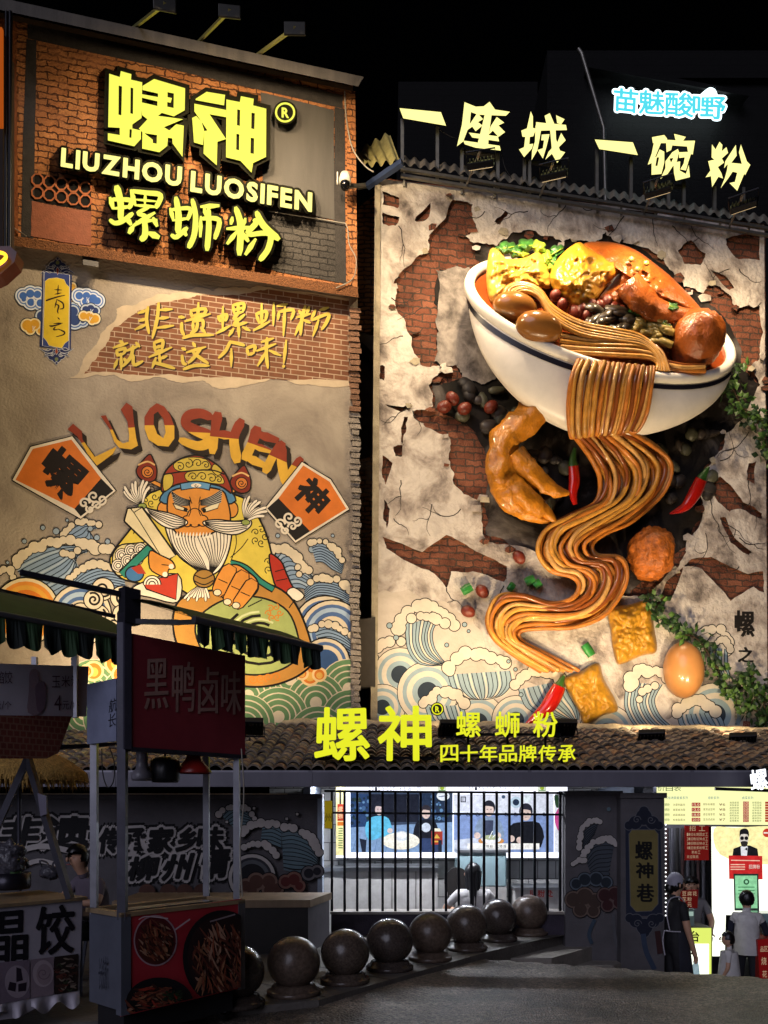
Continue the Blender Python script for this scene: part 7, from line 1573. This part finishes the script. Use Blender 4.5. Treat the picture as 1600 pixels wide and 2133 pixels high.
# lamps hanging under the board
def pendant(px, py, Y, prof, m, label, drop_y):
    p = at(px, py, Y); q = thing('pendant_lamp', label, 'lamp', p); obj('lamp_shade', MB().lathe(prof, p, m, 26), q); obj('cord', MB().tube([p + Vector((0, 0, prof[-1][1])), at(px, drop_y, Y)], .008, WIRE_D, n=6), q); return q
pendant(296, 1618, 6.05, [(0, -.03), (.075, -.03), (.085, -.01), (.08, .03), (.05, .06), (.042, .12), (.046, .13), (.046, .23), (.02, .24)], mat('grey_enamel', '#6e6c74', .35), 'grey cylinder lamp hanging under the red duck board', 1556)
pendant(344, 1622, 6.15, [(0, -.03), (.10, -.03), (.115, .0), (.115, .14), (.08, .17), (.03, .18)], mat('black_enamel', '#121216', .35), 'black drum lamp hanging beside the red lamp shade', 1556)
pendant(403, 1606, 6.28, [(.145, -.02), (.148, -.01), (.12, .03), (.07, .09), (.035, .17), (.02, .19)], mat('red_enamel', '#7a1a14', .35), 'dark red conical lamp shade hanging under the duck board', 1556)

FA = Frame((-3.02, 5.84), (-2.52, 6.42))
t = thing('food_cart', 'white food cart with brush lettering and dumpling photos, partly cut by the left edge', 'food cart', (-3.0, 6.5, 0))
LA = FA.L; s0 = -.7
b = MB(); FA.box(b, s0, LA, -.8, 0, .18, .98, PANEL); obj('cart_body', b, t)
b = MB(); FA.box(b, s0, LA + .03, -.83, .03, .98, 1.005, WOODE); obj('counter_edge', b, t)
b = MB(); b.prism([FA.W(x, y, .012) for x, y in ((-130, 1908), (172, 1868), (165, 2070), (100, 2085), (40, 2120), (-130, 2140))], -FA.n * .01, WVIN); bn = obj('front_banner', b, t)
P = Paint(FA, .016, None, .0003)
BR = '#16141c'
for ch, q in (('晶', ((-10, 1902), (58, 1896), (56, 2000), (-14, 2004))), ('饺', ((78, 1890), (156, 1884), (152, 1984), (74, 1990)))):
    for i in range(6): a = i * 1.047; P.text(ch, tuple((x + 2.2 * math.cos(a), y + 2.2 * math.sin(a)) for x, y in q), BR)
for q, c in ((((-30, 2008), (62, 1999), (62, 2080), (-30, 2098)), '#786a78'), (((64, 1999), (112, 1993), (112, 2072), (64, 2080)), '#8a7a84'), (((114, 1993), (163, 1987), (162, 2064), (114, 2072)), '#2c211d')): P.poly(list(q), c)
P.disc(36, 2045, 26, '#9c8f9a', ry=34); P.poly([(34, 2015), (44, 2018), (48, 2042), (34, 2046)], '#2a1f2c'); P.poly([(20, 2045), (34, 2048), (32, 2066), (16, 2062)], '#2a1f2c'); P.poly([(38, 2050), (56, 2046), (54, 2064), (38, 2066)], '#2a1f2c')
P.disc(90, 2028, 22, '#b0a0a8', ry=28); P.disc(92, 2030, 16, '#9a8890', ry=22); P.spiral(90, 2028, 14, 1.4, 2, '#7e6c76')
rnd = random.Random(6)
for i in range(40): x, y = rnd.uniform(117, 160), rnd.uniform(1995, 2062); P.put(strip([(x - 6, y), (x, y + rnd.uniform(-5, 5)), (x + 6, y + rnd.uniform(-4, 4))], [2, 4, 2], 3), rnd.choice(['#6a5a52', '#8a7a6c', '#4a3028', '#6a3a30', '#3a4430']))
obj('banner_print', P.mb, bn)
b = MB(); b.grid(lambda u, v: FA.W(166 - 290 * u, 2064 + 48 * u + (26 + 10 * math.sin(u * 31)) * v, .014 + .035 * v * math.sin(u * 47) + .02 * v), 90, 4, WVIN); obj('loose_hem', b, bn)
for s, o in ((LA - .05, -.03), (LA - .05, -.76)): obj('post', MB().bar(FA.P(s, o, 2.5), FA.P(s, o, 3.1), .045, STL), t)
b = MB(); b.prism([FA.W(x, y, -.02) for x, y in ((-130, 1378), (185, 1388), (180, 1492), (-130, 1492))], -FA.n * .03, WVIN); bd = obj('price_board', b, t)
P = Paint(FA, -.016, None, .0003); PU = '#4a3440'
for ch, q in (('玉', rect(108, 1408, 126, 1432)), ('米', rect(128, 1407, 146, 1431)), ('汁', rect(148, 1407, 164, 1430)), ('馅', rect(-8, 1398, 8, 1424)), ('饺', rect(9, 1398, 26, 1424)), ('4', rect(113, 1448, 128, 1480)), ('元', rect(130, 1460, 144, 1478)), ('/', rect(145, 1460, 151, 1478)), ('杯', rect(152, 1460, 165, 1478)), ('元', rect(-12, 1460, 2, 1478)), ('/', rect(3, 1460, 9, 1478)), ('个', rect(10, 1460, 23, 1478))): P.text(ch, q, PU)
P.poly([(62, 1400), (78, 1396), (84, 1440), (86, 1484), (58, 1484), (60, 1440)], '#8d7b84', 3); P.poly([(74, 1430), (92, 1420), (96, 1450), (90, 1480), (78, 1480)], '#75606e', 3)
obj('board_print', P.mb, bd)
b = MB(); b.prism([FA.W(x, y, .03) for x, y in ((-130, 1488), (150, 1492), (122, 1568), (98, 1580), (-130, 1580))], -FA.n * .02, brick_mat('checked_vinyl', '#5a2a22', '#643026', '#6e4a3c', R(49), .05, .05, .006, bump=.1, dirt=.3, wob=0)); obj('checked_apron', b, t)
b = MB(); b.prism([FA.W(x, y, -.35) for x, y in ((-60, 1572), (252, 1552), (252, 1546), (-60, 1560))], -FA.n * .5, STD); obj('roof_tray', b, t)
az, bz = 3.48, 3.05
b = MB(); b.grid(lambda u, v: FA.P(s0 + u * (LA - s0 + .08), -.25 + 1.0 * v, az + (bz - az) * v + .04 * math.sin(math.pi * v)), 14, 8, GRN3)
for i in range(9): q = s0 + .17 * i; b.add([FA.P(q, -.25, az + .012), FA.P(q + .08, -.25, az + .012), FA.P(q + .08, .74, bz + .012), FA.P(q, .74, bz + .012)], [(0, 1, 2, 3)], GRN2)
aw = obj('awning', b, t)
b = MB(); valance(b, FA.P(s0, .76, bz - .01), FA.P(LA + .08, .76, bz - .01), .21, 12, GRN1, GRN2); obj('valance', b, aw)
obj('front_roller', MB().tube([FA.P(s0, .755, bz), FA.P(LA + .1, .755, bz)], .022, STL, n=10), aw)
b = MB(); b.bar(FA.P(s0, -.25, az + .02), FA.P(LA + .55, -.45, az + .05), .03, STD); b.bar(FA.P(LA, -.2, az), FA.P(LA + .55, -.42, 3.1), .025, STD); obj('top_rail', b, aw)
# leaning A-frame
t = thing('folding_frame', 'dark folding A shaped frame standing on the counter of the white stall', 'frame', at(60, 1870, 6.2))
obj('leg', MB().bar(at(58, 1580, 6.25), at(146, 1872, 6.15), .05, STD), t); obj('leg', MB().bar(at(58, 1580, 6.25), at(-16, 1745, 6.2), .05, STD), t)
b = MB(); b.prism([at(x, y, 6.16) for x, y in ((78, 1652), (96, 1658), (97, 1696), (84, 1700))], Vector((0, .02, 0)), mat('tag_plastic', '#5a5468', .4)); obj('plastic_clip', b, t)
# thatched parasol behind
t = thing('thatch_parasol', 'straw thatched parasol behind the white stall', 'parasol', at(50, 2050, 8.2))
TH = mat('straw_thatch', '#b08a48', .95, var=.5, scale=30, bump=.8, bscale=60, streak=True); c = at(40, 1628, 8.2); rr = .70; rnd = random.Random(3)
b = MB(); b.lathe([(rr, 0), (rr * .97, .10), (rr * .7, .24), (rr * .3, .38), (.02, .46)], c, TH, 40)
for i in range(420):
    a = rnd.uniform(0, 6.283); l = rnd.uniform(.07, .15); r0 = rr * rnd.uniform(.9, 1.02); u = Vector((math.cos(a), math.sin(a), 0)); v = Vector((-u.y, u.x, 0)) * .012; z = rnd.uniform(0, .09)
    b.add([c + u * r0 + v + Vector((0, 0, z)), c + u * r0 - v + Vector((0, 0, z)), c + u * (r0 + .04) + Vector((0, 0, z - l))], [(0, 1, 2)], TH)
obj('thatch', b, t); obj('pole', MB().tube([c, Vector((c.x, c.y, 0))], .025, STD, n=8), t)
# things on the white stall
t = thing('steel_pot', 'pot wrapped in clear plastic on the white stall counter', 'pot', at(22, 1850, 6.5)); q = at(22, 1842, 6.5); CLR = mat('clear_bag', '#4b4950', .12, var=.3, scale=14, bump=.8, bscale=18)
obj('body', MB().lathe([(0, 0), (.15, 0), (.16, .02), (.16, .14), (.155, .14), (.0, .12)], q + Vector((0, 0, -.04)), mat('dark_pot', '#2a2830', .3, .6), 24), t)
obj('plastic_bag', MB().blob(q + Vector((0, 0, .2)), (.13, .11, .15), CLR, 4, .4, 2.2, 3), t)
obj('herbs', MB().blob(q + Vector((.06, -.05, .14)), (.05, .05, .10), mat('herb_green', '#3d5a34', .6, var=.4), 2, .3, 4, 2), t)
t = thing('carrier_bag', 'small pale plastic carrier bag with food on the table behind the white stall', 'bag', at(105, 1832, 7.2)); q = at(105, 1824, 7.2)
obj('bag', MB().blob(q + Vector((0, 0, .03)), (.10, .08, .07), CLR, 3, .2, 2.5, 8), t)
for sx in (-1, 1): obj('handle', MB().tube(crom([q + Vector((sx * .07, 0, .06)), q + Vector((sx * .09, -.02, .14)), q + Vector((sx * .03, 0, .12)), q + Vector((sx * .02, 0, .07))], 4), .010, CLR, n=6), t)
t = thing('table', 'low dark table behind the stalls where the resting person sits', 'table', at(170, 1990, 7.9)); q = at(170, 1822, 7.6); WD = mat('dark_table_top', '#3a2e28', .5, var=.3)
b = MB(); b.bbox((q.x - .75, 7.25, .69), (q.x + .35, 7.85, .73), WD, bev=.01); obj('table_top', b, t)
for dx in (-.7, .3):
    for y in (7.3, 7.8): obj('leg', MB().bar((q.x + dx, y, 0), (q.x + dx, y, .69), .045, WD), t)

# ================================================================== PEOPLE
def figure(name, label, loc, J, bones, mats, extra=None, sub=2):
    """one continuous skinned body. J: joint -> (x, y, z, radius); bones: (a, b, material key); coloured by nearest bone"""
    loc = Vector(loc); names = list(J); me = bpy.data.meshes.new('b'); me.from_pydata([J[n][:3] for n in names], [(names.index(a), names.index(c)) for a, c, _ in bones], [])
    o = bpy.data.objects.new('b', me); COL.objects.link(o); o.modifiers.new('skin', 'SKIN').use_smooth_shade = True
    for v, n in zip(me.skin_vertices[0].data, names): r = J[n][3]; v.radius = (r, r); v.use_root = (n == 'pelvis')
    ss = o.modifiers.new('sub', 'SUBSURF'); ss.levels = sub; ss.render_levels = sub
    ev = bpy.data.meshes.new_from_object(o.evaluated_get(bpy.context.evaluated_depsgraph_get()))
    mb = MB(); vs = [v.co.copy() for v in ev.vertices]; off = len(mb.v); mb.v = [v + loc for v in vs]
    seg = [(Vector(J[a][:3]), Vector(J[c][:3]), k, (J[a][3] + J[c][3]) / 2) for a, c, k in bones]
    for p in ev.polygons:
        c = p.center; best = None
        for a, d, k, r in seg:
            u = d - a; tt = max(0, min(1, (c - a).dot(u) / max(u.length_squared, 1e-9))); dist = (c - (a + u * tt)).length - r * .9
            if best is None or dist < best[0]: best = (dist, k)
        mb.f.append(list(p.vertices)); mb.m.append(mb.mi(mats[best[1]])); mb.sm.append(True)
    bpy.data.objects.remove(o); bpy.data.meshes.remove(me); bpy.data.meshes.remove(ev)
    t = thing('person', label, 'person', loc); obj('body', mb, t)
    return t
def hand(J, bones, wrist, dirv, side, key='skin', s=1., pre='r'):
    d = Vector(dirv).normalized(); sd = Vector(side).normalized(); w = Vector(J[wrist][:3]); palm = w + d * .06 * s
    J[pre + 'palm'] = tuple(palm) + (.026 * s,); bones.append((wrist, pre + 'palm', key))
    for i, (o, l) in enumerate(((-.028, .060), (-.010, .072), (.010, .068), (.027, .054))):
        a = palm + sd * o * s + d * .03 * s; c = a + d * l * .55 * s + d.cross(sd) * .008 * s; e = c + d * l * .45 * s + d.cross(sd) * .020 * s
        for n, q, r in (('a', a, .0095), ('b', c, .0085), ('c', e, .007)): J[f'{pre}{n}{i}'] = tuple(q) + (r * s,)
        bones += [(pre + 'palm', f'{pre}a{i}', key), (f'{pre}a{i}', f'{pre}b{i}', key), (f'{pre}b{i}', f'{pre}c{i}', key)]
    a = w + d * .03 * s - sd * .03 * s; e = a + (d * .7 - sd * .6).normalized() * .045 * s
    J[pre + 'th'] = tuple(a) + (.011 * s,); J[pre + 'tt'] = tuple(e) + (.008 * s,); bones += [(wrist, pre + 'th', key), (pre + 'th', pre + 'tt', key)]
SKN = mat('skin', '#b48a70', .5, var=.1, scale=5); HAIR = mat('black_hair', '#0f0d0e', .35, var=.3, scale=30); TEE = mat('white_cotton', '#b9b6b4', .8, var=.2, scale=5, bump=.7, bscale=9); BLK = mat('black_cotton', '#1a191d', .8, var=.35, scale=5, bump=.7, bscale=9); NAVY = mat('navy_cotton', '#1c2030', .8, var=.2); LILAC = mat('pale_shirt', '#5b525e', .8, var=.15, scale=4, bump=.3, bscale=12); JEAN = mat('dark_trousers', '#1c1d24', .8, var=.2)
def head_face(t, c, fwd, s=1.):
    """nose, eyes, mouth and ears set on the head"""
    c = Vector(c); f = Vector(fwd).normalized(); sd = Vector((f.y, -f.x, 0)); up = Vector((0, 0, 1))
    b = MB(); b.blob(c + f * .098 * s - up * .01 * s, (.014 * s, .018 * s, .022 * s), SKN, 2)
    for k in (-1, 1): b.blob(c + sd * k * .082 * s - f * .01 * s - up * .01 * s, (.014 * s, .02 * s, .03 * s), SKN, 2)
    obj('nose_and_ears', b, t); e = MB()
    for k in (-1, 1): e.blob(c + f * .088 * s + sd * k * .033 * s + up * .018 * s, (.012 * s, .010 * s, .008 * s), mat('eye_dark', '#15100e', .2), 2)
    obj('eyes', e, t); obj('mouth', MB().blob(c + f * .086 * s - up * .055 * s, (.022 * s, .012 * s, .007 * s), mat('lips', '#8a4a44', .5), 2), t)
def hair_cap(c, fwd, s, low=-.02, back=-.08, m=None):
    f = Vector(fwd).normalized()
    def fn(p, d):
        return p
    b = MB(); bm = bmesh.new(); bmesh.ops.create_icosphere(bm, subdivisions=4, radius=1); kill = []
    for v in bm.verts:
        fr = v.co.x * f.x + v.co.y * f.y
        k = 1 + .05 * noise.noise(v.co * 6); v.co = Vector((v.co.x * .094, v.co.y * .094, v.co.z * .118)) * k * s
        lim = (.045 if fr > .35 else (low if fr > -.3 else back)) * s
        if v.co.z < lim: kill.append(v)
    bmesh.ops.delete(bm, geom=kill, context='VERTS'); bm.verts.index_update()
    b.add([v.co + Vector(c) for v in bm.verts], [[v.index for v in q.verts] for q in bm.faces], m or HAIR, True); bm.free()
    return b

def adult(loc, label, top, low, h=1.6, face=(1, 0, 0), arms=(), skirt=None, long_sleeve=None):
    """standing figure with joints scaled to height h; face is the unit direction it looks in"""
    k = h / 1.6; f = Vector(face).normalized(); s = Vector((f.y, -f.x, 0))      # s: the figure's right-hand side
    def v(fw, sd, z, r): q = f * fw * k + s * sd * k; return (q.x, q.y, z * k, r * k)
    J = {'pelvis': v(0, 0, .86, .125), 'waist': v(.01, 0, 1.0, .115), 'chest': v(.0, 0, 1.17, .135), 'neckb': v(-.01, 0, 1.31, .06), 'neck': v(.005, 0, 1.375, .046), 'head': v(.02, 0, 1.47, .085), 'crown': v(.015, 0, 1.535, .072)}
    B = [('pelvis', 'waist', 'top'), ('waist', 'chest', 'top'), ('chest', 'neckb', 'top'), ('neckb', 'neck', 'skin'), ('neck', 'head', 'skin'), ('head', 'crown', 'skin')]
    for n, sg in (('r', 1), ('l', -1)):
        J.update({n + 'sh': v(-.01, sg * .155, 1.27, .062), n + 'hip': v(0, sg * .085, .78, .095), n + 'knee': v(.02, sg * .09, .45, .06), n + 'ank': v(-.01, sg * .09, .08, .042), n + 'toe': v(.12, sg * .10, .035, .035)})
        B += [('chest', n + 'sh', 'top'), ('pelvis', n + 'hip', 'low'), (n + 'hip', n + 'knee', 'low'), (n + 'knee', n + 'ank', 'low'), (n + 'ank', n + 'toe', 'shoe')]
        el, wr = arms[n]
        J[n + 'ua'] = v(*[(a + b_) / 2 for a, b_ in zip((-.01, sg * .165, 1.27), el)], .047); J[n + 'el'] = v(*el, .040); J[n + 'wr'] = v(*wr, .027)
        ls = long_sleeve or 'skin'
        B += [(n + 'sh', n + 'ua', 'sleeve'), (n + 'ua', n + 'el', ls), (n + 'el', n + 'wr', ls)]
        d = Vector(J[n + 'wr'][:3]) - Vector(J[n + 'el'][:3]); hand(J, B, n + 'wr', d, s if abs(d.normalized().dot(s)) < .8 else f, 'skin', k, n)
    M_ = {'skin': SKN, 'top': top, 'sleeve': top, 'low': low, 'shoe': mat('shoe', '#2a2828', .6)}
    if long_sleeve: M_[long_sleeve] = NAVY; M_['sleeve'] = NAVY
    t = figure('person', label, loc, J, B, M_); t['k'] = k
    hc = Vector(loc) + Vector(J['head'][:3]) + Vector((0, 0, .03 * k)); del t['k']
    head_face(t, hc, f, k)
    return t, hc, f, s, k
# woman in apron, walking to the right
g0 = at(1405, 1690, 10.5); loc = (g0.x, 10.5, LOW)
t, hc, f, s, k = adult(loc, 'woman with a pale head scarf, black T-shirt and long dark apron beside the pillar', BLK, BLK, 1.95, (.95, .25, 0), {'r': ((.02, .205, 1.02), (.10, .20, .79)), 'l': ((-.02, -.2, 1.0), (.10, -.2, .78))})
obj('hair', hair_cap(hc, f, k, -.06, -.12), t)
obj('head_scarf', hair_cap(hc + Vector((0, 0, .008)) - f * .012, f, k * 1.06, .0, -.03, mat('pale_scarf', '#8a8894', .7)), t)
b = MB(); b.blob(hc - f * .10 + Vector((0, 0, -.06)), (.06, .06, .08), HAIR, 3, .1, 3, 1); obj('hair_bun', b, t)
L0 = Vector(loc); AP = mat('dark_apron', '#20212b', .75, var=.25, scale=4, bump=.3, bscale=10)
def apr(u, v):
    a = R(-110 + 220 * u); r = (.15 + .09 * v + .012 * math.sin(u * 26) * v) * k; return L0 + (f * math.cos(a) + s * math.sin(a)) * r + Vector((0, 0, (.98 - .78 * v) * k))
b = MB(); b.grid(apr, 40, 10, AP); b.grid(lambda u, v: L0 + (f * math.cos(R(-60 + 120 * u)) + s * math.sin(R(-60 + 120 * u))) * (.152 - .0 * v) * k + Vector((0, 0, (1.24 - .26 * v) * k)), 16, 6, AP); obj('apron', b, t)
STR_ = mat('white_tape', '#9c98a0', .7)
b = MB(); b.tube(crom([L0 + f * .10 * k + s * .09 * k + Vector((0, 0, 1.25 * k)), L0 + s * .10 * k + Vector((0, 0, 1.36 * k)), L0 - f * .09 * k + s * .04 * k + Vector((0, 0, 1.33 * k)), L0 - f * .14 * k + s * .06 * k + Vector((0, 0, 1.18 * k)), L0 - f * .13 * k + s * .10 * k + Vector((0, 0, 1.0 * k))], 5), .008, STR_, n=6); b.tube(crom([L0 - f * .155 * k + s * .04 * k + Vector((0, 0, .99 * k)), L0 - f * .19 * k + s * .06 * k + Vector((0, 0, .88 * k)), L0 - f * .17 * k + s * .07 * k + Vector((0, 0, .72 * k))], 5), .009, STR_, n=6)
b.tube([L0 + (f * math.cos(R(100 + 160 * i / 12)) + s * math.sin(R(100 + 160 * i / 12))) * .150 * k + Vector((0, 0, .985 * k)) for i in range(13)], .009, STR_, n=6); obj('apron_strings', b, t)
# boy in a raglan shirt, seen from behind
g0 = at(1556, 1690, 10.9); loc = (g0.x, 10.9, LOW)
t, hc, f, s, k = adult(loc, 'boy seen from behind in a white shirt with navy sleeves at the steel cabinet', TEE, JEAN, 1.68, (.35, .94, 0), {'r': ((.06, .25, 1.03), (.30, .24, 1.0)), 'l': ((.05, -.21, 1.02), (.22, -.12, .98))}, long_sleeve='navy')
obj('hair', hair_cap(hc, f, k * 1.05, -.03, -.085), t)
L0 = Vector(loc); b = MB(); b.grid(lambda u, v: L0 + f * math.cos(6.2832 * u) * (.145 + .01 * v) * k + s * math.sin(6.2832 * u) * (.150 + .015 * v + .008 * math.sin(u * 37) * v) * k + Vector((0, 0, (1.26 - .50 * v) * k)) * 1. if v > .05 else L0 + f * math.cos(6.2832 * u) * .11 * k + s * math.sin(6.2832 * u) * .13 * k + Vector((0, 0, 1.29 * k)), 36, 10, TEE); obj('shirt', b, t)
# small child
g0 = at(1519, 1690, 10.35); loc = (g0.x, 10.35, LOW)
t, hc, f, s, k = adult(loc, 'small child with short dark hair and a white T-shirt, turned to the left', TEE, JEAN, 1.17, (-.8, .45, 0), {'r': ((-.02, .24, 1.0), (.08, .25, .78)), 'l': ((.0, -.22, 1.0), (.10, -.2, .80))})
obj('hair', hair_cap(hc, f, k * 1.28, -.01, -.07), t); b = MB(); b.blob(hc + Vector((0, 0, -.004)), (.088 * k * 1.22, .088 * k * 1.22, .11 * k * 1.2), SKN, 3); obj('face', b, t)
head_face(t, hc + f * .018, f, k * 1.15)
L0 = Vector(loc); b = MB(); b.grid(lambda u, v: L0 + (f * math.cos(6.2832 * u) * (.15 + .05 * v) + s * math.sin(6.2832 * u) * (.17 + .05 * v)) * k + Vector((0, 0, (1.27 - .46 * v) * k)), 30, 6, TEE); obj('shirt', b, t)
# server behind the lit counter
g0 = at(1440, 1690, 11.9); loc = (g0.x, 11.9, LOW - .12)
t, hc, f, s, k = adult(loc, 'person with dark hair bending behind the counter, face hidden by the red sign', mat('grey_tee', '#6d6a6c', .8), JEAN, 1.92, (-.3, -.95, 0), {'r': ((.10, .22, 1.02), (.32, .14, .92)), 'l': ((.08, -.24, 1.05), (.30, -.20, .93))})
obj('hair', hair_cap(hc, f, k * 1.05, -.02, -.09), t)
# seated woman with long hair behind the fence, back to the camera
def seated_body(loc, label, top, low, f, arms, k=1., lean=0.):
    f = Vector(f).normalized(); s = Vector((f.y, -f.x, 0))
    def v(fw, sd, z, r): q = f * fw * k + s * sd * k; return (q.x, q.y, z * k, r * k)
    J = {'pelvis': v(0, 0, .50, .125), 'waist': v(.02 + lean * .3, 0, .66, .115), 'chest': v(.02 + lean * .7, 0, .84, .135), 'neckb': v(.01 + lean, 0, .98, .06), 'neck': v(.03 + lean * 1.1, 0, 1.045, .046), 'head': v(.05 + lean * 1.3, 0, 1.14, .085), 'crown': v(.04 + lean * 1.3, 0, 1.205, .072)}
    B = [('pelvis', 'waist', 'top'), ('waist', 'chest', 'top'), ('chest', 'neckb', 'top'), ('neckb', 'neck', 'skin'), ('neck', 'head', 'skin'), ('head', 'crown', 'skin')]
    for n, sg in (('r', 1), ('l', -1)):
        J.update({n + 'sh': v(lean * .85, sg * .16, .94, .062), n + 'hip': v(.08, sg * .09, .50, .09), n + 'knee': v(.44, sg * .10, .50, .06), n + 'ank': v(.42, sg * .10, .08, .042), n + 'toe': v(.54, sg * .10, .035, .035)})
        B += [('chest', n + 'sh', 'top'), ('pelvis', n + 'hip', 'low'), (n + 'hip', n + 'knee', 'low'), (n + 'knee', n + 'ank', 'low'), (n + 'ank', n + 'toe', 'shoe')]
        el, wr = arms[n]; J[n + 'ua'] = v(*[(a + b_) / 2 for a, b_ in zip((lean * .85, sg * .17, .94), el)], .047); J[n + 'el'] = v(*el, .040); J[n + 'wr'] = v(*wr, .027)
        B += [(n + 'sh', n + 'ua', 'top'), (n + 'ua', n + 'el', 'skin'), (n + 'el', n + 'wr', 'skin')]
        d = Vector(J[n + 'wr'][:3]) - Vector(J[n + 'el'][:3]); hand(J, B, n + 'wr', d, Vector((0, 0, 1)), 'skin', k, n)
    t = figure('person', label, loc, J, B, {'skin': SKN, 'top': top, 'low': low, 'shoe': mat('shoe', '#2a2828', .6)}); hc = Vector(loc) + Vector(J['head'][:3]) + Vector((0, 0, .03)); head_face(t, hc, f, k)
    return t, hc, f, s
def stool(x, y, label, h=.44):
    z0 = -.65 if h < .3 else 0.; t = thing('stool', label, 'stool', (x, y, z0)); m = mat('stool_plastic', '#3a3f52', .4); obj('seat', MB().bbox((x - .17, y - .17, h - .03), (x + .17, y + .17, h), m, bev=.01), t)
    for dx in (-1, 1):
        for dy in (-1, 1): obj('leg', MB().bar((x + dx * .12, y + dy * .12, h - .03), (x + dx * .16, y + dy * .16, z0), .03, m), t)
x = at(984, 0, 11.45).x; y0 = 11.35
t, hc, f, s = seated_body((x, y0, -.80), 'woman with long dark hair and a white T-shirt seated behind the black fence', TEE, JEAN, (.08, 1, 0), {'r': ((.12, .28, .76), (.34, .16, .72)), 'l': ((.10, -.30, .76), (.34, -.16, .72))}, 1.38)
hb = hair_cap(hc, f, 1.36, -.09, -.13)
def lock(u, v): a = R(95 + 170 * u); r = .125 - .012 * v + .01 * math.sin(u * 40); return hc + (f * math.cos(a) * (1 + .25 * v) + s * math.sin(a) * (1. - .35 * v)) * r + Vector((0, 0, .03 - .60 * v)) - f * .045 * v
hb.grid(lock, 44, 10, HAIR); obj('long_hair', hb, t); stool(x, y0 - .02, 'dark stool under the woman with long hair behind the fence', -.12)
cx_, cy_ = x - .19, y0 + .45; CH_ = mat('dark_chair', '#15110f', .6, var=.3)
t = thing('chair', 'dark chair with a rounded back beyond the long haired woman', 'chair', (cx_, cy_, -.65))
obj('backrest', MB().prism([Vector((cx_ + .20 * math.cos(a_) * (1 if math.sin(a_) > -.2 else .95), cy_, .62 + .24 * math.sin(a_))) for a_ in [6.2832 * q_ / 24 for q_ in range(24)]], Vector((0, .035, 0)), CH_), t)
obj('seat', MB().bbox((cx_ - .22, cy_, -.08), (cx_ + .22, cy_ + .42, -.03), CH_, bev=.012), t)
for dx in (-.19, .19):
    for dy in (.03, .39): obj('leg', MB().bar((cx_ + dx, cy_ + dy, -.65), (cx_ + dx, cy_ + dy, -.08), .035, CH_), t)
    obj('back_post', MB().bar((cx_ + dx * .7, cy_ + .02, -.08), (cx_ + dx * .7, cy_ + .02, .5), .03, CH_), t)
# person resting on folded arms at the table behind the stalls
g0 = at(205, 1690, 8.05)
t, hc, f, s = seated_body((g0.x, 8.15, -.10), 'dark haired person in a pale shirt leaning on folded arms behind the stalls', LILAC, JEAN, (-.55, -.83, 0), {'r': ((.26, .24, .77), (.40, -.02, .80)), 'l': ((.24, -.26, .77), (.36, .06, .79))}, 1.15, .16)
obj('hair', hair_cap(hc, f, 1.26, -.04, -.10), t); stool(g0.x, 8.15, 'stool under the person leaning on folded arms', .42)
